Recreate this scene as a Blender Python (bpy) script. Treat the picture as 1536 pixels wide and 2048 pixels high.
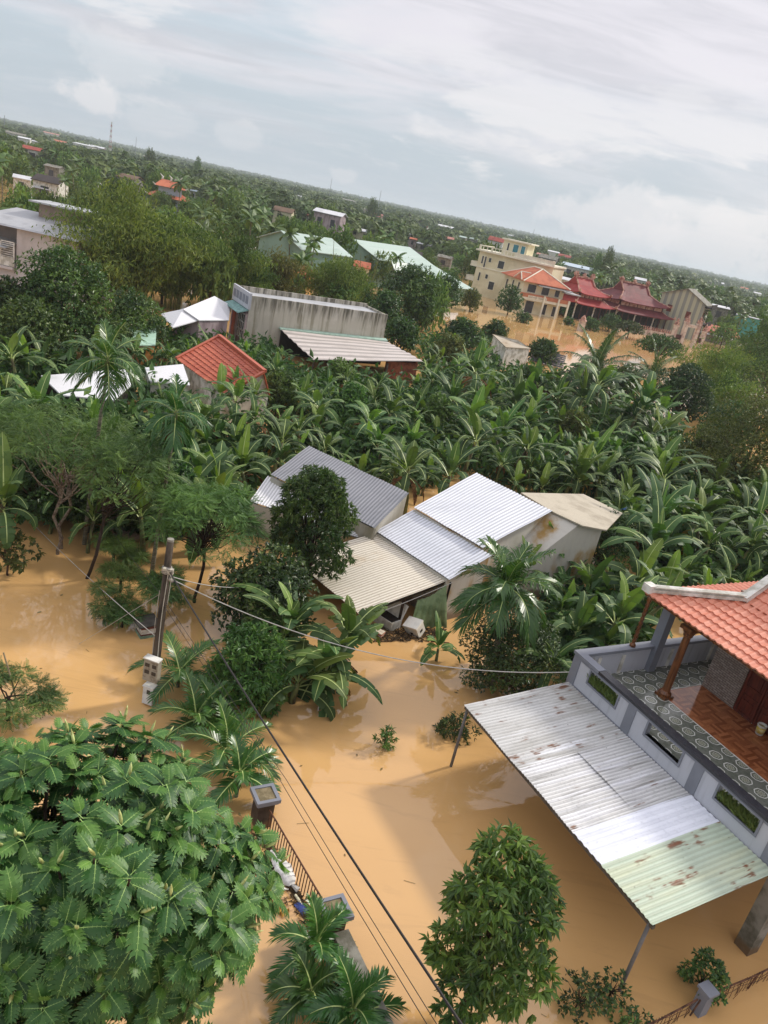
import bpy, math, random
import numpy as np
from mathutils import Vector, Matrix

for _o in list(bpy.data.objects):
    bpy.data.objects.remove(_o)
SC = bpy.context.scene
COL = SC.collection
rad = math.radians

# ------------------------------------------------------------------ camera
HAZE = 0.00019               # density of the humid air
H = 15.0                     # camera height over the flood water (metres)
F, ROLL, PITCH = 1540.0, rad(12.3), rad(21.4)
cam = bpy.data.cameras.new('camera')
cam.sensor_fit = 'VERTICAL'
cam.sensor_height = 34.6
cam.lens = 34.6 * F / 2048.0
cam.clip_start, cam.clip_end = 0.2, 20000.0
cam_o = bpy.data.objects.new('camera', cam)
COL.objects.link(cam_o)
cam_o.location = (0, 0, H)
cam_o.rotation_mode = 'QUATERNION'
cam_o.rotation_quaternion = (Matrix.Rotation(rad(90) - PITCH, 3, 'X') @ Matrix.Rotation(ROLL, 3, 'Z')).to_quaternion()
SC.camera = cam_o

# ------------------------------------------------------------------ sun, sky, exposure
SUN_EL, SUN_AZ = rad(36.0), math.atan2(0.80, 0.60)      # azimuth clockwise from +Y
sun_dir = Vector((math.sin(SUN_AZ) * math.cos(SUN_EL), math.cos(SUN_AZ) * math.cos(SUN_EL), math.sin(SUN_EL)))
sun = bpy.data.lights.new('sun', 'SUN')
sun.energy, sun.angle, sun.color = 2.5, rad(5.0), (1.0, 0.94, 0.84)
sun_o = bpy.data.objects.new('sun', sun)
COL.objects.link(sun_o)
sun_o.location = (60, 45, 80)
sun_o.rotation_mode = 'QUATERNION'
sun_o.rotation_quaternion = sun_dir.to_track_quat('Z', 'Y')
SC.view_settings.view_transform = 'Standard'
SC.view_settings.look = 'None'
SC.view_settings.exposure = 0.35
SC.view_settings.gamma = 1.0
SC.cycles.max_bounces = 6
SC.cycles.transparent_max_bounces = 6
SC.cycles.volume_bounces = 1
SC.cycles.use_denoising = True

class NT:
    """tiny node helper"""
    def __init__(s, tree):
        s.t = tree
        tree.nodes.clear()
    def n(s, kind, **kw):
        nd = s.t.nodes.new(kind)
        for k, v in kw.items():
            if k.startswith('_'):
                continue
            setattr(nd, k, v)
        return nd
    def link(s, a, b):
        s.t.links.new(a, b)
    def val(s, sock, v):
        if isinstance(v, bpy.types.NodeSocket):
            s.t.links.new(v, sock)
        elif v is not None:
            if sock.type == 'RGBA' and len(v) == 3:
                v = (*v, 1)
            sock.default_value = v
    def math(s, op, a, b=None, c=None, clamp=False):
        nd = s.n('ShaderNodeMath', operation=op, use_clamp=clamp)
        s.val(nd.inputs[0], a)
        if b is not None: s.val(nd.inputs[1], b)
        if c is not None: s.val(nd.inputs[2], c)
        return nd.outputs[0]
    def mix(s, f, a, b, blend='MIX'):
        nd = s.n('ShaderNodeMix', data_type='RGBA', blend_type=blend)
        s.val(nd.inputs[0], f); s.val(nd.inputs[6], a); s.val(nd.inputs[7], b)
        return nd.outputs[2]
    def noise(s, vec, scale, detail=4, rough=0.5, dist=0.0):
        nd = s.n('ShaderNodeTexNoise')
        if vec is not None: s.link(vec, nd.inputs['Vector'])
        nd.inputs['Scale'].default_value = scale
        nd.inputs['Detail'].default_value = detail
        nd.inputs['Roughness'].default_value = rough
        nd.inputs['Distortion'].default_value = dist
        return nd.outputs['Fac']
    def ramp(s, fac, lo, hi, smooth=True):
        nd = s.n('ShaderNodeMapRange', interpolation_type='SMOOTHSTEP' if smooth else 'LINEAR', clamp=True) if smooth else s.n('ShaderNodeMapRange')
        s.val(nd.inputs[0], fac)
        nd.inputs[1].default_value = lo; nd.inputs[2].default_value = hi
        return nd.outputs[0]
    def scale(s, vec, v):
        nd = s.n('ShaderNodeVectorMath', operation='MULTIPLY')
        s.link(vec, nd.inputs[0]); nd.inputs[1].default_value = v
        return nd.outputs[0]
    def sep(s, vec):
        nd = s.n('ShaderNodeSeparateXYZ'); s.link(vec, nd.inputs[0])
        return nd.outputs
    def comb(s, x, y, z):
        nd = s.n('ShaderNodeCombineXYZ')
        s.val(nd.inputs[0], x); s.val(nd.inputs[1], y); s.val(nd.inputs[2], z)
        return nd.outputs[0]

wd = bpy.data.worlds.new('World'); SC.world = wd; wd.use_nodes = True
w = NT(wd.node_tree)
tc = w.n('ShaderNodeTexCoord').outputs['Generated']
sky = w.n('ShaderNodeTexSky', sky_type='NISHITA', sun_disc=False, sun_elevation=SUN_EL, sun_rotation=SUN_AZ,
          altitude=20, air_density=1.2, dust_density=2.5, ozone_density=1.0)
sx, sy, sz = w.sep(tc)
zc = w.math('MAXIMUM', sz, 0.0)
k = w.math('DIVIDE', 1.0, w.math('ADD', zc, 0.14))
plane = w.comb(w.math('MULTIPLY', sx, k), w.math('MULTIPLY', sy, k), 0.0)
# layers of cloud: blue-grey near the horizon, pale blue gaps, pinkish white sheet above
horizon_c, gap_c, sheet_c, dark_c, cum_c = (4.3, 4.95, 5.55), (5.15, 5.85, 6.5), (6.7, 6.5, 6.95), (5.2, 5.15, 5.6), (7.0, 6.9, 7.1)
n1 = w.noise(w.scale(plane, (0.55, 1.0, 1)), 1.05, 6, 0.55, 0.6)
azr = w.ramp(w.math('ADD', sx, w.math('MULTIPLY', zc, 0.9)), -0.35, 0.55)
cover = w.ramp(w.math('ADD', n1, w.math('MULTIPLY', azr, 0.30)), 0.44, 0.66)
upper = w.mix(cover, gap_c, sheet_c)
n2 = w.noise(w.scale(plane, (0.5, 1.4, 1)), 1.9, 5, 0.6, 0.8)
upper = w.mix(w.math('MULTIPLY', w.ramp(n2, 0.45, 0.68), 0.8), upper, dark_c)
low = w.ramp(w.math('ADD', zc, w.math('MULTIPLY', w.math('SUBTRACT', n1, 0.5), 0.34)), 0.01, 0.21)
base = w.mix(low, horizon_c, upper)
n3 = w.noise(w.scale(tc, (2.0, 2.0, 8.0)), 2.2, 7, 0.6, 0.3)
band = w.math('MULTIPLY', w.ramp(zc, 0.02, 0.07), w.math('SUBTRACT', 1.0, w.ramp(zc, 0.10, 0.24)))
cum = w.math('MULTIPLY', w.ramp(n3, 0.53, 0.63), band)
base = w.mix(w.math('MULTIPLY', cum, 0.85), base, cum_c)
def puff(u, v, size, amt, base, zs=2.0):
    """a heap cloud standing in the direction seen at (u, v)"""
    x_, y_ = (u - 768) / F, (1024 - v) / F
    xr_, yr_ = x_ * math.cos(ROLL) - y_ * math.sin(ROLL), x_ * math.sin(ROLL) + y_ * math.cos(ROLL)
    d_ = Vector((xr_, math.cos(PITCH) + yr_ * math.sin(PITCH), -math.sin(PITCH) + yr_ * math.cos(PITCH))).normalized()
    s_ = w.n('ShaderNodeVectorMath', operation='SUBTRACT'); w.link(tc, s_.inputs[0]); s_.inputs[1].default_value = d_
    l_ = w.n('ShaderNodeVectorMath', operation='LENGTH'); w.link(w.scale(s_.outputs[0], (1.0, 1.0, zs)), l_.inputs[0])
    f_ = w.ramp(w.math('ADD', w.math('DIVIDE', l_.outputs['Value'], size), w.math('MULTIPLY', w.math('SUBTRACT', w.noise(tc, 16.0, 7, 0.65), 0.5), 2.6)), 1.0, 0.55)
    return w.mix(w.math('MULTIPLY', f_, amt), base, cum_c)
for args in ((178, 196, 0.040, 0.75), (470, 268, 0.035, 0.32), (330, 240, 0.05, 0.25), (690, 352, 0.02, 0.45), (1240, 445, 0.09, 0.6), (1440, 490, 0.10, 0.65), (250, 115, 0.06, 0.35)):
    base = puff(*args, base)
n4 = w.noise(w.scale(plane, (0.9, 1.6, 1)), 4.5, 7, 0.6, 0.5)
base = w.mix(w.math('MULTIPLY', w.ramp(n4, 0.5, 0.72), 0.16), base, cum_c)
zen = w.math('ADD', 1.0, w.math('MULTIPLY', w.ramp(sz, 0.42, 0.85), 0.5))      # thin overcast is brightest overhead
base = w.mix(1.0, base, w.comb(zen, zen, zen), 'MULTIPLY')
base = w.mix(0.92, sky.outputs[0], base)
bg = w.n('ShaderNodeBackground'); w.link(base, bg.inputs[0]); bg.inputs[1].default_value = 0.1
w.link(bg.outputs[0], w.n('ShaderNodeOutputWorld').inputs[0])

# ------------------------------------------------------------------ survey: sight lines of the photograph turned into places on the ground
def ray(u, v):
    x, y = u - 768.0, 1024.0 - v
    xr = (x * math.cos(ROLL) - y * math.sin(ROLL)) / F
    yr = (x * math.sin(ROLL) + y * math.cos(ROLL)) / F
    return Vector((xr, math.cos(PITCH) + yr * math.sin(PITCH), -math.sin(PITCH) + yr * math.cos(PITCH)))
def G(u, v, z=0.0):
    """place at height z seen at (u, v)"""
    d = ray(u, v)
    return Vector((0, 0, H)) + d * ((z - H) / d.z)
def PY(u, v, y):
    d = ray(u, v)
    return Vector((0, 0, H)) + d * (y / d.y)
def rise(p, u, v):
    """height over place p at which (u, v) is seen"""
    d = ray(u, v)
    return H + d.z * math.hypot(p.x, p.y) / math.hypot(d.x, d.y)
def proj(p):
    x, y, z = p[0], p[1], p[2] - H
    f = y * math.cos(PITCH) - z * math.sin(PITCH)
    up = y * math.sin(PITCH) + z * math.cos(PITCH)
    a, b = x / f * F, up / f * F
    return 768 + a * math.cos(ROLL) + b * math.sin(ROLL), 1024 + a * math.sin(ROLL) - b * math.cos(ROLL)
def upright(p):
    """sight direction without the roll: across, up (per unit of depth)"""
    x, y, z = p[0], p[1], p[2] - H
    return x / y, z / y
def dist(p, z=None):
    return math.sqrt(p[0] ** 2 + p[1] ** 2 + (H - (p[2] if z is None else z)) ** 2)
# local street grid: s along the terrace wall, t square to it
GRID = rad(-58.73)
GO = Vector((6.84, 21.07, 0))
GD, GE = Vector((math.cos(GRID), math.sin(GRID), 0)), Vector((-math.sin(GRID), math.cos(GRID), 0))
def S(s, t, z=0.0):
    return GO + GD * s + GE * t + Vector((0, 0, z))
def to_s(p):
    q = Vector((p[0], p[1], 0)) - GO
    return q.dot(GD), q.dot(GE)

# ------------------------------------------------------------------ materials
def hexc(h):
    h = h.lstrip('#')
    c = [int(h[i:i + 2], 16) / 255 for i in (0, 2, 4)]
    return tuple(x / 12.92 if x <= 0.04045 else ((x + 0.055) / 1.055) ** 2.4 for x in c)
def new_mat(name):
    m = bpy.data.materials.new(name); m.use_nodes = True
    return m, NT(m.node_tree)
def out(n, shader):
    n.link(shader, n.n('ShaderNodeOutputMaterial').inputs[0])
def bsdf(n, color, rough=0.6, spec=0.4, metal=0.0, normal=None):
    b = n.n('ShaderNodeBsdfPrincipled')
    n.val(b.inputs['Base Color'], color); n.val(b.inputs['Roughness'], rough)
    b.inputs['Specular IOR Level'].default_value = spec
    n.val(b.inputs['Metallic'], metal)
    if normal is not None: n.link(normal, b.inputs['Normal'])
    return b
def bump(n, h, strength=0.3, distance=0.05):
    b = n.n('ShaderNodeBump'); b.inputs['Strength'].default_value = strength; b.inputs['Distance'].default_value = distance
    n.link(h, b.inputs['Height'])
    return b.outputs[0]
def obj_co(n):
    return n.n('ShaderNodeTexCoord').outputs['Object']

def plain(name, col, var=0.15, scale=3.0, rough=0.6, spec=0.35, stretch=(1, 1, 1), col2=None, lo=0.42, hi=0.62, bmp=0.15, metal=0.0, col3=None, tide=0.0):
    """paint, plaster, wood: two noise scales between the colour and a darker or second one, with a slight relief"""
    m, n = new_mat(name)
    co = n.scale(obj_co(n), stretch)
    c2 = col2 or tuple(x * (1 - var * 2.2) for x in col)
    a = n.noise(co, scale, 5, 0.6)
    c = n.mix(n.ramp(a, lo, hi), col, c2)
    b = n.noise(co, scale * 7, 3, 0.6)
    c = n.mix(n.math('MULTIPLY', n.ramp(b, 0.4, 0.75), 0.45), c, tuple(x * (1 - var) for x in (col3 or col)))
    if tide > 0:      # wet, mud-stained foot of the wall
        zz = n.math('ADD', n.sep(obj_co(n))[2], n.math('MULTIPLY', n.math('SUBTRACT', n.noise(obj_co(n), 1.3, 4, 0.65), 0.5), tide * 1.6))
        c = n.mix(n.math('MULTIPLY', n.ramp(zz, tide * 1.1, tide * 0.35), 0.75), c, (0.16, 0.095, 0.045))
    out(n, bsdf(n, c, rough, spec, metal, bump(n, b, bmp, 0.02)).outputs[0])
    return m

def leaf_mat(name, dark, mid, light, rough=0.38, spec=0.45, trans=0.28, jitter=0.22):
    m, n = new_mat(name)
    at = n.n('ShaderNodeAttribute', attribute_name='tint').outputs['Fac']
    oi = n.n('ShaderNodeObjectInfo').outputs['Random']
    r = n.n('ShaderNodeValToRGB')
    e = r.color_ramp.elements
    e[0].position, e[0].color = 0.05, (*dark, 1)
    e[1].position, e[1].color = 0.95, (*light, 1)
    x = e.new(0.5); x.color = (*mid, 1)
    n.link(at, r.inputs[0])
    hs = n.n('ShaderNodeHueSaturation')
    n.link(r.outputs[0], hs.inputs['Color'])
    n.val(hs.inputs['Value'], n.math('ADD', n.math('MULTIPLY', oi, 2 * jitter), 1.0 - jitter))
    n.val(hs.inputs['Hue'], n.math('ADD', n.math('MULTIPLY', oi, 0.03), 0.485))
    c = hs.outputs[0]
    p = bsdf(n, c, rough, spec)
    t = n.n('ShaderNodeBsdfTranslucent')
    tm = n.mix(1.0, c, (1.0, 1.15, 0.45), 'MULTIPLY')
    n.link(tm, t.inputs[0])
    ms = n.n('ShaderNodeMixShader'); ms.inputs[0].default_value = trans
    n.link(p.outputs[0], ms.inputs[1]); n.link(t.outputs[0], ms.inputs[2])
    out(n, ms.outputs[0])
    return m

def sheet_mat(name, base, stain, rust=0.0, stain_lo=0.5, stain_hi=0.72, rough=0.42, streak=(0.35, 5.0), rustcol=(0.22, 0.085, 0.03), metal=0.0, bright=None, bright_amt=0.0, groove=0.6):
    """weathered metal or fibre sheet; streaks run down the slope (local y), x across"""
    m, n = new_mat(name)
    co = obj_co(n)
    st = n.scale(co, (streak[1], streak[0], 1.0))
    a = n.noise(st, 1.0, 5, 0.6)
    c = n.mix(n.math('MULTIPLY', n.ramp(a, stain_lo, stain_hi), 0.8), base, stain)
    if bright:
        b2 = n.noise(n.scale(co, (streak[1] * 0.6, streak[0] * 0.5, 1.0)), 1.3, 3, 0.5)
        c = n.mix(n.math('MULTIPLY', n.ramp(b2, 0.56, 0.64), bright_amt), c, bright)
    d = n.noise(co, 9.0, 4, 0.65)
    c = n.mix(n.math('MULTIPLY', n.ramp(d, 0.52, 0.75), 0.35), c, tuple(x * 0.6 for x in stain))
    if rust > 0:
        r1 = n.noise(n.scale(co, (streak[1] * 1.15, streak[0] * 1.0, 1.0)), 1.0, 7, 0.72)
        r2 = n.noise(co, 2.0, 2, 0.5)
        f = n.ramp(n.math('MULTIPLY', r1, n.math('ADD', r2, 0.5)), 0.70 - rust * 0.14, 0.78 - rust * 0.12)
        c = n.mix(f, c, n.mix(n.noise(co, 14.0, 3), rustcol, tuple(x * 0.45 for x in rustcol)))
    v = n.n('ShaderNodeTexVoronoi'); v.inputs['Scale'].default_value = 3.2; n.link(co, v.inputs['Vector'])
    dots = n.math('LESS_THAN', v.outputs['Distance'], 0.055)
    c = n.mix(n.math('MULTIPLY', dots, 0.7), c, (0.05, 0.04, 0.035))
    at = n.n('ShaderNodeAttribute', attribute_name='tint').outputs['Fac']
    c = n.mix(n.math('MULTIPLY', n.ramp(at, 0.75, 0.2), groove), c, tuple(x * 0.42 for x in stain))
    out(n, bsdf(n, c, rough, 0.5, metal).outputs[0])
    return m

# ------------------------------------------------------------------ mesh building
class MB:
    def __init__(s):
        s.v, s.q, s.t, s.qm, s.tm, s.tint, s.n = [], [], [], [], [], [], 0
        s.xf = None
    def add(s, verts, quads=None, tris=None, m=0, tint=0.5):
        verts = np.asarray(verts, dtype=np.float64).reshape(-1, 3)
        if s.xf is not None:
            M = np.array(s.xf)
            verts = verts @ M[:3, :3].T + M[:3, 3]
        if quads is not None and len(quads):
            qa = np.asarray(quads, dtype=np.int64).reshape(-1, 4) + s.n
            s.q.append(qa); s.qm.append(np.full(len(qa), 0) + np.asarray(m))
        if tris is not None and len(tris):
            ta = np.asarray(tris, dtype=np.int64).reshape(-1, 3) + s.n
            s.t.append(ta); s.tm.append(np.full(len(ta), 0) + np.asarray(m))
        s.v.append(verts)
        s.tint.append(np.broadcast_to(np.asarray(tint, dtype=np.float64), (len(verts),)))
        s.n += len(verts)
    def quad(s, a, b, c, d, m=0):
        s.add([a, b, c, d], [[0, 1, 2, 3]], m=m)
    def tri(s, a, b, c, m=0):
        s.add([a, b, c], tris=[[0, 1, 2]], m=m)
    def hexa(s, p, m=0, tint=0.5):
        """8 corners: bottom ring 0-3 counter-clockwise, top ring 4-7"""
        s.add(p, [[3, 2, 1, 0], [4, 5, 6, 7], [0, 1, 5, 4], [1, 2, 6, 5], [2, 3, 7, 6], [3, 0, 4, 7]], m=m, tint=tint)
    def box(s, x0, x1, y0, y1, z0, z1, m=0, tint=0.5):
        s.hexa([(x0, y0, z0), (x1, y0, z0), (x1, y1, z0), (x0, y1, z0), (x0, y0, z1), (x1, y0, z1), (x1, y1, z1), (x0, y1, z1)], m, tint)
    def prism(s, pts, off, m=0):
        """polygon (3-D points) extruded by vector off"""
        n = len(pts); off = Vector(off)
        a = [tuple(p) for p in pts]; b = [tuple(Vector(p) + off) for p in pts]
        q = [[i, (i + 1) % n, n + (i + 1) % n, n + i] for i in range(n)]
        tr = [[0, i + 1, i] for i in range(1, n - 1)] + [[n, n + i, n + i + 1] for i in range(1, n - 1)]
        s.add(a + b, q, tr, m)
    def slab(s, a, b, c, d, th, m=0):
        """sheet with thickness th below its four top corners"""
        a, b, c, d = map(Vector, (a, b, c, d)); o = Vector((0, 0, -th))
        s.hexa([a + o, b + o, c + o, d + o, a, b, c, d], m)
    def tube(s, pts, r, n=6, m=0, tint=0.5, cap=True):
        P = np.asarray([tuple(p) for p in pts], dtype=float); k = len(P)
        r = np.full(k, r) if np.isscalar(r) else np.asarray(r, float)
        T = np.gradient(P, axis=0) if k > 2 else np.repeat((P[1:] - P[:1]), 2, axis=0)
        T /= np.linalg.norm(T, axis=1)[:, None] + 1e-9
        ref = np.array([0.0, 0, 1]) if abs(T[0][2]) < 0.9 else np.array([1.0, 0, 0])
        X = np.cross(T, ref); X /= np.linalg.norm(X, axis=1)[:, None] + 1e-9
        Y = np.cross(T, X)
        a = np.arange(n) * 2 * math.pi / n
        V = P[:, None, :] + r[:, None, None] * (np.cos(a)[None, :, None] * X[:, None, :] + np.sin(a)[None, :, None] * Y[:, None, :])
        i = np.arange(k - 1)[:, None] * n; j = np.arange(n)[None, :]; j2 = (j + 1) % n
        Q = np.stack([i + j, i + j2, i + n + j2, i + n + j], -1).reshape(-1, 4)
        V = V.reshape(-1, 3); tr = None
        if cap:
            V = np.vstack([V, P[0], P[-1]])
            tr = [[k * n, (x + 1) % n, x] for x in range(n)] + [[k * n + 1, (k - 1) * n + x, (k - 1) * n + (x + 1) % n] for x in range(n)]
        s.add(V, Q, tr, m, tint)
    def lathe(s, prof, n=12, c=(0, 0, 0), m=0):
        V = []
        for rr, z in prof:
            for i in range(n):
                a = 2 * math.pi * i / n
                V.append((c[0] + rr * math.cos(a), c[1] + rr * math.sin(a), c[2] + z))
        q = [[k * n + i, k * n + (i + 1) % n, (k + 1) * n + (i + 1) % n, (k + 1) * n + i] for k in range(len(prof) - 1) for i in range(n)]
        K = len(prof)
        V += [(c[0], c[1], c[2] + prof[0][1]), (c[0], c[1], c[2] + prof[-1][1])]
        tr = [[K * n, (i + 1) % n, i] for i in range(n)] + [[K * n + 1, (K - 1) * n + i, (K - 1) * n + (i + 1) % n] for i in range(n)]
        s.add(V, q, tr, m)
    def inst(s, tpl, R, T, sc, tint, tj=0.0):
        """copies of a template (verts, quads, tris, quad mats, tri mats, vert tint offsets) merged into this one mesh"""
        tv, tq, tt, qm, tm, to = tpl
        k, n = len(T), len(tv)
        V = np.einsum('kij,nj->kni', R, tv) * np.asarray(sc)[:, None, None] + T[:, None, :]
        off = (np.arange(k) * n)[:, None, None]
        if len(tq):
            s.q.append((tq[None] + off).reshape(-1, 4) + s.n); s.qm.append(np.tile(qm, k))
        if len(tt):
            s.t.append((tt[None] + off).reshape(-1, 3) + s.n); s.tm.append(np.tile(tm, k))
        V = V.reshape(-1, 3)
        if s.xf is not None:
            M = np.array(s.xf); V = V @ M[:3, :3].T + M[:3, 3]
        s.v.append(V)
        s.tint.append(np.clip(np.asarray(tint)[:, None] + to[None, :], 0, 1).reshape(-1))
        s.n += k * n
    def mesh(s, name, mats, smooth=False):
        me = bpy.data.meshes.new(name)
        V = np.vstack(s.v)
        Q = np.vstack(s.q) if s.q else np.zeros((0, 4), int)
        T = np.vstack(s.t) if s.t else np.zeros((0, 3), int)
        mi = np.concatenate(([np.concatenate(s.qm)] if s.q else []) + ([np.concatenate(s.tm)] if s.t else []))
        me.vertices.add(len(V)); me.vertices.foreach_set('co', V.ravel())
        me.loops.add(Q.size + T.size)
        me.loops.foreach_set('vertex_index', np.concatenate([Q.ravel(), T.ravel()]).astype(np.int32))
        me.polygons.add(len(Q) + len(T))
        st = np.concatenate([np.arange(len(Q)) * 4, Q.size + np.arange(len(T)) * 3]).astype(np.int32)
        me.polygons.foreach_set('loop_start', st)
        me.polygons.foreach_set('loop_total', np.concatenate([np.full(len(Q), 4), np.full(len(T), 3)]).astype(np.int32))
        me.polygons.foreach_set('material_index', mi.astype(np.int32))
        me.polygons.foreach_set('use_smooth', np.full(len(mi), bool(smooth)))
        at = me.attributes.new('tint', 'FLOAT', 'POINT')
        at.data.foreach_set('value', np.concatenate(s.tint).astype(np.float32))
        for mm in (mats if isinstance(mats, (list, tuple)) else [mats]):
            me.materials.append(mm)
        me.update(calc_edges=True)
        me.validate()
        return me
    def build(s, name, mats, parent=None, smooth=False):
        return link(name, s.mesh(name, mats, smooth), parent)

def link(name, me, parent=None, loc=None, rotz=0.0, sc=None):
    o = bpy.data.objects.new(name, me); COL.objects.link(o)
    if parent: o.parent = parent
    if loc is not None: o.location = loc
    if rotz: o.rotation_euler = (0, 0, rotz)
    if sc is not None: o.scale = (sc, sc, sc) if np.isscalar(sc) else sc
    return o
def tag(o, label=None, cat=None, group=None, kind=None):
    if label: o['label'] = label
    if cat: o['category'] = cat
    if group: o['group'] = group
    if kind: o['kind'] = kind
    return o
def thing(name, label, cat, loc=(0, 0, 0), rotz=0.0, group=None):
    o = bpy.data.objects.new(name, None); COL.objects.link(o)
    o.empty_display_size = 0.3
    o.location = loc; o.rotation_euler = (0, 0, rotz)
    return tag(o, label, cat, group)
def copy_tree(o, parent=None):
    c = o.copy(); COL.objects.link(c)
    if parent: c.parent = parent
    for ch in o.children:
        copy_tree(ch, c)
    return c

def unit(a):
    return a / (np.linalg.norm(a, axis=-1, keepdims=True) + 1e-9)
def frames(A, N):
    """rotation matrices whose x axis is A and whose z axis leans to N"""
    x = unit(A); y = unit(np.cross(N, x)); z = np.cross(x, y)
    return np.stack([x, y, z], axis=-1)
def tpl(verts, quads=(), tris=(), qm=None, tm=None, to=None):
    v = np.asarray(verts, float)
    q = np.asarray(quads, int).reshape(-1, 4); t = np.asarray(tris, int).reshape(-1, 3)
    return (v, q, t, np.zeros(len(q), int) if qm is None else np.asarray(qm), np.zeros(len(t), int) if tm is None else np.asarray(tm),
            np.zeros(len(v)) if to is None else np.asarray(to))
def mb_tpl(mb):
    q = np.vstack(mb.q) if mb.q else np.zeros((0, 4), int); t = np.vstack(mb.t) if mb.t else np.zeros((0, 3), int)
    return (np.vstack(mb.v), q, t, np.concatenate(mb.qm) if mb.q else np.zeros(0, int), np.concatenate(mb.tm) if mb.t else np.zeros(0, int),
            np.concatenate(mb.tint) - 0.5)

def corrugated(mb, a, b, c, d, pitch=0.16, amp=0.03, m=0, th=0.012, steps=4, square=False, nl=6):
    """roof sheet: eave a-b, ridge d-c; ribs run from eave to ridge"""
    a, b, c, d = (np.array(tuple(p), float) for p in (a, b, c, d))
    w = max(np.linalg.norm(b - a), np.linalg.norm(c - d))
    nw = max(2, int(round(w / pitch))); nu = nw * steps
    u = np.linspace(0, 1, nu + 1); ph = u * nw
    if square:
        f = ph % 1.0
        prof = np.where((f > 0.30) & (f < 0.70), 1.0, np.where((f >= 0.22) & (f <= 0.78), 0.6, 0.0))
    else:
        prof = 0.5 + 0.5 * np.cos(2 * math.pi * ph)
    nrm = np.cross(b - a, d - a); nrm /= np.linalg.norm(nrm)
    if nrm[2] < 0: nrm = -nrm
    for side, o in ((1, 0.0), (-1, -th)):
        rows = []
        for vv in np.linspace(0, 1, nl + 1):
            p = (a + (b - a) * u[:, None]) * (1 - vv) + (d + (c - d) * u[:, None]) * vv
            wv = 0.35 * amp * (np.sin(u * w * 2.1 + 3 * vv) + np.sin(u * w * 0.7 + 9 * vv + 1)) + (np.floor(u * w / 0.82) % 2) * 0.006
            rows.append(p + nrm * (prof * amp + o + wv)[:, None])
        V = np.concatenate(rows)
        i = np.arange(nl)[:, None] * (nu + 1); j = np.arange(nu)[None, :]
        Q = np.stack([i + j, i + j + 1, i + nu + 2 + j, i + nu + 1 + j], -1).reshape(-1, 4)
        if side < 0: Q = Q[:, ::-1]
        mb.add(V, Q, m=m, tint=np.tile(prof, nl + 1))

def tiled(mb, a, b, c, d, tw=0.24, tl=0.32, amp=0.045, m=0, inside=None, under=0.06):
    """clay tile slope: eave a-b, ridge d-c, inside(u, v) tells which part of the rectangle is roof"""
    a, b, c, d = (np.array(tuple(p), float) for p in (a, b, c, d))
    w = np.linalg.norm(b - a); l = np.linalg.norm(d - a)
    nu, nv = max(2, int(w / tw)), max(2, int(l / tl))
    nrm = np.cross(b - a, d - a); nrm /= np.linalg.norm(nrm)
    if nrm[2] < 0: nrm = -nrm
    su = 5
    U = np.linspace(0, 1, nu * su + 1); f = (U * nu) % 1.0
    prof = np.clip(np.sin(f * 2 * math.pi), -0.55, 1) * 0.6
    rng = np.random.default_rng(5)
    V, Q, TT = [], [], []
    nn = 0
    for r in range(nv):
        tj = rng.uniform(0.3, 0.7, nu)
        for (v0, v1) in ((r / nv, (r + 1.06) / nv),):
            for vv, lift in ((v0, amp * 0.9), (v1, 0.0)):
                vv2 = min(vv, 1.0)
                p = (a + (b - a) * U[:, None]) * (1 - vv2) + (d + (c - d) * U[:, None]) * vv2
                V.append(p + nrm * (prof * amp + lift)[:, None])
                TT.append(np.repeat(tj, su).tolist() + [tj[-1]])
            # butt edge
            p = (a + (b - a) * U[:, None]) * (1 - v0) + (d + (c - d) * U[:, None]) * v0
            V.append(p + nrm * (prof * amp - 0.01)[:, None]); TT.append(np.repeat(tj, su).tolist() + [tj[-1]])
        n1 = len(U)
        for j in range(len(U) - 1):
            if inside is not None and not inside((U[j] + U[j + 1]) / 2, (r + 0.5) / nv):
                continue
            Q.append([nn + j, nn + j + 1, nn + n1 + j + 1, nn + n1 + j])
            Q.append([nn + 2 * n1 + j, nn + 2 * n1 + j + 1, nn + j + 1, nn + j])
        nn += 3 * n1
    mb.add(np.concatenate(V), Q, m=m, tint=np.concatenate(TT))
# ------------------------------------------------------------------ plant materials
L_BANANA = leaf_mat('banana_leaf', (0.028, 0.066, 0.022), (0.074, 0.142, 0.042), (0.23, 0.33, 0.06), 0.56, 0.32, 0.28, 0.26)
L_BREAD = leaf_mat('breadfruit_leaf', (0.014, 0.050, 0.013), (0.042, 0.120, 0.024), (0.17, 0.31, 0.05), 0.46, 0.42, 0.22, 0.0)
L_DARK = leaf_mat('glossy_dark_leaf', (0.018, 0.046, 0.012), (0.052, 0.105, 0.024), (0.16, 0.23, 0.045), 0.42, 0.5, 0.22)
L_MANGO = leaf_mat('mango_leaf', (0.020, 0.060, 0.014), (0.056, 0.138, 0.028), (0.15, 0.27, 0.05), 0.42, 0.5, 0.24, 0.08)
L_OLIVE = leaf_mat('olive_leaf', (0.045, 0.062, 0.018), (0.105, 0.125, 0.032), (0.23, 0.22, 0.06), 0.5, 0.35, 0.28, 0.1)
L_FEATHER = leaf_mat('feathery_leaf', (0.040, 0.084, 0.026), (0.105, 0.182, 0.056), (0.22, 0.33, 0.08), 0.5, 0.3, 0.32, 0.12)
L_BAMBOO = leaf_mat('bamboo_leaf', (0.050, 0.092, 0.022), (0.122, 0.192, 0.045), (0.25, 0.31, 0.068), 0.5, 0.3, 0.32, 0.12)
L_PALM = leaf_mat('palm_leaf', (0.018, 0.058, 0.016), (0.045, 0.125, 0.024), (0.15, 0.26, 0.05), 0.32, 0.5, 0.24, 0.12)
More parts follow.
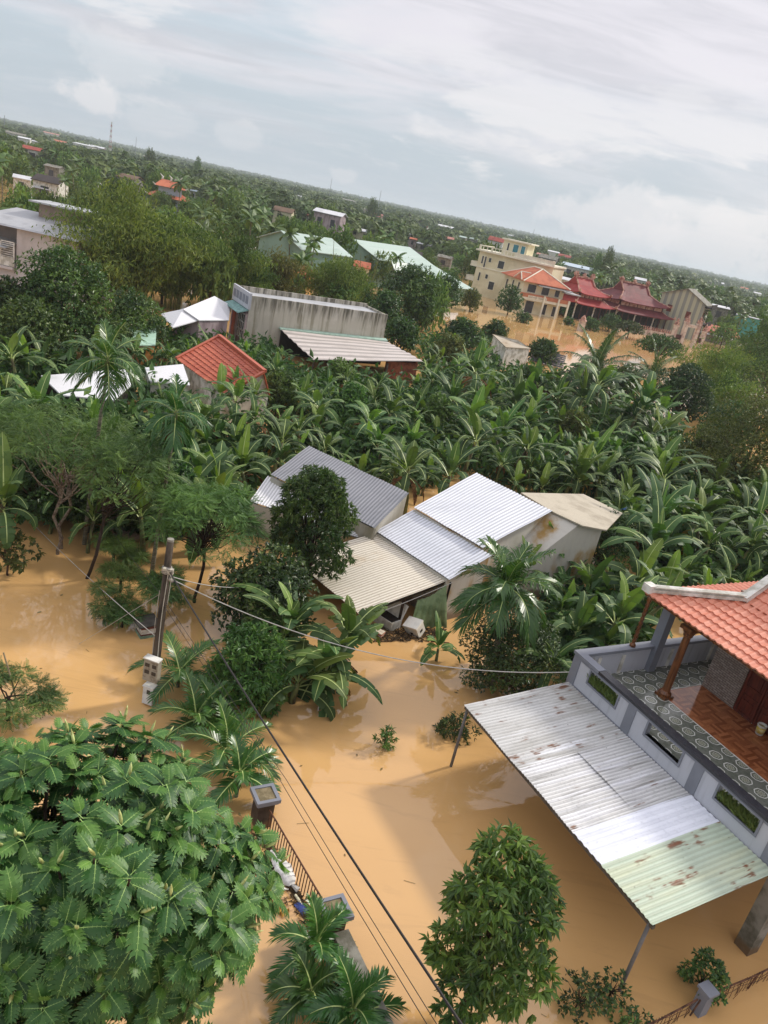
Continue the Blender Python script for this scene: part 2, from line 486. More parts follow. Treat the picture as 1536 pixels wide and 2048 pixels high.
L_COCO = leaf_mat('coconut_leaf', (0.030, 0.062, 0.022), (0.068, 0.120, 0.036), (0.19, 0.23, 0.075), 0.36, 0.5, 0.24, 0.1)
L_FAR = leaf_mat('far_leaf', (0.038, 0.076, 0.022), (0.098, 0.165, 0.044), (0.20, 0.27, 0.068), 0.55, 0.25, 0.2, 0.26)
L_FARPALM = leaf_mat('far_palm_leaf', (0.034, 0.070, 0.022), (0.085, 0.145, 0.040), (0.18, 0.23, 0.06), 0.5, 0.3, 0.2, 0.25)
M_RIB = plain('leaf_rib', hexc('#b9c97f'), 0.1, 6, 0.45, 0.4)
M_BREADRIB = plain('breadfruit_leaf_rib', hexc('#93b562'), 0.1, 6, 0.45, 0.4)
M_DEADLEAF = plain('dead_leaf', hexc('#7a5632'), 0.25, 3, 0.8, 0.2, col2=hexc('#4a3018'))
M_YELLEAF = plain('yellowed_leaf', hexc('#a98f36'), 0.2, 3, 0.7, 0.2, col2=hexc('#6d4a20'))
M_BSTEM = plain('banana_stem', hexc('#6d7344'), 0.2, 4, 0.6, 0.3, (1, 1, 0.3), col2=hexc('#3b2f1c'))
M_BARK = plain('bark', hexc('#5d4a3a'), 0.25, 6, 0.85, 0.2, (1, 1, 0.4), col2=hexc('#33271e'))
M_BARKD = plain('dark_wet_bark', hexc('#3d3026'), 0.25, 6, 0.8, 0.25, (1, 1, 0.4), col2=hexc('#231b15'))
M_TWIG = plain('bare_twig', hexc('#8f8172'), 0.2, 8, 0.85, 0.2, col2=hexc('#5c4c40'))
M_PTRUNK = plain('palm_trunk', hexc('#7d7868'), 0.2, 3, 0.8, 0.2, (0.6, 0.6, 6), col2=hexc('#4a4c3a'))
M_FRUIT = plain('palm_fruit_stalks', hexc('#8a5a2a'), 0.3, 8, 0.7, 0.2, col2=hexc('#3d2a18'))
M_BUD = plain('pale_leaf_bud', hexc('#c3cc86'), 0.15, 8, 0.5, 0.3, col2=hexc('#8c8a4a'))
M_CULM = plain('bamboo_culm', hexc('#7d8048'), 0.2, 4, 0.6, 0.3, col2=hexc('#57512c'))

# simple leaves: folded along the rib, drooping at the tip
T_LEAF = tpl([(0, 0, 0), (0.45, -0.24, 0.05), (1, 0, -0.16), (0.45, 0.24, 0.05), (0.5, 0, -0.01)], tris=[(0, 1, 4), (1, 2, 4), (0, 4, 3), (4, 2, 3)])
T_LEAF2 = tpl([(0, 0, 0), (0.45, -0.24, 0.06), (1, 0, -0.14), (0.45, 0.24, 0.06)], tris=[(0, 1, 2), (0, 2, 3)])
T_LEAFN = tpl([(0, 0, 0), (0.45, -0.15, 0.04), (1, 0, -0.22), (0.45, 0.15, 0.04)], tris=[(0, 1, 2), (0, 2, 3)])
T_LONG = tpl([(0, 0, 0), (0.4, -0.13, 0.03), (1, 0, -0.2), (0.4, 0.13, 0.03)], tris=[(0, 1, 2), (0, 2, 3)])
T_BLADE = tpl([(0, 0, 0), (0.45, -0.075, 0.02), (1, 0, -0.22), (0.45, 0.075, 0.02)], tris=[(0, 1, 2), (0, 2, 3)])

def crown_points(rng, blobs, k):
    """k leaf places on and in the clumps (x, y, z, rx, ry, rz): position, outward, clump number"""
    B = np.asarray(blobs, float)
    wgt = (B[:, 3] * B[:, 4]) ** 1.0
    c = rng.choice(len(B), k, p=wgt / wgt.sum())
    d = unit(rng.normal(size=(k, 3)) + np.array([0, 0, 0.25]))
    r = 1.0 - 0.45 * rng.random(k) ** 2.2
    return B[c, :3] + d * B[c, 3:6] * r[:, None], d, c

def leafy(mb, rng, blobs, k, size, tmpl=T_LEAF2, droop=0.25, spread=0.7, tint=(0.5, 0.16), clump=0.14, sj=0.3, cluster=1):
    n = max(1, k // cluster)
    P, D, C = crown_points(rng, blobs, n)
    ct = rng.normal(0, clump, len(blobs))
    if cluster > 1:
        P = np.repeat(P, cluster, 0); D = np.repeat(D, cluster, 0); C = np.repeat(C, cluster)
    A = unit(D * 0.8 + rng.normal(0, spread, P.shape) + np.array([0, 0, -droop]))
    N = unit(np.array([0, 0, 1.0]) + D * 0.7 + rng.normal(0, 0.35, P.shape))
    sc = size * (1 + rng.uniform(-sj, sj, len(P)))
    ti = np.clip(tint[0] + ct[C] + rng.normal(0, tint[1], len(P)), 0.02, 0.98)
    mb.inst(tmpl, frames(A, N), P, sc, ti)

def limb(mb, rng, a, b, r0, r1, n=5, wob=0.06, m=0, sides=6):
    a = np.array(a, float); b = np.array(b, float); L = np.linalg.norm(b - a)
    t = np.linspace(0, 1, n)
    P = a + (b - a) * t[:, None] + rng.normal(0, wob * L, (n, 3)) * (np.sin(t * math.pi) ** 1)[:, None]
    mb.tube(P, r0 + (r1 - r0) * t, sides, m)
    return P

def blobs_dome(rng, R, z0, z1, n, rb=(0.26, 0.42), flat=0.8, taper=0.0):
    """clumps filling an uneven crown between heights z0 and z1"""
    B = []
    for i in range(n):
        h = (i + rng.random()) / n
        z = z0 + (z1 - z0) * h
        env = math.sqrt(max(0.05, 1 - (2 * h - 0.85) ** 2 / 1.4)) * (1 - taper * h)
        a = i * 2.399 + rng.uniform(-0.5, 0.5)
        rr = R * env * (0.30 + 0.42 * math.sqrt(rng.random()))
        r = R * rng.uniform(*rb)
        B.append((rr * math.cos(a), rr * math.sin(a), z, r, r, r * flat))
    return B

def trunk_and_limbs(rng, blobs, zf, r0, base=(0, 0), lean=(0, 0), every=1, sides=6, mat_m=0, z_base=-0.6):
    mb = MB()
    f = np.array([lean[0], lean[1], zf])
    limb(mb, rng, (base[0], base[1], z_base), f, r0, r0 * 0.72, 5, 0.03, mat_m, sides)
    for b in blobs[::every]:
        c = np.array(b[:3]); c = c * 0.92 + f * 0.08
        mid = f + (c - f) * 0.5 + np.array([0, 0, 0.12 * np.linalg.norm(c - f)])
        limb(mb, rng, f, mid, r0 * 0.5, r0 * 0.3, 3, 0.04, mat_m, max(4, sides - 1))
        limb(mb, rng, mid, c, r0 * 0.3, r0 * 0.1, 3, 0.05, mat_m, 4)
    return mb

def broad_tree(name, label, loc, h, R, nleaf, leaf, mat, seed, z0=0.35, nb=22, trunk=0.1, tmpl=T_LEAF2, flat=0.8, taper=0.25, cluster=3, bark=None,
               droop=0.25, tint=(0.5, 0.15), clump=0.14, group=None, cat='tree', rb=(0.26, 0.42), lean=(0, 0), spread=0.7):
    rng = np.random.default_rng(seed)
    t = thing(name, label, cat, loc, 0, group)
    B = blobs_dome(rng, R, h * z0, h * 0.93, nb, rb, flat, taper)
    B = [(b[0] + lean[0] * b[2] / h, b[1] + lean[1] * b[2] / h, b[2], b[3], b[4], b[5]) for b in B]
    trunk_and_limbs(rng, B, max(0.25, h * z0 * 0.75), trunk).build('trunk', bark or M_BARK, t)
    mb = MB(); leafy(mb, rng, B, nleaf, leaf, tmpl, droop, spread, tint, clump, 0.3, cluster)
    mb.build('crown', mat, t)
    return t

# ------------------------------------------------------------------ banana plants
def banana_leaf(mb, rng, base, az, th0, bend, L, W, tear=0.5, tint=0.45, twist=0.0, mleaf=0, mrib=1):
    n = 26
    t = np.linspace(0, 1, n + 1)
    th = th0 - bend * t ** 1.35
    ds = L / n
    x = np.concatenate([[0], np.cumsum(np.cos((th[1:] + th[:-1]) / 2) * ds)])
    z = np.concatenate([[0], np.cumsum(np.sin((th[1:] + th[:-1]) / 2) * ds)])
    ca, sa = math.cos(az), math.sin(az)
    tang = np.stack([np.cos(th), np.zeros(n + 1), np.sin(th)], -1)
    side = np.array([0, 1.0, 0]); up = np.cross(tang, np.broadcast_to(side, tang.shape)) * 1.0
    up = np.where(up[:, 2:3] < 0, -up, up)
    Pm = np.stack([x, np.zeros(n + 1), z], -1)
    pet = 0.16
    wt = np.where(t < pet, 0, np.sin(np.clip((t - pet) / (1 - pet), 0, 1) ** 0.75 * math.pi) ** 0.55) * W
    def world(p):
        p = np.asarray(p)
        return np.stack([p[..., 0] * ca - p[..., 1] * sa, p[..., 0] * sa + p[..., 1] * ca, p[..., 2]], -1) + np.array(base)
    i0 = int(pet * n)
    for sg in (1, -1):
        # blade cut into strips of uneven width; each strip folds down by its own amount
        i = i0
        lift = rng.uniform(-0.25, 0.15)
        while i < n:
            step = int(rng.integers(1, 4)) if rng.random() < tear else int(rng.integers(3, 7))
            j = min(n, i + step)
            fold = (rng.normal(0.45, 0.35) if rng.random() < tear else 0.12) + lift + twist * sg
            fwd = rng.uniform(0.02, 0.16)
            gap = rng.uniform(0.0, 0.35) if rng.random() < tear else 0.0
            idx = np.arange(i, j + 1)
            w = wt[idx]
            k = len(idx)
            sh = np.linspace(-gap, gap, k) * -0.4 * ds * (j - i)
            p0 = Pm[idx]
            p1 = p0 + side * sg * (w * 0.5)[:, None] + up[idx] * (0.10 * w)[:, None] * (1 - 2 * fold) + tang[idx] * (fwd * w * 0.5)[:, None]
            d2 = math.cos(fold), -math.sin(fold)
            p2 = p1 + side * sg * (w * 0.5 * d2[0])[:, None] + up[idx] * (w * 0.5 * d2[1])[:, None] + tang[idx] * (fwd * w + sh)[:, None]
            V = np.concatenate([p0, p1, p2])
            Q = []
            for a in range(k - 1):
                Q.append([a, a + 1, k + a + 1, k + a]); Q.append([k + a, k + a + 1, 2 * k + a + 1, 2 * k + a])
            tt = np.clip(tint + rng.normal(0, 0.05), 0, 1)
            mb.add(world(V), Q, m=mleaf, tint=tt)
            i = j
    hw = 0.028 * (1.15 - t)
    r1 = Pm + side * hw[:, None] + up * 0.015; r2 = Pm - side * hw[:, None] + up * 0.015
    V = np.concatenate([r1, r2]); Q = [[a, a + 1, n + 2 + a, n + 1 + a] for a in range(n)]
    mb.add(world(V), Q, m=mrib)

def banana_meshes(seed, hs=2.1, nl=11, L=2.35, W=0.27, tear=0.55, light=0.42, steep=86, fall=54, b0=34):
    rng = np.random.default_rng(seed)
    stem, crown = MB(), MB()
    lean = rng.normal(0, 0.17, 2)
    top = np.array([lean[0] * hs, lean[1] * hs, hs])
    pts = [np.array([0, 0, -0.5]), np.array([lean[0] * hs * .3, lean[1] * hs * .3, hs * .4]), top]
    stem.tube(pts, [0.13, 0.11, 0.075], 8)
    for i in range(nl):
        a = i * 2.4 + rng.uniform(-0.6, 0.6)
        f = i / (nl - 1)
        th0 = rad(steep - fall * f) + rng.normal(0, 0.16)
        bend = rad(b0 + 100 * f ** .65) + rng.normal(0, 0.3)
        l = L * rng.uniform(0.68, 1.18) * (0.8 if i == 0 else 1)
        ti = light + (0.32 if i < 1 else 0.16 if i < 3 else 0) + rng.normal(0, 0.11) - 0.04 * f
        banana_leaf(crown, rng, top - np.array([0, 0, 0.25 * f]), a, th0, bend, l, W * rng.uniform(0.85, 1.15), tear * (0.25 if i < 2 else 1), ti, rng.normal(0, 0.1))
    # furled new leaf
    if seed % 2: crown.tube([top, top + np.array([0.03, 0.02, 0.5]), top + np.array([0.08, 0.03, 0.95])], [0.03, 0.035, 0.008], 5, 0, 0.8)
    dead = MB()
    for i in range(int(rng.integers(2, 4))):
        a = rng.uniform(0, 6.28)
        banana_leaf(dead, rng, top - np.array([0, 0, 0.3]), a, rad(5), rad(105), L * rng.uniform(0.6, 0.8), W * 0.55, 0.9, 0.5, 0.3, 0, 0)
    return (stem.mesh('stem', M_BSTEM, True), crown.mesh('crown', [L_BANANA, M_RIB], True), dead.mesh('dead_leaves', M_DEADLEAF if seed % 3 else M_YELLEAF))

def banana_thing(meshes, label, loc, rotz=0, sc=1.0, group=None, dead=True):
    t = thing('banana_plant', label, 'banana plant', loc, rotz, group)
    t.scale = (sc, sc, sc)
    link('stem', meshes[0], t); link('crown', meshes[1], t)
    if dead: link('dead_leaves', meshes[2], t)
    return t

# ------------------------------------------------------------------ palms
def frond(mb, rng, base, az, th0, bend, L, nl, ll, lw, drop=0.35, tint=0.45, m=0, mr=1, vee=0.25, a0=62, a1=25, rachis=0.022):
    t = np.linspace(0, 1, nl + 1)
    th = th0 - bend * t ** 1.2
    ds = L / nl
    x = np.concatenate([[0], np.cumsum(np.cos((th[1:] + th[:-1]) / 2) * ds)])
    z = np.concatenate([[0], np.cumsum(np.sin((th[1:] + th[:-1]) / 2) * ds)])
    P = np.stack([x, np.zeros(nl + 1), z], -1)
    T = np.stack([np.cos(th), np.zeros(nl + 1), np.sin(th)], -1)
    U = np.stack([-np.sin(th), np.zeros(nl + 1), np.cos(th)], -1)
    ca, sa = math.cos(az), math.sin(az)
    def world(p):
        return np.stack([p[..., 0] * ca - p[..., 1] * sa, p[..., 0] * sa + p[..., 1] * ca, p[..., 2]], -1) + np.array(base)
    i = np.arange(max(1, int(nl * 0.12)), nl + 1)
    for sg in (1, -1):
        k = len(i)
        f = t[i]
        al = np.radians(a0 + (a1 - a0) * f + rng.normal(0, 4, k))
        d = T[i] * np.cos(al)[:, None] + np.array([0, sg, 0]) * np.sin(al)[:, None] + U[i] * (vee + rng.normal(0, 0.06, k))[:, None]
        d = unit(d)
        l = ll * (np.sin((0.18 + 0.72 * f) * math.pi) ** 0.6) * rng.uniform(0.88, 1.08, k)
        wv = unit(T[i] - d * (T[i] * d).sum(1)[:, None]) * lw
        down = np.array([0, 0, -1.0])
        b = P[i]
        mdl = b + d * (l * 0.5)[:, None] + down * (drop * l * 0.10)[:, None]
        tip = b + d * (l * 0.92)[:, None] + down * (drop * l * rng.uniform(0.35, 0.75, k))[:, None]
        V = np.stack([b - wv * 0.35, b + wv * 0.35, mdl + wv * 0.5, mdl - wv * 0.5, tip], 1).reshape(-1, 3)
        o = np.arange(k)[:, None] * 5
        tt = np.repeat(np.clip(tint + rng.normal(0, 0.08, k), 0, 1), 5)
        mb.add(world(V), o + np.array([0, 1, 2, 3]), o + np.array([3, 2, 4]), m, tt)
    s = np.array([0, 1.0, 0]) * rachis
    w_ = (1.1 - t)[:, None]
    V = np.concatenate([P + s * w_ + U * 0.01, P - s * w_ + U * 0.01, P - U * rachis])
    n1 = nl + 1
    Q = [[a, a + 1, n1 + a + 1, n1 + a] for a in range(nl)] + [[n1 + a, n1 + a + 1, 2 * n1 + a + 1, 2 * n1 + a] for a in range(nl)] + [[2 * n1 + a, 2 * n1 + a + 1, a + 1, a] for a in range(nl)]
    mb.add(world(V), Q, m=mr)

def areca(name, label, loc, h, L=1.7, nf=10, seed=1, lean=(0, 0), rtrunk=0.07, group=None, mat=None, fruit=False, ll=0.62, lw=0.05, nl=30, steep=84, low=-18, drop=0.5, shaft=0.8, light=0.48, cat='palm tree'):
    rng = np.random.default_rng(seed)
    t = thing(name, label, cat, loc, 0, group)
    tr = MB(); n = 9
    f = np.linspace(0, 1, n)
    P = np.stack([lean[0] * f ** 1.3, lean[1] * f ** 1.3, -0.5 + (h + 0.5) * f], -1)
    tr.tube(P, np.linspace(rtrunk * 1.25, rtrunk * 0.8, n), 8)
    tr.build('trunk', M_PTRUNK, t, True)
    top = P[-1]
    sh = MB(); sh.tube([top, top + np.array([0, 0, shaft * 0.5]), top + np.array([0, 0, shaft])], [rtrunk * 1.0, rtrunk * 1.25, rtrunk * 0.5], 8, 0, 0.5)
    cr = MB()
    for i in range(nf):
        q = i / max(1, nf - 1)
        a = i * 2.4 + rng.uniform(-0.3, 0.3)
        th0 = rad(steep + (low - steep) * q) + rng.normal(0, 0.1)
        frond(cr, rng, top + np.array([0, 0, shaft * (0.95 - 0.3 * q)]), a, th0, rad(30 + 55 * (1 - abs(2 * q - 1))) , L * rng.uniform(0.88, 1.1), nl, ll, lw, drop, light + 0.15 * (0.5 - q) + rng.normal(0, 0.05), 0, 1)
    sh.build('crownshaft', M_BSTEM, t, True)
    cr.build('crown', [mat or L_PALM, M_RIB], t)
    if fruit:
        fr = MB()
        for i in range(16):
            a = rng.uniform(0, 6.28); l = rng.uniform(0.5, 1.0)
            e = top + np.array([math.cos(a) * 0.32 * l, math.sin(a) * 0.32 * l, -0.5 * l])
            fr.tube([top + np.array([0, 0, 0.1]), (top + e) / 2 + np.array([math.cos(a) * .1, math.sin(a) * .1, 0.12]), e], [0.03, 0.025, 0.012], 4)
        fr.build('fruit_stalks', M_FRUIT, t)
    return t

# ------------------------------------------------------------------ breadfruit leaf
def bread_template(rng, lobes=6):
    mb = MB()
    tt = np.linspace(0.06, 0.86, lobes + 1)
    def z(x, y):
        return -0.26 * x * x + 0.10 * abs(y) - 0.75 * y * y
    def P(x, y, dz=0.0):
        return (x, y, z(x, y) + dz)
    for sg in (1, -1):
        for i in range(lobes):
            a, b = tt[i], tt[i + 1]
            m = (a + b) / 2
            w = 0.40 * math.sin(min(1.0, (m * 0.93 + 0.12)) * math.pi) ** 0.65
            na, nb = 0.40 * w, 0.33 * w
            tip = (b + 0.10 + 0.06 * i / lobes, w * rng.uniform(0.92, 1.06))
            so, si = (a + 0.35 * (tip[0] - a), na + 0.75 * (tip[1] - na)), (b + 0.45 * (tip[0] - b), nb + 0.75 * (tip[1] - nb))
            V = [P(a, 0), P(b, 0), P(b + 0.03, sg * nb), P(a + 0.03, sg * na), P(si[0], sg * si[1]), P(so[0], sg * so[1]), P(tip[0], sg * tip[1])]
            q = [[0, 1, 2, 3], [3, 2, 4, 5]]; t3 = [[5, 4, 6]]
            if sg > 0: q = [x[::-1] for x in q]; t3 = [x[::-1] for x in t3]
            dt = rng.normal(0, 0.03)
            mb.add(V, q, t3, 0, 0.5 + dt)
            # side vein
            mb.add([P(a + 0.012, 0, .006), P(a + 0.024, 0, .006), P(tip[0] * .96 + .008, sg * tip[1] * .92, .008), P(tip[0] * .96 - .004, sg * tip[1] * .92, .008)], [[0, 1, 2, 3]], m=1)
    b = tt[-1]
    mb.add([P(b, 0), P(b + 0.03, 0.05), P(1.0, 0), P(b + 0.03, -0.05)], tris=[[0, 2, 1], [0, 3, 2]], m=0)
    xs = np.linspace(-0.10, 0.98, 9)
    V = [(x, s * 0.013 * (1.15 - x), z(x, 0) + 0.012) for s in (1, -1) for x in xs]
    mb.add(V, [[i, i + 1, 10 + i, 9 + i] for i in range(8)], m=1)
    return mb_tpl(mb)
# ------------------------------------------------------------------ flood water and land
m, n = new_mat('muddy_water')
co = obj_co(n)
big = n.noise(n.scale(co, (0.05, 0.05, 1)), 1.0, 5, 0.6, 0.7)
fine = n.noise(n.scale(co, (0.35, 0.22, 1)), 1.0, 5, 0.62, 1.2)
c = n.mix(n.ramp(big, 0.35, 0.68), (0.62, 0.370, 0.150), (0.56, 0.330, 0.132))
c = n.mix(n.math('MULTIPLY', n.ramp(fine, 0.5, 0.72), 0.28), c, (0.62, 0.415, 0.22))
silt = n.noise(n.scale(co, (0.16, 0.9, 1)), 1.0, 6, 0.7, 2.2)
c = n.mix(n.math('MULTIPLY', n.ramp(silt, 0.52, 0.66), 0.45), c, (0.50, 0.30, 0.125))
w1 = n.noise(n.scale(co, (1.3, 2.1, 1)), 1.0, 3, 0.55, 0.6)
w2 = n.noise(n.scale(co, (7.0, 9.0, 1)), 1.0, 2, 0.5)
calm = n.ramp(n.noise(n.scale(co, (0.09, 0.13, 1)), 1.0, 3, 0.5), 0.42, 0.66)
hgt_ = n.math('ADD', n.math('MULTIPLY', w1, 0.6), n.math('MULTIPLY', n.math('MULTIPLY', w2, calm), 0.35))
b = bsdf(n, c, 0.02, 0.5, 0.0, bump(n, hgt_, 0.04, 0.10))
b.inputs['IOR'].default_value = 1.6
out(n, b.outputs[0])
M_WATER = m
mb = MB(); mb.quad((-7000, -60, 0), (7000, -60, 0), (7000, 9000, 0), (-7000, 9000, 0))
tag(mb.build('water', M_WATER), 'brown flood water covering the village', 'water', kind='structure')

m, n = new_mat('wet_land')
co = obj_co(n)
a = n.noise(co, 0.03, 6, 0.65); b_ = n.noise(co, 0.4, 4, 0.6)
c = n.mix(n.ramp(a, 0.42, 0.6), (0.035, 0.062, 0.020), (0.085, 0.105, 0.040))
c = n.mix(n.math('MULTIPLY', n.ramp(b_, 0.5, 0.7), 0.5), c, (0.060, 0.048, 0.026))
out(n, bsdf(n, c, 0.9, 0.2).outputs[0]); M_LAND = m
rng = np.random.default_rng(3)
mb = MB()
edge = [(-7000, 230)] + [(x, 232 + 22 * math.sin(x * 0.031) + 14 * math.sin(x * 0.09 + 1)) for x in range(-260, 421, 10)] + [(7000, 260)]
for (x0, y0), (x1, y1) in zip(edge, edge[1:]):
    mb.quad((x0, y0, -0.4), (x1, y1, -0.4), (x1, y1 + 5, 0.3), (x0, y0 + 5, 0.3))
    mb.quad((x0, y0 + 5, 0.3), (x1, y1 + 5, 0.3), (x1, 9000, 0.5), (x0, 9000, 0.5))
tag(mb.build('ground', M_LAND), 'dark green land beyond the flood', 'ground', kind='structure')
M_FIELD = plain('pale_field', hexc('#8f9a72'), 0.2, 0.01, 0.9, 0.2, col2=hexc('#6f8058'), bmp=0)
mb = MB()
P = [Vector(p) for p in ((178, 420, .9), (330, 430, .9), (760, 1150, .9), (430, 1150, .9), (300, 800, .9))]
mb.prism(P, (0, 0, -0.5))
tag(mb.build('field', M_FIELD), 'pale green open field far beyond the temple', 'field', kind='structure')

# ------------------------------------------------------------------ common paints
M_GREY = plain('grey_trim_paint', hexc('#80838c'), 0.05, 1, 0.6, 0.3, bmp=0.05)
M_PALE = plain('pale_wall_paint', hexc('#b8bac1'), 0.05, 1.0, 0.65, 0.3, (5, 5, 0.5), col2=hexc('#9b9da2'), lo=0.5, hi=0.8, bmp=0.03)
M_BLACK = plain('black_granite', hexc('#2f3036'), 0.1, 5, 0.25, 0.5)
M_WHITE = plain('white_paint', hexc('#dcdad2'), 0.12, 2, 0.6, 0.3, col2=hexc('#aaa698'))
M_CONC = plain('weathered_concrete', hexc('#8d8a80'), 0.2, 1.5, 0.85, 0.2, col2=hexc('#5f5c50'), tide=.3)
M_STEEL = plain('painted_steel', hexc('#5b5650'), 0.15, 4, 0.5, 0.4)
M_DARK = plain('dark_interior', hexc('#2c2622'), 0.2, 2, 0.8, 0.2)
M_WOOD = plain('varnished_wood', hexc('#7a4a26'), 0.2, 3, 0.3, 0.5, (6, 6, 0.6), col2=hexc('#4a2812'))
M_DOOR = plain('red_brown_door', hexc('#6b2a1a'), 0.2, 3, 0.35, 0.5, (5, 5, 0.6), col2=hexc('#45170d'))
M_RUSTY = plain('rusty_iron', hexc('#6b4a38'), 0.25, 6, 0.8, 0.3, col2=hexc('#3e2a20'))
M_PIPE = plain('grey_pipe', hexc('#6d6a68'), 0.12, 5, 0.5, 0.4)
M_PLASTER = plain('stained_plaster', hexc('#b9b5aa'), 0.15, 0.5, 0.85, 0.2, (1, 1, 0.35), col2=hexc('#85806f'), lo=0.45, hi=0.7, tide=.5)
M_OCHREW = plain('white_wall_with_ochre_stains', hexc('#c2beb4'), 0.15, 0.6, 0.85, 0.2, (1, 1, 0.5), col2=hexc('#a5854e'), lo=0.5, hi=0.66, tide=.5)

def tile_mat(name, c0, c1, moss):
    m, n = new_mat(name)
    at = n.n('ShaderNodeAttribute', attribute_name='tint').outputs['Fac']
    co = obj_co(n)
    c = n.mix(n.ramp(at, 0.3, 0.7, False), c0, c1)
    a = n.noise(co, 1.6, 5, 0.65)
    c = n.mix(n.math('MULTIPLY', n.ramp(a, 0.56, 0.75), 0.55), c, moss)
    d = n.noise(co, 12, 3, 0.6)
    c = n.mix(n.math('MULTIPLY', n.ramp(d, 0.5, 0.8), 0.35), c, tuple(x * 0.6 for x in c0))
    out(n, bsdf(n, c, 0.5, 0.4).outputs[0])
    return m
M_TILE = tile_mat('clay_roof_tile', hexc('#cf8067'), hexc('#db947b'), hexc('#a96a57'))
M_TILE2 = tile_mat('darker_clay_roof_tile', hexc('#a65038'), hexc('#bb664a'), hexc('#6b4032'))

# patterned tile floors, in the terrace's own grid
m, n = new_mat('medallion_tile_floor')
x, y, z = n.sep(obj_co(n))
PT = 0.515
fx = n.math('SUBTRACT', n.math('FRACT', n.math('ADD', n.math('DIVIDE', n.math('SUBTRACT', x, 0.46), PT), 40.5)), 0.5)
fy = n.math('SUBTRACT', n.math('FRACT', n.math('ADD', n.math('DIVIDE', n.math('SUBTRACT', y, 2.04), PT), 40.5)), 0.5)
ax, ay = n.math('ABSOLUTE', fx), n.math('ABSOLUTE', fy)
octo = n.math('MAXIMUM', n.math('MAXIMUM', ax, ay), n.math('MULTIPLY', n.math('ADD', ax, ay), 0.7071))
def ringm(r, w_):
    return n.math('LESS_THAN', n.math('ABSOLUTE', n.math('SUBTRACT', octo, r)), w_)
ang = n.math('ARCTAN2', fy, fx)
pet = n.math('MULTIPLY', n.math('SINE', n.math('MULTIPLY', ang, 8.0)), 0.035)
ring_in = n.math('LESS_THAN', n.math('ABSOLUTE', n.math('SUBTRACT', n.math('ADD', octo, pet), 0.17)), 0.022)
g = n.noise(obj_co(n), 6, 4, 0.65)
base_t = n.mix(n.ramp(g, 0.4, 0.65), hexc('#74786f'), hexc('#5f655a'))
core = n.math('LESS_THAN', octo, 0.30)
c = n.mix(core, base_t, hexc('#6f7466'))
c = n.mix(ring_in, c, hexc('#b9bcae'))
c = n.mix(ringm(0.335, 0.028), c, hexc('#d7d9d2'))
c = n.mix(ringm(0.07, 0.03), c, hexc('#9fa08c'))
out(n, bsdf(n, c, 0.12, 0.5, 0, bump(n, g, 0.04, 0.02)).outputs[0]); M_MEDAL = m
m, n = new_mat('wood_pattern_tile_floor')
x, y, z = n.sep(obj_co(n))
cell = 0.42
cx, cy = n.math('DIVIDE', x, cell), n.math('DIVIDE', y, cell)
ix, iy = n.math('FLOOR', cx), n.math('FLOOR', cy)
px_, py_ = n.math('FRACT', cx), n.math('FRACT', cy)
par = n.math('MODULO', n.math('ADD', n.math('ADD', ix, iy), 100.0), 2.0)
along = n.math('ADD', n.math('MULTIPLY', par, px_), n.math('MULTIPLY', n.math('SUBTRACT', 1.0, par), py_))
strip_ = n.math('FLOOR', n.math('MULTIPLY', along, 4.0))
wn = n.n('ShaderNodeTexWhiteNoise', noise_dimensions='3D')
n.link(n.comb(n.math('MODULO', ix, 3.0), n.math('MODULO', iy, 3.0), strip_), wn.inputs['Vector'])
c = n.mix(wn.outputs['Value'], hexc('#7d4528'), hexc('#b5744a'))
grain = n.noise(obj_co(n), 20, 3, 0.6)
c = n.mix(n.math('MULTIPLY', n.ramp(grain, 0.45, 0.7), 0.3), c, hexc('#55291a'))
out(n, bsdf(n, c, 0.10, 0.5).outputs[0]); M_PARQ = m
m, n = new_mat('rough_brick_wall')
co = obj_co(n)
x, y, z = n.sep(co)
bk = n.n('ShaderNodeTexBrick'); n.link(n.comb(n.math('ADD', x, y), z, 0.0), bk.inputs['Vector'])
bk.inputs['Scale'].default_value = 1.0; bk.inputs['Brick Width'].default_value = 0.2; bk.inputs['Row Height'].default_value = 0.075
bk.inputs['Mortar Size'].default_value = 0.008
bk.inputs['Color1'].default_value = (*hexc('#8a7c72'), 1); bk.inputs['Color2'].default_value = (*hexc('#a3968c'), 1); bk.inputs['Mortar'].default_value = (*hexc('#5a4f48'), 1)
a = n.noise(co, 9, 4, 0.65)
c = n.mix(n.math('MULTIPLY', n.ramp(a, 0.5, 0.7), 0.5), bk.outputs['Color'], hexc('#6b4c3e'))
out(n, bsdf(n, c, 0.85, 0.2, 0, bump(n, bk.outputs['Fac'], -0.5, 0.02)).outputs[0]); M_RBRICK = m
M_BRICK = plain('red_brick_wall', hexc('#8d5843'), 0.2, 3, 0.85, 0.2, col2=hexc('#6a4034'), tide=.4)

# ------------------------------------------------------------------ terrace house
hs = thing('terrace_house', 'terrace house with grey parapet, patterned tile floor and red tiled roof', 'house', S(0, 0), GRID)
ZF = 2.6
mb = MB()
mb.box(0.05, 5.6, 1.6, 9.5, -0.6, 2.33); mb.box(5.6, 8.3, 4.6, 9.5, -0.6, 2.33); mb.box(-0.1, 8.4, 0.02, 9.6, 2.34, 2.57)
mb.build('wall', M_PALE, hs)
mb = MB(); mb.box(0.02, 8.4, 0.16, 9.5, 2.575, ZF); fl = mb.build('floor', M_MEDAL, hs)
mb = MB(); mb.box(1.21, 8.4, 2.66, 4.67, 2.58, ZF + 0.006); mb.build('floor', M_PARQ, hs)['label'] = 'glossy brown wood-patterned floor'
mb = MB(); mb.box(1.18, 8.4, 2.63, 2.66, 2.58, ZF + 0.012); mb.box(1.18, 1.21, 2.66, 4.67, 2.58, ZF + 0.012); mb.build('floor_edging', M_WHITE, hs)
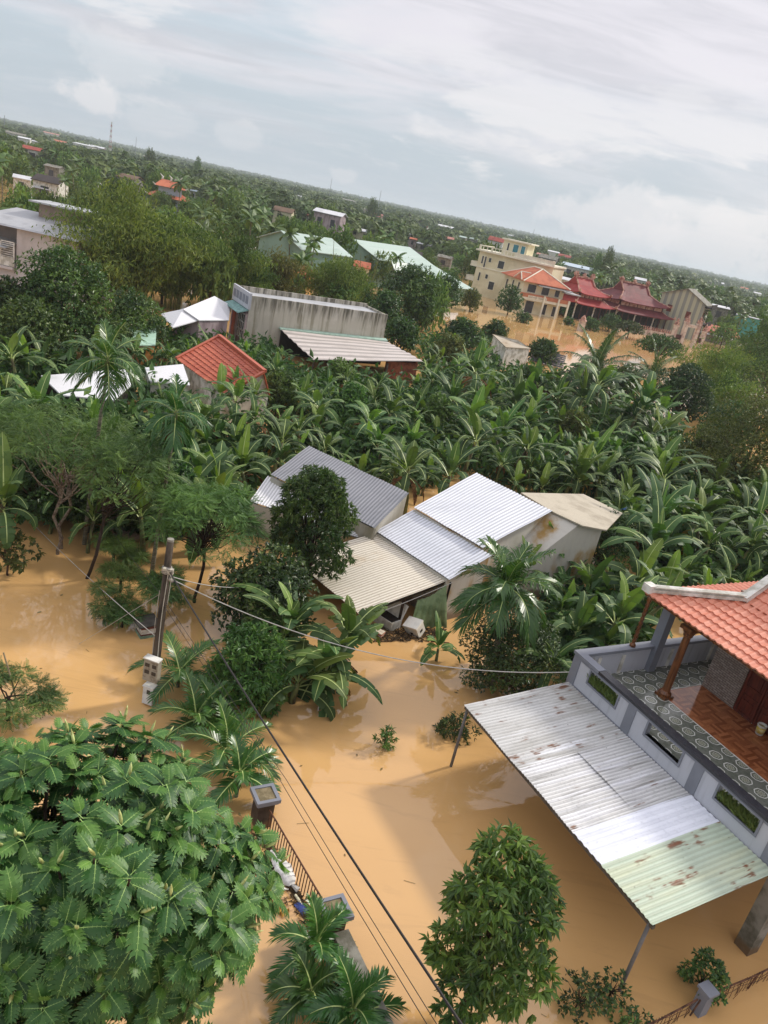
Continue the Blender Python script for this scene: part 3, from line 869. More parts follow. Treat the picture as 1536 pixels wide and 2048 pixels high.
# front parapet with three openings
WIN = [(0.67, 1.87), (3.12, 4.36), (5.62, 6.84)]
Z0, Z1, ZT = 2.94, 3.36, 3.45
mb = MB()
xs = [-0.12]
for a, b in WIN: xs += [a, b]
xs.append(8.4)
mb.box(-0.12, 8.4, 0, 0.15, 2.345, Z0); mb.box(-0.12, 8.4, 0, 0.15, Z1, ZT)
for i in range(0, len(xs), 2):
    mb.box(xs[i], xs[i + 1], 0.0005, 0.1495, Z0, Z1)
# far parapet
mb.box(-0.12, 0.03, 0.15, 9.5, 2.56, ZT)
pp = mb.build('parapet', M_PALE, hs)
tr = MB()
tr.box(-0.145, 8.4, -0.03, -0.002, 2.34, 2.50); tr.box(-0.145, 8.4, -0.022, -0.002, 3.37, ZT)
tr.box(-0.145, 0.16, -0.026, -0.002, 2.50, 3.37)
for c_ in (2.45, 4.93, 7.35):
    tr.box(c_ - 0.16, c_ + 0.16, -0.024, -0.002, 2.50, 3.37)
tr.box(-0.145, -0.122, -0.03, 9.5, 2.34, 2.62)
tr.build('trim', M_GREY, pp)
cp = MB()
cp.box(-0.19, 0.95, -0.05, 0.24, ZT, 3.55); cp.box(-0.19, 0.12, 0.24, 9.5, ZT, 3.55)
cp.build('coping', M_GREY, pp)
cp = MB(); cp.box(0.95, 8.45, -0.045, 0.25, ZT + 0.002, 3.54); o = cp.build('coping', M_BLACK, pp); o['label'] = 'black granite coping'
for i, (a, b) in enumerate(WIN):
    fr = MB()
    for (x0, x1, z0, z1) in ((a - 0.06, b + 0.06, Z0 - 0.06, Z0), (a - 0.06, b + 0.06, Z1, Z1 + 0.06), (a - 0.06, a, Z0, Z1), (b, b + 0.06, Z0, Z1)):
        fr.box(x0, x1, -0.035, 0.155, z0, z1)
    f_ = fr.build('window_frame', M_GREY, pp)
    if i != 1:
        gr = MB(); r_ = np.random.default_rng(40 + i)
        k = 900
        T = np.stack([r_.uniform(a + .02, b - .02, k), r_.uniform(0.05, 0.20, k), r_.uniform(Z0 - .12, Z0 - .02, k)], -1)
        A = unit(np.stack([r_.normal(0, .45, k), r_.normal(-0.15, .25, k), np.ones(k)], -1))
        gr.inst(T_BLADE, frames(A, r_.normal(size=(k, 3))), T, r_.uniform(0.18, 0.42, k), r_.uniform(0.65, 1.0, k))
        gr.build('planter_grass', L_FARPALM, f_)
# pale ribs, pier and turned post of the far parapet
for t_ in (0.55, 0.85, 1.9, 4.15, 4.75, 6.2, 6.6, 7.0, 7.5):
    rb = MB(); rb.box(0.031, 0.075, t_, t_ + 0.13, ZF + 0.02, 3.30); rb.build('rib', M_WHITE, pp)
mb = MB(); mb.box(-0.10, 0.22, 3.18, 3.48, ZF, 5.52); mb.build('pier', M_GREY, hs)
mb = MB()
prof = [(0.10, 0), (0.10, 0.08), (0.06, 0.12)]
for i in range(9):
    zz = 0.16 + i * 0.165
    prof += [(0.05, zz), (0.075, zz + 0.05), (0.05, zz + 0.11)]
prof += [(0.07, 1.68), (0.09, 1.78), (0.09, 1.86)]
mb.lathe(prof, 10, (-0.03, 2.28, 3.55)); mb.build('turned_post', M_WOOD, hs, True)
for s_ in (1.42, 6.1):
    cm = MB()
    cm.box(s_ - 0.21, s_ + 0.21, 2.67 - 0.21, 2.67 + 0.21, ZF, ZF + 0.09)
    cm.lathe([(0.20, 0.09), (0.21, 0.15), (0.17, 0.20), (0.135, 0.24), (0.125, 0.3), (0.115, 2.0), (0.11, 2.2), (0.15, 2.24), (0.15, 2.3), (0.19, 2.38), (0.21, 2.44)], 16, (s_, 2.67, ZF))
    cm.box(s_ - 0.22, s_ + 0.22, 2.45, 2.89, ZF + 2.44, ZF + 2.56)
    cm.build('column', M_WOOD, hs, True if False else False)
mb = MB(); mb.box(1.21, 2.46, 4.68, 4.9, ZF, 6.2); mb.box(1.21, 1.43, 4.9, 9.5, ZF, 6.2); mb.build('brick_wall', M_RBRICK, hs)
mb = MB(); mb.box(2.46, 8.4, 4.72, 4.9, ZF, 6.2)
dr = mb.build('door', M_DOOR, hs)
pn = MB()
for k in range(8):
    x0 = 2.52 + k * 0.72
    pn.box(x0, x0 + 0.06, 4.68, 4.718, ZF, 5.6); pn.box(x0 + 0.62, x0 + 0.68, 4.68, 4.718, ZF, 5.6)
    for z0 in (ZF + 0.0, ZF + 0.62, ZF + 0.92, ZF + 1.55, ZF + 2.1, ZF + 2.75):
        pn.box(x0 + 0.06, x0 + 0.62, 4.685, 4.717, z0, z0 + 0.09)
    pn.box(x0 + 0.16, x0 + 0.52, 4.69, 4.717, ZF + 0.18, ZF + 0.52); pn.box(x0 + 0.16, x0 + 0.52, 4.69, 4.717, ZF + 1.08, ZF + 1.48)
pn.build('panelling', M_DOOR, dr)
# roof: front slope, side skirt below a small gable
EZ, SL = 5.45, 0.337
rf = MB()
k1 = 2.02
L1 = 9.2
tiled(rf, (-0.3, 2.17, EZ), (L1, 2.17, EZ), (L1, 2.17 + k1, EZ + k1 * SL), (-0.3, 2.17 + k1, EZ + k1 * SL), 0.235, 0.30,
      inside=lambda u, v: u * (L1 + .3) >= v * k1 - 0.1)
tiled(rf, (1.72, 4.19, 6.13), (L1, 4.19, 6.13), (L1, 6.6, 7.75), (1.72, 6.6, 7.75), 0.235, 0.30)
tiled(rf, (-0.3, 11, EZ), (-0.3, 2.17, EZ), (1.72, 2.17, EZ + k1 * SL), (1.72, 11, EZ + k1 * SL), 0.235, 0.30,
      inside=lambda u, v: (1 - u) * 8.83 >= v * k1 - 0.1)
roof = rf.build('roof', M_TILE, hs)
uf = MB()
uf.prism([(-0.25, 2.25, EZ - .05), (L1, 2.25, EZ - .05), (L1, 4.19, 6.06), (1.70, 4.19, 6.06)], (0, 0, -0.06))
uf.prism([(-0.25, 11, EZ - .05), (-0.25, 2.25, EZ - .05), (1.70, 4.19, 6.06), (1.70, 11, 6.06)], (0, 0, -0.06))
uf.prism([(1.72, 4.19, 6.05), (1.72, 6.6, 7.67), (1.72, 9.0, 6.05)], (0.12, 0, 0))
uf.prism([(1.72, 6.6, 7.70), (L1, 6.6, 7.70), (L1, 9.6, 5.8), (1.72, 9.6, 5.8)], (0, 0, -0.08))
uf.build('eaves_board', M_WOOD, roof)
rc = MB()
def cap_run(mb, a, b, w_=0.13, h_=0.15):
    a, b = Vector(a), Vector(b); d_ = (b - a).normalized(); sd = d_.cross(Vector((0, 0, 1))).normalized(); upv = sd.cross(d_)
    for (ww, h0, h1) in ((w_, -0.02, h_ * 0.55), (w_ * 0.7, h_ * 0.55, h_ * 0.85), (w_ * 1.0, h_ * 0.85, h_ * 1.1)):
        p = [a - sd * ww + upv * h0, b - sd * ww + upv * h0, b + sd * ww + upv * h0, a + sd * ww + upv * h0,
             a - sd * ww + upv * h1, b - sd * ww + upv * h1, b + sd * ww + upv * h1, a + sd * ww + upv * h1]
        mb.hexa(p)
cap_run(rc, (-0.22, 2.25, EZ + .07), (1.74, 4.21, 6.20)); cap_run(rc, (1.74, 4.13, 6.17), (1.74, 6.6, 7.80)); cap_run(rc, (1.74, 6.6, 7.86), (L1, 6.6, 7.86))
cap_run(rc, (1.74, 6.6, 7.80), (1.74, 9.0, 6.17))
rc.box(-0.32, 0.0, 2.10, 2.42, EZ + 0.06, EZ + 0.32)
rc.build('ridge_cap', M_WHITE, roof)
pl_ = MB(); pl_.box(7.5, 7.9, 0.05, 0.45, -0.6, 2.34); pl_.build('stone_pillar', M_CONC, hs)

bk_ = thing('bucket', 'white paint bucket standing on the glossy brown terrace floor', 'bucket', S(3.67, 4.44, ZF + .006), GRID)
mb = MB(); mb.lathe([(0.10, 0), (0.115, 0.02), (0.135, 0.30), (0.145, 0.305), (0.145, 0.34), (0.128, 0.34), (0.12, 0.28), (0.10, 0.03)], 18)
mb.build('pail', plain('bucket_plastic', hexc('#d9d6cc'), 0.1, 4, 0.4), bk_, True)
mb = MB(); mb.lathe([(0.1215, 0.07), (0.1365, 0.27)], 18); mb.build('paper_wrap', plain('yellow_printed_wrap', hexc('#d3c48a'), 0.2, 9, 0.5, col2=hexc('#c8a92c'), lo=0.5, hi=0.54), bk_, True)

# ------------------------------------------------------------------ metal canopy in front of the terrace
cn = thing('metal_canopy', 'long lean-to canopy of rusty corrugated metal sheets beside the terrace', 'canopy', S(0, 0), GRID)
SIL = sheet_mat('weathered_silver_sheet', hexc('#c6c6c4'), hexc('#a3a19b'), 0.8, 0.42, 0.66, 0.38, (0.28, 3.2), bright=hexc('#eceef2'), bright_amt=0.9, metal=0.1, groove=0.28)
SIL2 = sheet_mat('streaked_silver_sheet', hexc('#cccccb'), hexc('#84827e'), 0.12, 0.52, 0.70, 0.38, (0.30, 6.0), bright=hexc('#e8e9ee'), bright_amt=0.6, metal=0.1, groove=0.3)
WHT = sheet_mat('bright_white_sheet', hexc('#e3e6ef'), hexc('#c9ccd6'), 0.0, 0.5, 0.75, 0.3, (0.2, 3.0), groove=0.12)
GRN = sheet_mat('faded_green_sheet', hexc('#b6c4b0'), hexc('#c4c9aa'), 0.72, 0.45, 0.7, 0.5, (0.30, 3.0), rustcol=(0.25, 0.09, 0.035), groove=0.3)
def zc_(t_): return 2.47 + (t_ / 3.94) * 0.30
def sheet(s0, s1, t0, t1, mat, label, dz=0.0, pitch=0.11, amp=0.022, sq=False):
    mb = MB()
    corrugated(mb, (s0, t0, zc_(t0) + dz), (s1, t0, zc_(t0) + dz), (s1, t1, zc_(t1) + dz), (s0, t1, zc_(t1) + dz), pitch, amp, 0, 0.01, 6, sq, 4)
    o = mb.build('roof_sheet', mat, cn); o['label'] = label
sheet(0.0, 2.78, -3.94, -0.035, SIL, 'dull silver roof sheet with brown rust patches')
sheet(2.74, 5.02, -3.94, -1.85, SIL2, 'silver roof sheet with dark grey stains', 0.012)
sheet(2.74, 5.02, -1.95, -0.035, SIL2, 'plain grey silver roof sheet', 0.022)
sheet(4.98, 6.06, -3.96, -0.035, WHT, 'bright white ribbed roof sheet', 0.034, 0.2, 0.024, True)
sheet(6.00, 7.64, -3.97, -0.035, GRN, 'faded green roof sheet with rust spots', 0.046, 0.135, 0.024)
for s_ in (0.10, 7.50):
    mb = MB(); mb.tube([(s_, -3.86, -0.6), (s_, -3.86, 2.13)], 0.045, 10); mb.build('post', M_PIPE, cn, True)
mb = MB(); mb.box(0.0, 7.62, -3.90, -3.82, 2.06, 2.15); mb.build('beam', M_STEEL, cn)
for s_ in (0.1, 2.6, 5.0, 7.5):
    mb = MB(); mb.hexa([(s_ - .03, -3.8, 2.05), (s_ + .03, -3.8, 2.05), (s_ + .03, -0.05, 2.34), (s_ - .03, -0.05, 2.34), (s_ - .03, -3.8, 2.14), (s_ + .03, -3.8, 2.14), (s_ + .03, -0.05, 2.43), (s_ - .03, -0.05, 2.43)])
    mb.build('rafter', M_STEEL, cn)

# ------------------------------------------------------------------ gate wall, left of the street
def gate_pillar(s_, t_, label):
    t = thing('gate_pillar', label, 'pillar', S(s_, t_), GRID, 'gate pillars with flat grey caps')
    mb = MB(); mb.box(-0.21, 0.21, -0.21, 0.21, -0.6, 0.80); mb.build('shaft', M_DARKP, t)
    c = MB()
    c.box(-0.27, 0.27, -0.27, 0.27, 0.78, 0.84)
    for (x0, x1, y0, y1) in ((-0.31, 0.31, -0.31, -0.22), (-0.31, 0.31, 0.22, 0.31), (-0.31, -0.22, -0.22, 0.22), (0.22, 0.31, -0.22, 0.22)):
        c.box(x0, x1, y0, y1, 0.84, 0.95)
    cp = c.build('cap', M_GREY, t)
    c = MB(); c.box(-0.218, 0.218, -0.218, 0.218, 0.842, 0.925); c.build('cap_top', M_GRIT, cp)
M_DARKP = plain('dark_pillar_paint', hexc('#4a3f38'), 0.2, 4, 0.6, 0.3, tide=.25)
M_GRIT = plain('gritty_cement', hexc('#8a7d62'), 0.25, 6, 0.9, 0.2, col2=hexc('#6a6048'))
gate_pillar(0.72, -10.07, 'square pillar with grey cap, partly behind the breadfruit leaves')
gate_pillar(4.32, -9.68, 'square pillar with grey cap beside the areca palm')
rl = thing('iron_railing', 'brown iron bar railing between the two capped gate pillars', 'railing', S(0, 0), GRID)
a, b = Vector((1.0, -10.02, 0)), Vector((4.02, -9.72, 0))
mb = MB(); mb.tube([a + Vector((0, 0, .66)), b + Vector((0, 0, .66))], 0.024, 6); mb.build('top_rail', M_RUSTY, rl)
for i in range(25):
    p = a.lerp(b, (i + 0.5) / 25)
    mb = MB(); mb.tube([p + Vector((0, 0, -0.4)), p + Vector((0, 0, .65))], 0.014, 5, cap=False); mb.build('bar', M_RUSTY, rl)
wl = thing('low_wall', 'low garden wall with light grey coping under the lower palm fronds', 'wall', S(0, 0), GRID)
mb = MB(); mb.box(4.72, 7.4, -9.78, -9.58, -0.6, 0.62); mb.build('masonry', M_WHITE, wl)
mb = MB(); mb.box(4.7, 7.42, -9.86, -9.50, 0.62, 0.70); mb.build('coping', M_CONC, wl)
# flotsam along the railing
rg = np.random.default_rng(77)
mb = MB(); mt = plain('wet_flotsam', hexc('#5d4c36'), 0.3, 9, 0.85, 0.2, col2=hexc('#33281c'))
for i in range(700):
    s_ = rg.uniform(0.9, 4.3); t_ = -10.02 + 0.1 * (s_ - 1) - abs(rg.normal(0, 0.17)) - 0.05
    a_ = rg.uniform(0, 3.14); l = rg.uniform(0.04, 0.22)
    p = S(s_, t_, 0.012 + 0.02 * rg.random()); dv = Vector((math.cos(a_), math.sin(a_), rg.normal(0, 0.15))) * l
    mb.tube([p - dv * .5, p + dv * .5], rg.uniform(0.004, 0.014), 4)
tag(mb.build('debris', mt), 'band of twigs and straw floating against the railing', 'debris', kind='stuff')
sk = thing('plastic_sack', 'bulging white plastic sack floating among twigs by the railing', 'sack', S(2.35, -10.05, 0.03), GRID + rad(6))
mb = MB(); rows = []
for i in range(13):
    f = i / 12; r = 0.20 * (math.sin(max(0.03, min(0.97, f * 0.94 + 0.03)) * math.pi) ** 0.45) + 0.012 * math.sin(f * 17)
    rows.append((f * 0.95 - 0.47, r))
V = []; nn_ = 14
for j, (x, r) in enumerate(rows):
    for i in range(nn_):
        a_ = 2 * math.pi * i / nn_; q = 1 + 0.07 * math.sin(3 * a_ + j) + 0.05 * math.sin(7 * a_ + 2 * j)
        V.append((x, r * 1.1 * q * math.cos(a_), 0.05 + 0.62 * r * q * math.sin(a_)))
mb.add(V, [[j * nn_ + i, j * nn_ + (i + 1) % nn_, (j + 1) * nn_ + (i + 1) % nn_, (j + 1) * nn_ + i] for j in range(12) for i in range(nn_)])
mb.build('bag', plain('white_woven_plastic', hexc('#dedcd8'), 0.08, 5, 0.5, col2=hexc('#bdbab4')), sk, True)
M_SEND = plain('sack_end', hexc('#c9c6c0'), 0.1, 6, 0.5)
for pts_ in ([(0.46, 0, .05), (0.54, 0.03, .06), (0.64, 0.08, .04)], [(-0.46, 0, .05), (-0.52, -0.02, .05), (-0.60, -0.06, .04)]):
    mb = MB(); mb.tube(pts_, [0.02, 0.05, 0.07], 7); mb.build('tied_end', M_SEND, sk)
def bottle(label, s_, t_, a_, col, l=0.24):
    t = thing('plastic_bottle', label, 'bottle', S(s_, t_, 0.03), GRID + a_, 'bottles floating by the railing')
    mb = MB(); mb.xf = Matrix.Rotation(rad(90), 4, 'Y')
    mb.lathe([(0.03, 0), (0.035, 0.02), (0.035, l * .65), (0.014, l * .85), (0.013, l * .92)], 10); mb.build('body', plain('bottle_' + label.split()[0], col, 0.05, 4, 0.25), t, True)
    mb = MB(); mb.xf = Matrix.Rotation(rad(90), 4, 'Y'); mb.lathe([(0.017, l * .92), (0.017, l)], 8); mb.build('cap', M_WHITE, t)
bottle('cream plastic bottle lying between the white sack and the blue packet', 3.05, -10.0, 0.2, hexc('#d8cfae'), 0.3)
bottle('white plastic bottle lying at the near end of the sack', 2.78, -10.32, 1.2, hexc('#e4e2da'))
pk = MB()
pk.xf = Matrix.Translation(S(3.42, -9.98, 0.02)) @ Matrix.Rotation(GRID + 0.3, 4, 'Z')
n8 = 8
V = [(x * 0.17, y * 0.10, 0.05 * math.cos(x * 1.4) * math.cos(y * 1.4) + 0.012 * math.sin(9 * x + 5 * y)) for x in np.linspace(-1, 1, n8) for y in np.linspace(-1, 1, n8)]
V += [(v[0], v[1], -0.03) for v in V]
Q = [[i * n8 + j, (i + 1) * n8 + j, (i + 1) * n8 + j + 1, i * n8 + j + 1] for i in range(7) for j in range(7)]
Q += [[64 + q for q in r[::-1]] for r in Q]
pk.add(V, Q)
tag(pk.build('plastic_packet', plain('blue_packet', hexc('#3c4c8c'), 0.25, 12, 0.35, col2=hexc('#1f2a55')), None, True), 'crumpled blue plastic packet against the railing bars', 'packet')
st = MB()
rg = np.random.default_rng(9)
for i in range(16):
    p = S(2.9 + rg.uniform(0, .55), -10.45 + rg.normal(0, .05), 0.03)
    st.tube([p, p + Vector((rg.normal(0, .06), rg.normal(0, .06), .02)), p + Vector((rg.normal(0, .1), rg.normal(0, .1), .0))], [0.03, 0.035, 0.012], 6)
st.tube([S(2.45, -10.62, 0.02), S(2.9, -10.5, 0.03)], 0.012, 6)
tag(st.build('foam_scrap', plain('yellow_foam', hexc('#c79a3e'), 0.25, 9, 0.7, col2=hexc('#8d6424'))), 'lumpy yellow foam scrap with a thin stick beside the white sack', 'foam scrap')

rg = np.random.default_rng(31)
mb = MB()
for i in range(75):
    u, v = rg.uniform(20, 1500), rg.uniform(1180, 2040)
    p = G(u, v, 0.012); s_, t_ = to_s(p)
    if -0.6 < s_ < 9 and t_ > -4.2: continue
    a_ = rg.uniform(0, 6.28); l = rg.uniform(.03, .10); e_ = Vector((math.cos(a_), math.sin(a_), 0)); n_v = Vector((-e_.y, e_.x, 0))
    if rg.random() < .6: mb.quad(p - e_ * l, p + n_v * l * .4 + Vector((0, 0, .006)), p + e_ * l, p - n_v * l * .4 + Vector((0, 0, .004)))
    else: mb.tube([p - e_ * l * 1.6, p + e_ * l * 1.6], .006, 4)
tag(mb.build('floating_litter', plain('drowned_leaf_litter', hexc('#6a5a34'), 0.3, 2, 0.8, col2=hexc('#8a8258'))), 'scattered dead leaves and twigs drifting on the water', 'litter', kind='stuff')

# ------------------------------------------------------------------ low wire fence, right
fn = thing('wire_fence', 'sagging rusty wire fence either side of the grey post', 'fence', S(8.5, 0), GRID)
mb = MB(); mb.tube([(0, -5.3, .44), (0.02, -3.9, .42), (0, -2.65, .50)], 0.022, 5); mb.tube([(0, -2.15, .50), (0.02, -0.9, .44), (0, 1.2, .48)], 0.022, 5); mb.build('top_rail', M_RUSTY, fn)
rg = np.random.default_rng(4)
mb = MB()
for y in np.arange(-5.2, 1.2, 0.085):
    if -2.65 < y < -2.15: continue
    x = rg.normal(0, 0.02)
    mb.tube([(x, y, -0.2), (x + rg.normal(0, .03), y + rg.normal(0, .04), .2), (0, y + .01, .47)], 0.006, 4, cap=False)
for z in (0.12, 0.28):
    mb.tube([(rg.normal(0, .02), y, z + rg.normal(0, .02)) for y in np.arange(-5.2, -2.6, 0.3)], 0.006, 4, cap=False)
    mb.tube([(rg.normal(0, .02), y, z + rg.normal(0, .02)) for y in np.arange(-2.15, 1.2, 0.3)], 0.006, 4, cap=False)
mb.build('wire_mesh', M_RUSTY, fn)
for y in (-0.75, -2.72):
    mb = MB(); mb.tube([(0, y, -0.5), (0.03, y + .12, .50)], 0.02, 5); mb.build('stake', M_RUSTY, fn)
ps = thing('fence_post', 'square grey concrete fence post with flat cap standing in the water', 'post', S(8.5, -2.4), GRID)
mb = MB(); mb.box(-0.13, 0.13, -0.13, 0.13, -0.6, 0.66); mb.build('shaft', M_GREY, ps)
mb = MB(); mb.box(-0.17, 0.17, -0.17, 0.17, 0.66, 0.73); mb.build('cap', M_GREY, ps)

# ------------------------------------------------------------------ power pole, meters, cables
pb = G(303, 1398); pt = PY(341, 1082, pb.y + 0.1)
pl = thing('power_pole', 'weathered concrete power pole standing in the flood water', 'pole', pb)
dv = pt - pb
mb = MB(); mb.tube([dv * -0.12, dv * 0.3, dv], [0.128, 0.12, 0.098], 14); mb.build('shaft', plain('dirty_concrete_pole', hexc('#564c41'), 0.25, 2.2, 0.85, 0.2, (2, 2, 0.35), col2=hexc('#2e2720')), pl, True)
mb = MB(); mb.tube([dv * 1.0, dv * 1.012], 0.096, 14); mb.build('top_face', M_CONC, pl)
mb = MB()
for (ox, oy, f0, f1) in ((0.06, -0.125, 0.30, 0.84), (-0.13, -0.03, 0.25, 0.7), (0.13, 0.02, 0.62, 0.84)):
    mb.tube([dv * f + Vector((ox + 0.02 * math.sin(9 * f), oy, 0)) for f in np.linspace(f0, f1, 8)], 0.013, 5)
mb.build('conduit', plain('pale_cable', hexc('#b5b0a4'), 0.1, 5, 0.6), pl)
mb = MB(); mb.box(dv.x * .84 - .05, dv.x * .84 + .24, -0.18, -0.06, dv.z * .83, dv.z * .86); mb.tube([dv * .79 + Vector((.12, -.1, 0)), dv * .79 + Vector((.26, -.16, -.02))], 0.05, 8); mb.tube([dv * .815, dv * .845], 0.15, 12)
mb.build('insulator', plain('grimy_insulator', hexc('#b9b3a2'), 0.25, 8, 0.6, col2=hexc('#4a4448')), pl)
def meter_box(label, z0, hh, ww, col, c2, wins):
    t = thing('meter_box', label, 'meter box', pb + dv * (z0 / dv.z) + Vector((0.02, -0.15, 0)), rad(-12), 'meter boxes on the power pole')
    mb = MB(); mb.box(-ww / 2, ww / 2, -0.22, 0.0, 0, hh); bx = mb.build('case', plain('case_' + label.split()[0], col, 0.15, 5, 0.6, col2=c2, lo=0.48, hi=0.7), t)
    lip = MB(); lip.box(-ww / 2 - .02, ww / 2 + .02, -0.25, 0.0, hh, hh + .03); lip.build('lid', M_WHITE, t)
    for (x0, x1, z_0, z_1) in wins:
        wn_ = MB(); wn_.box(x0 * ww - ww / 2, x1 * ww - ww / 2, -0.228, -0.2, z_0 * hh, z_1 * hh); wn_.build('window', plain('meter_glass', hexc('#453f3a'), 0.1, 5, 0.3), t)
meter_box('large grimy meter box with four dark windows, upper on the pole', 0.86, 0.74, 0.46, hexc('#a09888'), hexc('#6d5f50'), [(0.1, 0.42, 0.66, 0.82), (0.6, 0.9, 0.66, 0.82), (0.1, 0.42, 0.34, 0.5), (0.6, 0.9, 0.34, 0.5)])
meter_box('small white meter box with one window, lower on the pole', 0.06, 0.60, 0.32, hexc('#dadbd8'), hexc('#b9b9b4'), [(0.4, 0.75, 0.62, 0.85)])
def cable(label, pts, r, mat, sag=0.0, name='cable'):
    P = []
    for a_, b_ in zip(pts, pts[1:]):
        a_, b_ = Vector(a_), Vector(b_)
        for i in range(24):
            f = i / 24; P.append(a_.lerp(b_, f) - Vector((0, 0, sag * 4 * f * (1 - f))))
    P.append(Vector(pts[-1]))
    mb = MB(); mb.tube(P, r, 5)
    tag(mb.build(name, mat), label, 'cable', 'overhead cables from the power pole')
M_CABLE = plain('black_cable', hexc('#2a2624'), 0.1, 4, 0.5); M_CABLEW = plain('grey_white_cable', hexc('#b4b2ac'), 0.1, 4, 0.5)
A0 = pb + dv * 0.84
cable('thick black cable running from the pole down the middle of the flooded street', [A0, PY(960, 2105, 6.4)], 0.021, M_CABLE, 0.10)
A1 = pb + dv * 0.62
cable('thin dark wire left of the thick cable, running past the railing', [A1, PY(560, 1560, 13.2), PY(870, 2075, 7.2)], 0.007, M_CABLE, 0.02)
cable('thin dark wire between the thick cable and its thinner neighbour', [A1 + Vector((0.12, 0, .05)), PY(573, 1560, 13.2), PY(890, 2075, 7.2)], 0.007, M_CABLE, 0.02)
cable('pale grey cable sagging from the pole to the terrace house corner', [pb + dv * 0.79, S(-0.14, 0.0, 2.75)], 0.016, M_CABLEW, 0.95)
cable('whitish wire sagging from the pole to the longan tree and shed', [pb + dv * 0.80, PY(600, 1148, 26.5)], 0.014, M_CABLEW, 0.5)
cable('grey wire strung from the shed eave across the tarp to the banana clump', [PY(905, 1165, 26.8), PY(650, 1262, 24.5)], 0.012, M_CABLEW, 0.1)
cable('pale wire running from the pole up to the upper left trees', [pb + dv * 0.40, PY(40, 1020, 30)], 0.011, M_CABLEW, 0.15)
cable('thin dark wire from the pole towards the slanting brown trunk', [pb + dv * 0.66, PY(150, 950, 34)], 0.008, M_CABLE, 0.2)
cable('faint grey guy wire slanting from the pole down to the open water', [pb + dv * 0.70, G(158, 1288, 0.0)], 0.007, M_CABLEW, 0.0)
q = G(41, 1422)
mb = MB(); tq = PY(7, 1305, q.y + .2); mb.tube([q - Vector((0, 0, .3)), (q + tq) / 2, tq], [0.03, 0.026, 0.022], 6)
tag(mb.build('bamboo_stick', plain('pale_stick', hexc('#9a8a6c'), 0.15, 6, 0.7)), 'thin pale stick poking out of the water at the left', 'stick')

# ------------------------------------------------------------------ striped hive box in the water
o = G(291, 1268)
bx = thing('hive_box', 'small box hive striped white, red and green with a dark roof, in the water', 'hive box', o, GRID + rad(8))
mb = MB(); mb.box(-.27, .27, -.27, .27, -.2, .10); mb.build('base', plain('hive_green', hexc('#8ba58c'), 0.2, 4, 0.7), bx)
mb = MB(); mb.box(-.25, .25, -.25, .25, .10, .16); mb.box(-.25, .25, -.25, .25, .34, .46); mb.build('band', plain('hive_red', hexc('#7a4238'), 0.2, 4, 0.7), bx)
mb = MB(); mb.box(-.255, .255, -.255, .255, .16, .34); mb.build('body', M_WHITE, bx)
mb = MB(); mb.slab((-.36, -.36, .50), (.36, -.36, .50), (.36, .36, .56), (-.36, .36, .56), .04); mb.build('roof', plain('hive_roof', hexc('#4b4741'), 0.2, 5, 0.8), bx)
# ------------------------------------------------------------------ sheds in the middle
def grid_thing(name, label, cat, s0, t0, group=None):
    t = thing(name, label, cat, S(s0, t0), GRID, group)
    def L(u, v, z):
        p = G(u, v, z); a, b = to_s(p); return Vector((a - s0, b - t0, z))
    return t, L
R_BEIGE = sheet_mat('old_cream_sheet', hexc('#e6dfcf'), hexc('#cdb28a'), 0.12, 0.5, 0.75, 0.5, (0.35, 0.8), rustcol=(0.30, 0.17, 0.07))
R_WHITE = sheet_mat('white_blue_sheet', hexc('#e0e3ea'), hexc('#c9ccd3'), 0.0, 0.5, 0.75, 0.35, (0.25, 1.5))
R_GREY = sheet_mat('grey_galvanised_sheet', hexc('#98999e'), hexc('#83858a'), 0.0, 0.5, 0.75, 0.4, (0.3, 1.6))
R_BRIGHT = sheet_mat('new_white_sheet', hexc('#ececee'), hexc('#d6d7da'), 0.0, 0.55, 0.8, 0.35, (0.3, 1.5))
R_FIBRO = sheet_mat('mouldy_fibre_cement', hexc('#c4baa6'), hexc('#9c917e'), 0.0, 0.45, 0.7, 0.8, (0.8, 0.8))

t, L = grid_thing('open_shed', 'open shed with old cream corrugated roof, nearest of the sheds', 'shed', -9.3, -2)
a, b, c_, d_ = L(583, 1117, 1.0), L(719, 1229, 1.0), L(899, 1161, 1.9), L(751, 1068, 1.9)
mb = MB(); corrugated(mb, a, b, c_, d_, 0.15, 0.032); mb.build('roof', R_BEIGE, t)
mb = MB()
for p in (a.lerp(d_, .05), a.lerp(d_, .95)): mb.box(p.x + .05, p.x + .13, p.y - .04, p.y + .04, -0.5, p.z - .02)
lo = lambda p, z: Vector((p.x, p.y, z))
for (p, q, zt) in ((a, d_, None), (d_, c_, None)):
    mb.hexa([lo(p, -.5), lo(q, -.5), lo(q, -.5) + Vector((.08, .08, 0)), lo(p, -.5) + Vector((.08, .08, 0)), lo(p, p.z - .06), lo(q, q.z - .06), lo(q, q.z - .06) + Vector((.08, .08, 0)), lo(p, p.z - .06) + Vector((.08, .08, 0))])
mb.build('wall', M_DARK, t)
for f in (0.06, 0.5, 0.96):
    p = b.lerp(c_, f); mb = MB(); mb.box(p.x - .14, p.x - .06, p.y - .04, p.y + .04, -.5, p.z - .03); mb.build('post', M_BARKD, t)
mb = MB(); p, q = b, c_
mb.hexa([p + Vector((-.12, 0, -.14)), q + Vector((-.12, 0, -.14)), q + Vector((-.05, 0, -.14)), p + Vector((-.05, 0, -.14)), p + Vector((-.12, 0, -.02)), q + Vector((-.12, 0, -.02)), q + Vector((-.05, 0, -.02)), p + Vector((-.05, 0, -.02))]); mb.build('beam', M_BARKD, t)

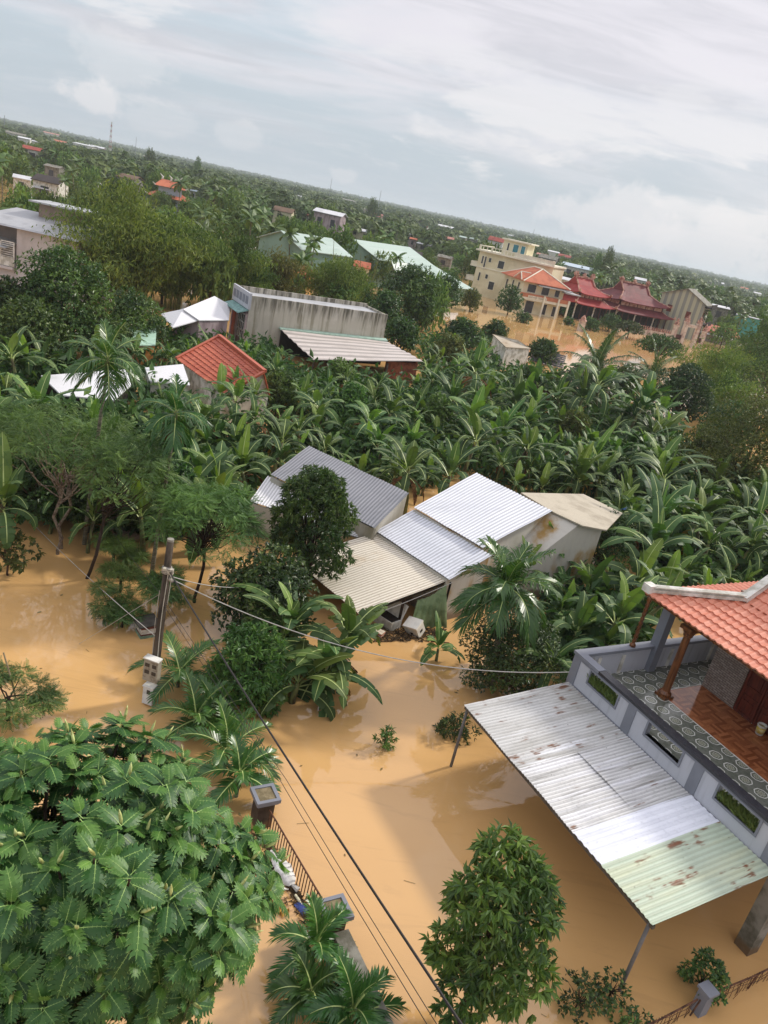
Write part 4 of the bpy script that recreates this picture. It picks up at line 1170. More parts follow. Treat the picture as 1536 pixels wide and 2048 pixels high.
t, L = grid_thing('tin_roofed_shed', 'shed with lower white-blue corrugated roof, between the cream roof and the upper white roof', 'shed', -9.5, 0)
a, b, c_, d_ = L(752, 1063, 2.05), L(899, 1160, 2.05), L(984, 1112, 2.78), L(828, 1020, 2.78)
mb = MB(); corrugated(mb, a, b, c_, d_, 0.17, 0.03); mb.build('roof', R_WHITE, t)
mb = MB(); i_ = Vector((-.15, 0, 0))
mb.prism([lo(b, -.5) + i_, lo(c_, -.5) + i_, c_ + i_ - Vector((0, 0, .05)), b + i_ - Vector((0, 0, .05))], (-0.15, 0, 0))
mb.prism([lo(a, -.5), lo(b, -.5) + i_, b + i_ - Vector((0, 0, .06)), a - Vector((0, 0, .06))], (0, .12, 0)); mb.build('wall', M_OCHREW, t)

t, L = grid_thing('gabled_house', 'gabled house with upper white corrugated slope and stained white gable wall', 'house', -11, 4)
a, b, c_, d_ = L(828, 1016, 2.92), L(966, 1096, 2.92), L(1105, 1023, 3.75), L(954, 946, 3.75)
mb = MB(); corrugated(mb, a, b, c_, d_, 0.19, 0.032); mb.build('roof', R_WHITE, t)
e5 = L(1042, 985, 3.72); e4 = L(1167, 988, 2.95); nn_ = (e4 - e5).cross(c_ - e5)
def on_plane(u, v):
    p0, p1 = L(u, v, 2.0), L(u, v, 3.0); f = nn_.dot(e5 - p0) / nn_.dot(p1 - p0)
    return p0.lerp(p1, 0) + (p1 - p0) * f
e1, e2, e3 = on_plane(1165, 1051), on_plane(1213, 1060), on_plane(1245, 1026)
mb = MB(); mb.prism([c_ + Vector((0, .03, -.01)), e1, e2, e3, e4, e5], (0, 0, -0.06)); o = mb.build('roof', R_FIBRO, t); o['label'] = 'mouldy beige far roof slope'
ln = MB(); ln.tube([L(1098, 1010, 3.45), L(1152, 1024, 3.2)], 0.09, 6); ln.build('loose_board', M_BARKD, o)
i_ = Vector((-.25, 0, 0))
mb = MB(); mb.prism([lo(b, -.5) + i_, lo(e1, -.5) + i_, e1 + i_ - Vector((0, 0, .1)), c_ + i_ - Vector((0, 0, .1)), b + i_ - Vector((0, 0, .08))], (-0.2, 0, 0))
mb.prism([lo(a, -.5), lo(b, -.5) + i_, b + i_ - Vector((0, 0, .08)), a - Vector((0, 0, .08))], (0, .15, 0))
mb.prism([lo(e1, -.5) + i_, lo(e2, -.5) + i_, e2 + i_ - Vector((0, 0, .12)), e1 + i_ - Vector((0, 0, .12))], (-.2, 0, 0))
mb.build('wall', M_OCHREW, t)

t, L = grid_thing('grey_roofed_shed', 'shed with dark grey corrugated roof behind the mango tree', 'shed', -15, -2)
a, b, c_, d_ = L(542, 950, 2.4), L(750, 1057, 2.4), L(818, 987, 3.4), L(619, 892, 3.4)
mb = MB(); corrugated(mb, a, b, c_, d_, 0.17, 0.03); mb.build('roof', R_GREY, t)
mb = MB(); i_ = Vector((-.12, 0, 0))
mb.prism([lo(b, -.5) + i_, lo(c_, -.5) + i_, c_ + i_ - Vector((0, 0, .06)), b + i_ - Vector((0, 0, .06))], (-0.15, 0, 0))
mb.prism([lo(a, -.5), lo(b, -.5) + i_, b + i_ - Vector((0, 0, .08)), a - Vector((0, 0, .08))], (0, .12, 0))
mb.prism([lo(d_, -.5), lo(c_, -.5) + i_, c_ + i_ - Vector((0, 0, .08)), d_ - Vector((0, 0, .08))], (0, -.12, 0))
mb.build('wall', M_PLASTER, t)
a, b, c_, d_ = L(500, 1003, 1.55), L(714, 1075, 1.6), L(748, 1060, 2.1), L(536, 952, 2.15)
mb = MB(); corrugated(mb, a, b, c_, d_, 0.17, 0.03); o = mb.build('porch_roof', R_BRIGHT, t)
mb = MB(); mb.prism([lo(a, -.5), lo(b, -.5), b - Vector((0, 0, .06)), a - Vector((0, 0, .06))], (0, .12, 0)); mb.build('wall', M_OCHREW, t)

# things washed up at the open shed
o = G(826, 1268)
fb = thing('foam_box', 'white foam cooler box tipped on its side before the green tarp', 'box', o + Vector((0, 0, .28)))
fb.rotation_euler = (rad(28), rad(-12), rad(-32))
mb = MB(); mb.box(-.30, .30, -.24, .24, -.26, .22); mb.build('case', plain('dirty_white_foam', hexc('#d9d5cb'), 0.08, 4, 0.6), fb)
mb = MB(); mb.box(-.32, .32, -.26, .26, .22, .30); mb.build('lid', plain('foam_lid', hexc('#e2dfd6'), 0.06, 4, 0.6), fb)
mb = MB(); mb.box(-.06, .06, -.252, -.24, -.12, -.02); mb.box(.302, .31, -.08, .08, -.1, 0); mb.build('handle', M_DARK, fb)
tp = MB()
pL, pR = G(818, 1252), G(893, 1252)
n1, n2 = 26, 12
aa = PY(835, 1200, pL.y); bb = PY(893, 1168, pR.y)
V = []
for j in range(n2 + 1):
    for i in range(n1 + 1):
        f, g_ = i / n1, j / n2
        top = aa.lerp(bb, f) + Vector((0, 0, -0.16 * math.sin(f * math.pi))); bot = pL.lerp(pR, f) + Vector((0, -0.25, 0.08))
        p = bot.lerp(top, g_); dpt = 0.07 * math.sin(f * 34 + 1.2 * math.sin(4 * g_)) * (1 - 0.6 * g_) + 0.14 * math.sin(g_ * 3.1)
        V.append((p.x, p.y - dpt, p.z))
tp.add(V, [[j * (n1 + 1) + i, j * (n1 + 1) + i + 1, (j + 1) * (n1 + 1) + i + 1, (j + 1) * (n1 + 1) + i] for j in range(n2) for i in range(n1)])
V2 = [(x, y + .02, z) for x, y, z in V]; tp.add(V2, [[j * (n1 + 1) + i, (j + 1) * (n1 + 1) + i, (j + 1) * (n1 + 1) + i + 1, j * (n1 + 1) + i + 1] for j in range(n2) for i in range(n1)])
tag(tp.build('tarpaulin', plain('faded_green_tarp', hexc('#7c8f68'), 0.15, 2, 0.6, 0.3, col2=hexc('#5d704c')), None, True), 'faded green tarpaulin hanging under the corner of the cream roof', 'tarpaulin')
o = G(772, 1248)
fz = thing('chest_freezer', 'white chest freezer with open lid under the cream roof', 'freezer', o, GRID + rad(20))
mb = MB(); mb.box(-.5, .5, -.3, .3, -.3, .38); mb.build('case', M_WHITE, fz)
mb = MB(); mb.hexa([(-.5, .22, .4), (.5, .22, .4), (.5, .3, .38), (-.5, .3, .38), (-.5, .45, .95), (.5, .45, .95), (.5, .52, .93), (-.5, .52, .93)]); mb.build('lid', M_WHITE, fz)
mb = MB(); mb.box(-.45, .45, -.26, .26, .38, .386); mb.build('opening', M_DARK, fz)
o = G(755, 1270)
cr = thing('fruit_crate', 'orange and white striped crate floating by the cream-roofed shed', 'crate', o, GRID + rad(35))
mb = MB(); mb.box(-.22, .22, -.16, .16, -.1, .2); mb.build('case', plain('crate_white', hexc('#cfc2ae'), 0.15, 6, 0.7), cr)
mb = MB()
for z in (.02, .12): mb.box(-.226, .226, -.166, .166, z, z + .04)
mb.build('band', plain('crate_orange', hexc('#b8552a'), 0.15, 6, 0.6), cr)
rg = np.random.default_rng(12); mb = MB()
for i in range(260):
    p = G(rg.uniform(745, 885), rg.uniform(1258, 1285)); a_ = rg.uniform(0, 3.14); l = rg.uniform(.08, .5)
    mb.tube([p + Vector((0, 0, .02)), p + Vector((math.cos(a_) * l, math.sin(a_) * l, rg.uniform(.02, .12)))], rg.uniform(.006, .03), 4)
tag(mb.build('debris', mt), 'dark planks and sticks washed up in front of the open shed', 'debris', kind='stuff')
o = G(250, 1078)
rk = thing('bamboo_rack', 'collapsed slatted bamboo rack floating behind the palm trunk', 'rack', o, rad(-38))
mb = MB()
for k in range(16): mb.box(-0.75 + k * .1, -0.71 + k * .1, -.38, .38, .16 + k * .012, .19 + k * .012)
mb.build('slats', plain('pale_slats', hexc('#9d8878'), 0.2, 6, 0.7), rk)
mb = MB(); mb.tube([(-.8, -.36, .12), (.85, -.36, .33)], .03, 5); mb.tube([(-.8, .36, .12), (.85, .36, .33)], .03, 5); mb.build('rail', M_BARKD, rk)
bt = thing('water_tank', 'blue round water tank behind the beige roof slope', 'tank', G(1254, 1018, 1.6) - Vector((0, 0, 1.6)))
mb = MB(); mb.lathe([(.34, -.3), (.36, .0), (.36, 1.5), (.30, 1.68)], 14); mb.build('barrel', plain('blue_plastic', hexc('#2f62a0'), 0.15, 2, 0.4), bt, True)
mb = MB(); mb.lathe([(.28, 1.68), (.27, 1.8), (.15, 1.84)], 12); mb.build('lid', plain('pale_blue_lid', hexc('#a9c4d6'), 0.1, 3, 0.5), bt, True)

# ------------------------------------------------------------------ house with the long stained wall
m, n = new_mat('streaked_render')
co = obj_co(n)
st_ = n.noise(n.scale(co, (2.2, 2.2, 0.12)), 1.0, 5, 0.62)
bl = n.noise(co, 0.6, 5, 0.6)
c = n.mix(n.ramp(st_, 0.45, 0.68), hexc('#bab4a6'), hexc('#928c7a'))
c = n.mix(n.math('MULTIPLY', n.ramp(bl, 0.5, 0.7), 0.6), c, hexc('#cec9be'))
x, y, z = n.sep(co)
mould = n.math('MULTIPLY', n.ramp(n.noise(n.scale(co, (3, 3, 0.25)), 1, 5, 0.65), 0.38, 0.62), n.ramp(n.math('ADD', z, n.math('MULTIPLY', st_, 3.0)), 4.9, 6.3))
c = n.mix(n.math('MULTIPLY', mould, 0.8), c, hexc('#3f3c33'))
out(n, bsdf(n, c, 0.9, 0.2).outputs[0]); M_STREAK = m
M_ROOFW = sheet_mat('pale_flat_roof', hexc('#c3c5c8'), hexc('#a2a4a4'), 0, 0.45, 0.7, 0.5, (0.4, 0.6))
t = thing('long_house', 'flat-roofed house with a long grey mould-streaked side wall and pink front', 'house', S(-59.4, 6.4), GRID)
Lx, Ly, ZW = 5.0, 14.2, 5.0
mb = MB()
mb.box(Lx - .2, Lx, 0, Ly, -.6, ZW); mb.box(0, .2, 0, Ly, -.6, ZW + .12); mb.box(.2, Lx - .2, Ly - .2, Ly - .0, -.6, ZW - .05)
mb.build('side_wall', M_STREAK, t)
mb = MB(); mb.box(.2, Lx - .2, .02, .2, -.6, 3.7); mb.build('front_wall', plain('pink_plaster', hexc('#b79c9c'), 0.15, 2, 0.8, col2=hexc('#8b7878')), t)
pf = MB(); pf.box(-.1, Lx + .05, -.12, .1, 3.75, ZW + .2)
o = pf.build('front_parapet', M_PALE, t)
pf = MB()
for k in range(5): pf.box(.25 + k * .95, .95 + k * .95, -.15, -.122, 4.15, 4.85)
pf.build('panel', M_GREY, o)
mb = MB(); mb.hexa([(.2, .2, ZW - .45), (Lx - .2, .2, ZW - .45), (Lx - .2, Ly - .2, ZW - .3), (.2, Ly - .2, ZW - .3), (.2, .2, ZW - .4), (Lx - .2, .2, ZW - .4), (Lx - .2, Ly - .2, ZW - .25), (.2, Ly - .2, ZW - .25)]); mb.build('roof', M_ROOFW, t)
mb = MB(); mb.hexa([(0.1, -1.0, 3.3), (Lx, -1.0, 3.3), (Lx, -.02, 3.62), (0.1, -.02, 3.62), (0.1, -1.0, 3.36), (Lx, -1.0, 3.36), (Lx, -.02, 3.7), (0.1, -.02, 3.7)]); mb.build('awning', plain('blue_green_awning', hexc('#7fa5a0'), 0.2, 4, 0.6), t)
mb = MB(); mb.box(.5, 1.6, -.05, .018, .2, 3.0); mb.build('door', plain('red_door', hexc('#8a3a30'), 0.2, 4, 0.6), t)
mb = MB(); mb.box(2.3, 4.3, -.04, .018, .9, 3.1); wn_ = mb.build('window', plain('dark_glass', hexc('#33373d'), 0.1, 4, 0.2), t)
mb = MB()
for k in range(5): mb.box(2.28 + k * .5, 2.34 + k * .5, -.08, -.042, .85, 3.15)
for z in (.85, 1.6, 2.35, 3.1): mb.box(2.28, 4.34, -.085, -.042, z, z + .07)
mb.build('frame', M_WHITE, wn_)
M_PPK = plain('pale_pink_paint', hexc('#c9b3b3'), 0.1, 3, 0.7)
for x in (.25, 1.9, 4.7): mb = MB(); mb.box(x - .12, x + .12, -.12, .018, -.6, 3.3); mb.build('pilaster', M_PPK, t)
t = thing('carport', 'carport with pale ribbed roof leaning on the long stained wall', 'carport', S(-54.4, 9.5), GRID)
M_RIBBED = sheet_mat('pale_pinkish_sheet', hexc('#c9c0b9'), hexc('#b0a79f'), 0.0, 0.45, 0.7, 0.5, (0.4, 0.8))
mb = MB(); corrugated(mb, (.35, 0, 2.35), (8.4, .3, 1.62), (7.4, 11.7, 2.25), (.35, 11.4, 2.42), 1.1, 0.06, 0, 0.04, 12, True); mb.build('roof', M_RIBBED, t)
mb = MB(); mb.hexa([(.02, 0, 2.36), (.45, 0, 2.33), (.45, 11.4, 2.40), (.02, 11.4, 2.46), (.02, 0, 2.52), (.45, 0, 2.46), (.45, 11.4, 2.53), (.02, 11.4, 2.66)]); mb.build('flashing', plain('mint_flashing', hexc('#a9c4b4'), 0.1, 2, 0.5), t)
mb = MB(); mb.box(6.7, 6.95, 8.2, 11.5, -.6, 1.9); mb.box(1.2, 6.9, 11.25, 11.5, -.6, 2.1); mb.build('brick_wall', M_BRICK, t)
for y in (.7, 4.2, 8.0):
    mb = MB(); mb.box(7.3, 7.45, y, y + .15, -.6, 1.75); mb.build('post', M_STEEL, t)
mb = MB(); mb.box(.1, .3, .2, 11.2, -.6, 2.2); mb.build('back_wall', M_DARK, t)  # dark panel before the house wall; shade under the roof put into its colour

# red tiled house, white roofs on its left
t, L = grid_thing('red_tiled_house', 'small house with a red clay tile roof rising out of the banana leaves', 'house', -36, -1.5)
a, b, c_, d_ = L(353, 719, 2.0), L(452, 790, 2.0), L(529, 746, 3.5), L(438, 674, 3.5)
mb = MB(); tiled(mb, a, b, c_, d_, 0.36, 0.42, 0.07); rf_ = mb.build('roof', M_TILE2, t)
mb = MB(); dd = (d_ - a); dd = Vector((dd.x * .22, dd.y * .22, -dd.z)); mb.prism([d_, c_, c_ + dd, d_ + dd], (0, 0, -.1)); mb.build('far_slope', M_TILE2, rf_)
mb = MB(); i_ = Vector((-.3, 0, 0)); q1, q2 = b + i_, c_ + dd + i_
mb.prism([lo(q1, -.5), lo(q2, -.5), q2 - Vector((0, 0, .12)), c_ + i_ - Vector((0, 0, .12)), q1 - Vector((0, 0, .12))], (-.2, 0, 0))
mb.prism([lo(a, -.5) + Vector((.3, .4, 0)), lo(b, -.5) + Vector((-.3, .4, 0)), b + Vector((-.3, .4, -.05)), a + Vector((.3, .4, -.05))], (0, .2, 0)); mb.build('wall', M_WHITE, t)
mb = MB(); cap_run(mb, d_ + Vector((0, 0, .06)), c_ + Vector((0, 0, .06)), .14, .14); cap_run(mb, a + Vector((0, 0, .06)), d_ + Vector((0, 0, .06)), .12, .1); cap_run(mb, b + Vector((0, 0, .06)), c_ + Vector((0, 0, .06)), .12, .1); mb.build('ridge_cap', M_TILE2, rf_)

def slab_house(name, label, cat, pts, mat, wall, o, th=.08, wallh=None, group=None):
    t, L = grid_thing(name, label, cat, *o, group)
    P = [L(*p) for p in pts]
    mb = MB(); mb.prism(P, (0, 0, -th)); mb.build('roof', mat, t)
    mb = MB(); c = sum(P, Vector()) / len(P)
    P2 = [lo(p + (c - p) * .06, -.5) for p in P]
    for i in range(len(P)):
        a, b = P2[i], P2[(i + 1) % len(P)]; ta, tb = P[i] + (c - P[i]) * .06, P[(i + 1) % len(P)] + (c - P[(i + 1) % len(P)]) * .06
        mb.quad(a, b, tb - Vector((0, 0, th + .01)), ta - Vector((0, 0, th + .01)))
    mb.build('wall', wall, t)
    return t, L, P
M_PINKW = plain('stained_pink_wall', hexc('#a8989a'), 0.2, 0.8, 0.85, 0.2, (1, 1, .4), col2=hexc('#7d6d70'))
slab_house('white_roofed_house', 'low house with flat bright white roof behind the tall areca palm', 'house', [(82, 751, 1.8), (123, 790, 1.6), (228, 800, 1.6), (262, 770, 1.8), (254, 738, 2.1)], R_BRIGHT, M_DARK, (-33, -10))
slab_house('white_roofed_house', 'small white roof between the areca palm and the red tiled house', 'house', [(290, 735, 1.9), (300, 762, 1.7), (380, 770, 1.7), (366, 728, 2.1)], R_BRIGHT, M_WHITE, (-38, -4))
slab_house('mint_roofed_house', 'small ochre house with a pale mint roof behind the areca palm', 'house', [(258, 654, 2.2), (272, 690, 1.9), (311, 690, 1.9), (313, 657, 2.2)], plain('mint_roof', hexc('#a9c9b4'), 0.1, 1, 0.5), plain('ochre_wall', hexc('#a9763c'), 0.15, 1, 0.8), (-50, -3))
t, L, P = slab_house('white_gabled_house', 'white gabled roof left of the pink-fronted long house', 'house', [(429, 592, 4.0), (366, 618, 3.2), (398, 640, 2.6), (458, 640, 2.6), (461, 610, 3.3)], R_BRIGHT, M_PINKW, (-58, 4))
mb = MB(); mb.prism([L(366, 618, 3.15), L(322, 627, 2.4), L(345, 655, 2.0), L(398, 640, 2.55)], (0, 0, -.08)); mb.build('porch_roof', R_BRIGHT, t)
mb = MB(); mb.prism([L(350, 632, 2.0), L(405, 636, 2.2), lo(L(405, 636, 2.2), -.5), lo(L(350, 632, 2.0), -.5)], (0, .3, 0)); mb.build('side_wall', M_PINKW, t)
t, L, P = slab_house('rusty_roofed_hut', 'small white hut with a rust-stained pale roof beyond the banana plants', 'hut', [(985, 668, 3.3), (1012, 694, 2.7), (1062, 697, 2.7), (1036, 680, 3.3)], sheet_mat('rust_stained_sheet', hexc('#c0b6a4'), hexc('#a8916c'), 0.5, 0.45, 0.7, 0.6, (0.4, 1.0)), M_WHITE, (-63, 38))
mb = MB(); mb.box(*(lambda p: (p.x - .9, p.x + .1, p.y - 1.7, p.y - 1.0, .2, 1.7))(P[2])); mb.build('window', M_DARK, t)
fn2 = thing('metal_fence', 'grey ribbed metal fence panel right of the rusty-roofed hut', 'fence', G(1060, 720), rad(-16))
mb = MB()
for k in range(7): mb.box(0, 4.4, -.03, .03, .05 + k * .24, .24 + k * .24)
mb.build('panel', plain('blue_grey_metal', hexc('#6e7683'), 0.1, 2, 0.5), fn2)
for x in (0, 2.2, 4.4): mb = MB(); mb.box(x - .05, x + .05, -.07, .07, -.5, 1.8); mb.build('post', M_WHITE, fn2)

# tall pale house at the left edge
o = G(39, 585)
t = thing('tall_pale_house', 'tall plain grey-pink house with roof room and balcony at the far left', 'house', Vector((-40.0, 75.0, 0)), rad(-2))
M_GPW = plain('grey_pink_render', hexc('#c6bfbd'), 0.06, 0.35, 0.85, 0.2, (1, 1, .5), col2=hexc('#aea7a4'))
mb = MB(); mb.box(.2, 6.2, 0, 9, -.6, 5.9); mb.build('wall', M_GPW, t)
mb = MB(); mb.hexa([(-4.5, -.5, 5.95), (6.5, -.5, 5.95), (6.6, 9.3, 6.2), (-4.5, 9.3, 6.2), (-4.5, -.3, 6.1), (6.5, -.3, 6.1), (6.4, 8, 7.0), (-4.5, 8, 7.0)]); mb.build('roof', sheet_mat('pale_grey_sheet', hexc('#b6b7ba'), hexc('#9a9b9e'), 0, .45, .7, .5, (.4, .8)), t)
mb = MB(); mb.box(-1.0, 3.6, 6, 9, 6.3, 8.1); rr = mb.build('roof_room', plain('brown_render', hexc('#9a8778'), 0.1, 1, 0.8), t)
mb = MB(); mb.box(-1.8, 4.2, 5.4, 9.4, 8.1, 8.25); mb.build('roof', M_ROOFW, rr)
mb = MB(); mb.box(-4.5, .2, 2.5, 8.5, -.6, 5.9); mb.build('back_wall', plain('shaded_render', hexc('#8f8680'), 0.1, 1, 0.8), t)
mb = MB(); mb.box(-4.5, .0, -.3, 2.5, 2.0, 2.25); mb.box(-4.5, .1, .3, 2.4, -.6, 2.0); mb.build('balcony', M_GPW, t)
mb = MB(); mb.box(-1.3, .1, -.25, -.15, 2.3, 3.1)
for k in range(7): mb.box(-1.25, .05, -.23, -.17, 3.15 + k * .2, 3.22 + k * .2)
mb.box(-1.32, -1.22, -.26, -.14, 2.3, 4.6); mb.box(.02, .12, -.26, -.14, 2.3, 4.6); mb.box(-1.32, .12, -.26, -.14, 4.5, 4.6)
mb.build('gate', M_WHITE, t)
mb = MB(); mb.hexa([(-4.5, -.6, 4.2), (-.6, -.6, 3.9), (-.6, 2.4, 4.3), (-4.5, 2.4, 4.6), (-4.5, -.6, 4.28), (-.6, -.6, 3.98), (-.6, 2.4, 4.38), (-4.5, 2.4, 4.68)]); mb.build('awning', M_ROOFW, t)
bt = thing('water_tank', 'dark blue water tank half hidden right of the tall pale house', 'tank', G(187, 530, 3.0) - Vector((0, 0, 3)))
mb = MB(); mb.lathe([(.9, 1.6), (1.0, 1.9), (1.0, 3.4), (.7, 3.8)], 14); mb.build('barrel', plain('dark_blue_plastic', hexc('#27457c'), 0.15, 2, 0.4), bt, True)
mb = MB(); mb.box(-.7, .7, -.7, .7, -.5, 1.6); mb.build('stand', M_STEEL, bt)
slab_house('white_roofed_house', 'white and pale turquoise roof right of the tall pale house', 'house', [(150, 497, 4.4), (165, 518, 3.6), (200, 522, 3.6), (198, 498, 4.4)], plain('pale_turquoise_roof', hexc('#c6dada'), 0.1, .4, 0.5, col2=hexc('#e2e0e0')), M_DARK, (-70, -2))
# ------------------------------------------------------------------ breadfruit tree, nearest
rng = np.random.default_rng(21)
bc = G(128, 1780, 4.6)
t = thing('breadfruit_tree', 'large breadfruit tree with glossy lobed leaves filling the lower left corner', 'tree', (bc.x, bc.y, 0))
TPLS = [bread_template(np.random.default_rng(i), 6 if i != 1 else 5) for i in range(3)]
ros = []
RX, RY, RZ = 2.85, 2.15, 2.2
k = 0; N_ = 980
for i in range(N_):
    f = (i + .5) / N_
    zc = 1 - 1.55 * f
    r = math.sqrt(max(0, 1 - zc * zc)); a = i * 2.39996 + rng.normal(0, .12)
    sc = rng.uniform(.74, 1.06) if rng.random() < .72 else rng.uniform(.42, .72)
    lump = 1 + .10 * math.sin(3 * a + 5 * zc) + .07 * math.sin(7 * a)
    if math.sin(4.1 * a + 7 * zc + 1) > .82: continue
    ros.append((np.array([RX * r ** .7 * math.cos(a) * sc * lump, RY * r ** .7 * math.sin(a) * sc * lump, 4.45 + RZ * (abs(zc) ** .8 * (1 if zc > 0 else -1)) * sc * (1 + .12 * math.sin(5 * a))]), unit(np.array([r * math.cos(a), r * math.sin(a), zc * .9 + .55]))))
cr, bud = MB(), MB()
for p, ax in ros:
    kk = int(rng.integers(7, 10))
    x = unit(np.cross(ax, [0.3, 0.2, 1.0])); y = np.cross(ax, x)
    ph = rng.uniform(0, 6.28)
    A, N, T, Sc, Ti, Wh = [], [], [], [], [], []
    for j in range(kk):
        f = j / (kk - 1); pol = rad(28 + 74 * f ** .8) + rng.normal(0, .1); az = ph + j * 2.4 + rng.normal(0, .15)
        rad_v = x * math.cos(az) + y * math.sin(az)
        A.append(ax * math.cos(pol) + rad_v * math.sin(pol)); N.append(ax * 1.0 + rng.normal(0, .12, 3) + np.array([0, 0, .3]))
        T.append(p + rad_v * .05 - ax * .12 * f + rng.normal(0, .03, 3)); Sc.append((.18 + .18 * min(1, f * 2)) * rng.uniform(.7, 1.25)); Ti.append(.68 - .34 * f + rng.normal(0, .10)); Wh.append(int(rng.integers(3)))
    A, N, T = np.array(A), np.array(N), np.array(T)
    for w_ in range(3):
        s_ = [i for i in range(kk) if Wh[i] == w_]
        if s_: cr.inst(TPLS[w_], frames(A[s_], N[s_]), T[s_], np.array(Sc)[s_], np.array(Ti)[s_])
    if rng.random() < .35:
        d = unit(ax + rng.normal(0, .25, 3)); q = p
        bud.tube([q, q + d * .07, q + d * .15, q + d * .24], [.012, .026, .022, .004], 6)
cr.build('crown', [L_BREAD, M_BREADRIB], t); bud.build('leaf_buds', M_BUD, t, True)['kind'] = 'stuff'
tb = MB()
limb(tb, rng, (0.3, -.5, -.6), (0.1, -.2, 2.2), .16, .12, 5, .02)
for p, ax in ros[::3]:
    q = np.array([0.1, -.2, 2.2 + rng.uniform(-.6, .6)]); m_ = q + (p - q) * .5 + np.array([0, 0, -.25]); 
    limb(tb, rng, q, m_, .055, .04, 4, .05); limb(tb, rng, m_, p - ax * .1, .04, .018, 4, .05, 0, 5)
tb.build('trunk', M_BARKD, t)

# ------------------------------------------------------------------ trees one can tell apart, near to middle
def px_tree(fn_kw, base, top, wpx):
    b = G(*base); h = rise(b, *top); R = wpx * dist(b, h * .6) / F / 2
    return b, h, R
def bt_(name, label, base, top, wpx, nleaf, leaf, mat, seed, **kw):
    b, h, R = px_tree(None, base, top, wpx)
    return broad_tree(name, label, (b.x, b.y, 0), h, R, nleaf, leaf, mat, seed, **kw)
bt_('mango_tree', 'slender mango tree with drooping leaf clusters at the bottom centre', (918, 2050), (945, 1655), 262, 8800, .21, L_MANGO, 1, z0=.24, nb=15, trunk=.11, tmpl=T_LEAFN, flat=1.0, taper=.12, cluster=11, droop=.95, clump=.14, bark=M_BARKD, rb=(.24, .46), spread=.7, tint=(.68, .18))
bt_('mango_tree', 'rounded mango tree standing over the grey and cream shed roofs', (600, 1195), (624, 930), 222, 15000, .20, L_DARK, 2, z0=.30, nb=24, tmpl=T_LEAFN, cluster=8, droop=.45, taper=.45, clump=.15, bark=M_BARKD, rb=(.22, .36))
bt_('longan_tree', 'bushy dark longan tree left of the cream-roofed shed', (520, 1275), (540, 1112), 225, 12000, .17, L_DARK, 3, z0=.12, nb=30, cluster=5, clump=.16, taper=.1, flat=.7, tint=(.46, .17))
bt_('lychee_bush', 'low rounded lychee bush left of the foreground banana plants', (482, 1412), (490, 1262), 180, 8000, .19, L_MANGO, 4, z0=.08, nb=26, tmpl=T_LEAFN, cluster=7, droop=.4, taper=.05, flat=.75, tint=(.55, .15))
bt_('dense_shrub', 'dense dark green shrub below the areca palm beside the terrace house', (1005, 1378), (1005, 1228), 235, 16000, .11, L_DARK, 5, z0=.05, nb=36, cluster=4, taper=.0, flat=.7, tint=(.42, .15), rb=(.24, .38))
bt_('dark_shrub', 'dark leafy shrub right of the stained gable wall', (1195, 1130), (1205, 1025), 150, 7000, .14, L_DARK, 6, z0=.05, nb=24, cluster=4, taper=.1, tint=(.34, .13))
bt_('dark_shrub', 'dark shrub between the gable wall and the shaggy areca palm', (1105, 1165), (1118, 1062), 130, 5200, .14, L_DARK, 7, z0=.05, nb=20, cluster=4, tint=(.36, .13))
bt_('water_shrub', 'small bright shrub alone in the middle of the brown water', (767, 1496), (768, 1452), 44, 380, .14, L_MANGO, 8, z0=.1, nb=9, trunk=.03, tmpl=T_LONG, cluster=5, tint=(.7, .15))
bt_('water_shrub', 'half-drowned shrub beside the canopy corner post', (908, 1470), (905, 1428), 78, 700, .17, L_DARK, 9, z0=.0, nb=12, trunk=.03, tmpl=T_LONG, cluster=5, taper=0, flat=.5, tint=(.45, .15))
for (lab, base, top, wp, nl_, sd, ti) in (('sparse half-drowned shrub left of the near canopy post, its twigs showing', (1150, 2020), (1150, 1945), 112, 620, 30, .4), ('sparse half-drowned shrub at the foot of the near canopy post', (1215, 2000), (1205, 1935), 80, 380, 31, .42),
        ('small drowned shrub at the bottom edge left of the wire fence', (1262, 2062), (1262, 2018), 78, 260, 32, .45), ('dark half-drowned shrub behind the grey fence post', (1395, 1985), (1378, 1880), 96, 1300, 33, .42)):
    bt_('drowned_shrub', lab, base, top, wp, nl_, .105, L_DARK, sd, z0=.05, nb=16, trunk=.025, cluster=4, taper=.05, flat=.75, tint=(ti, .2), rb=(.14, .26), bark=M_BARKD, spread=.9)
bt_('broadleaf_sapling', 'leafy branch tips over the water at the far left edge', (15, 1150), (20, 1045), 120, 700, .22, L_OLIVE, 34, z0=.25, nb=14, trunk=.05, cluster=4, tint=(.35, .15), rb=(.16, .28))

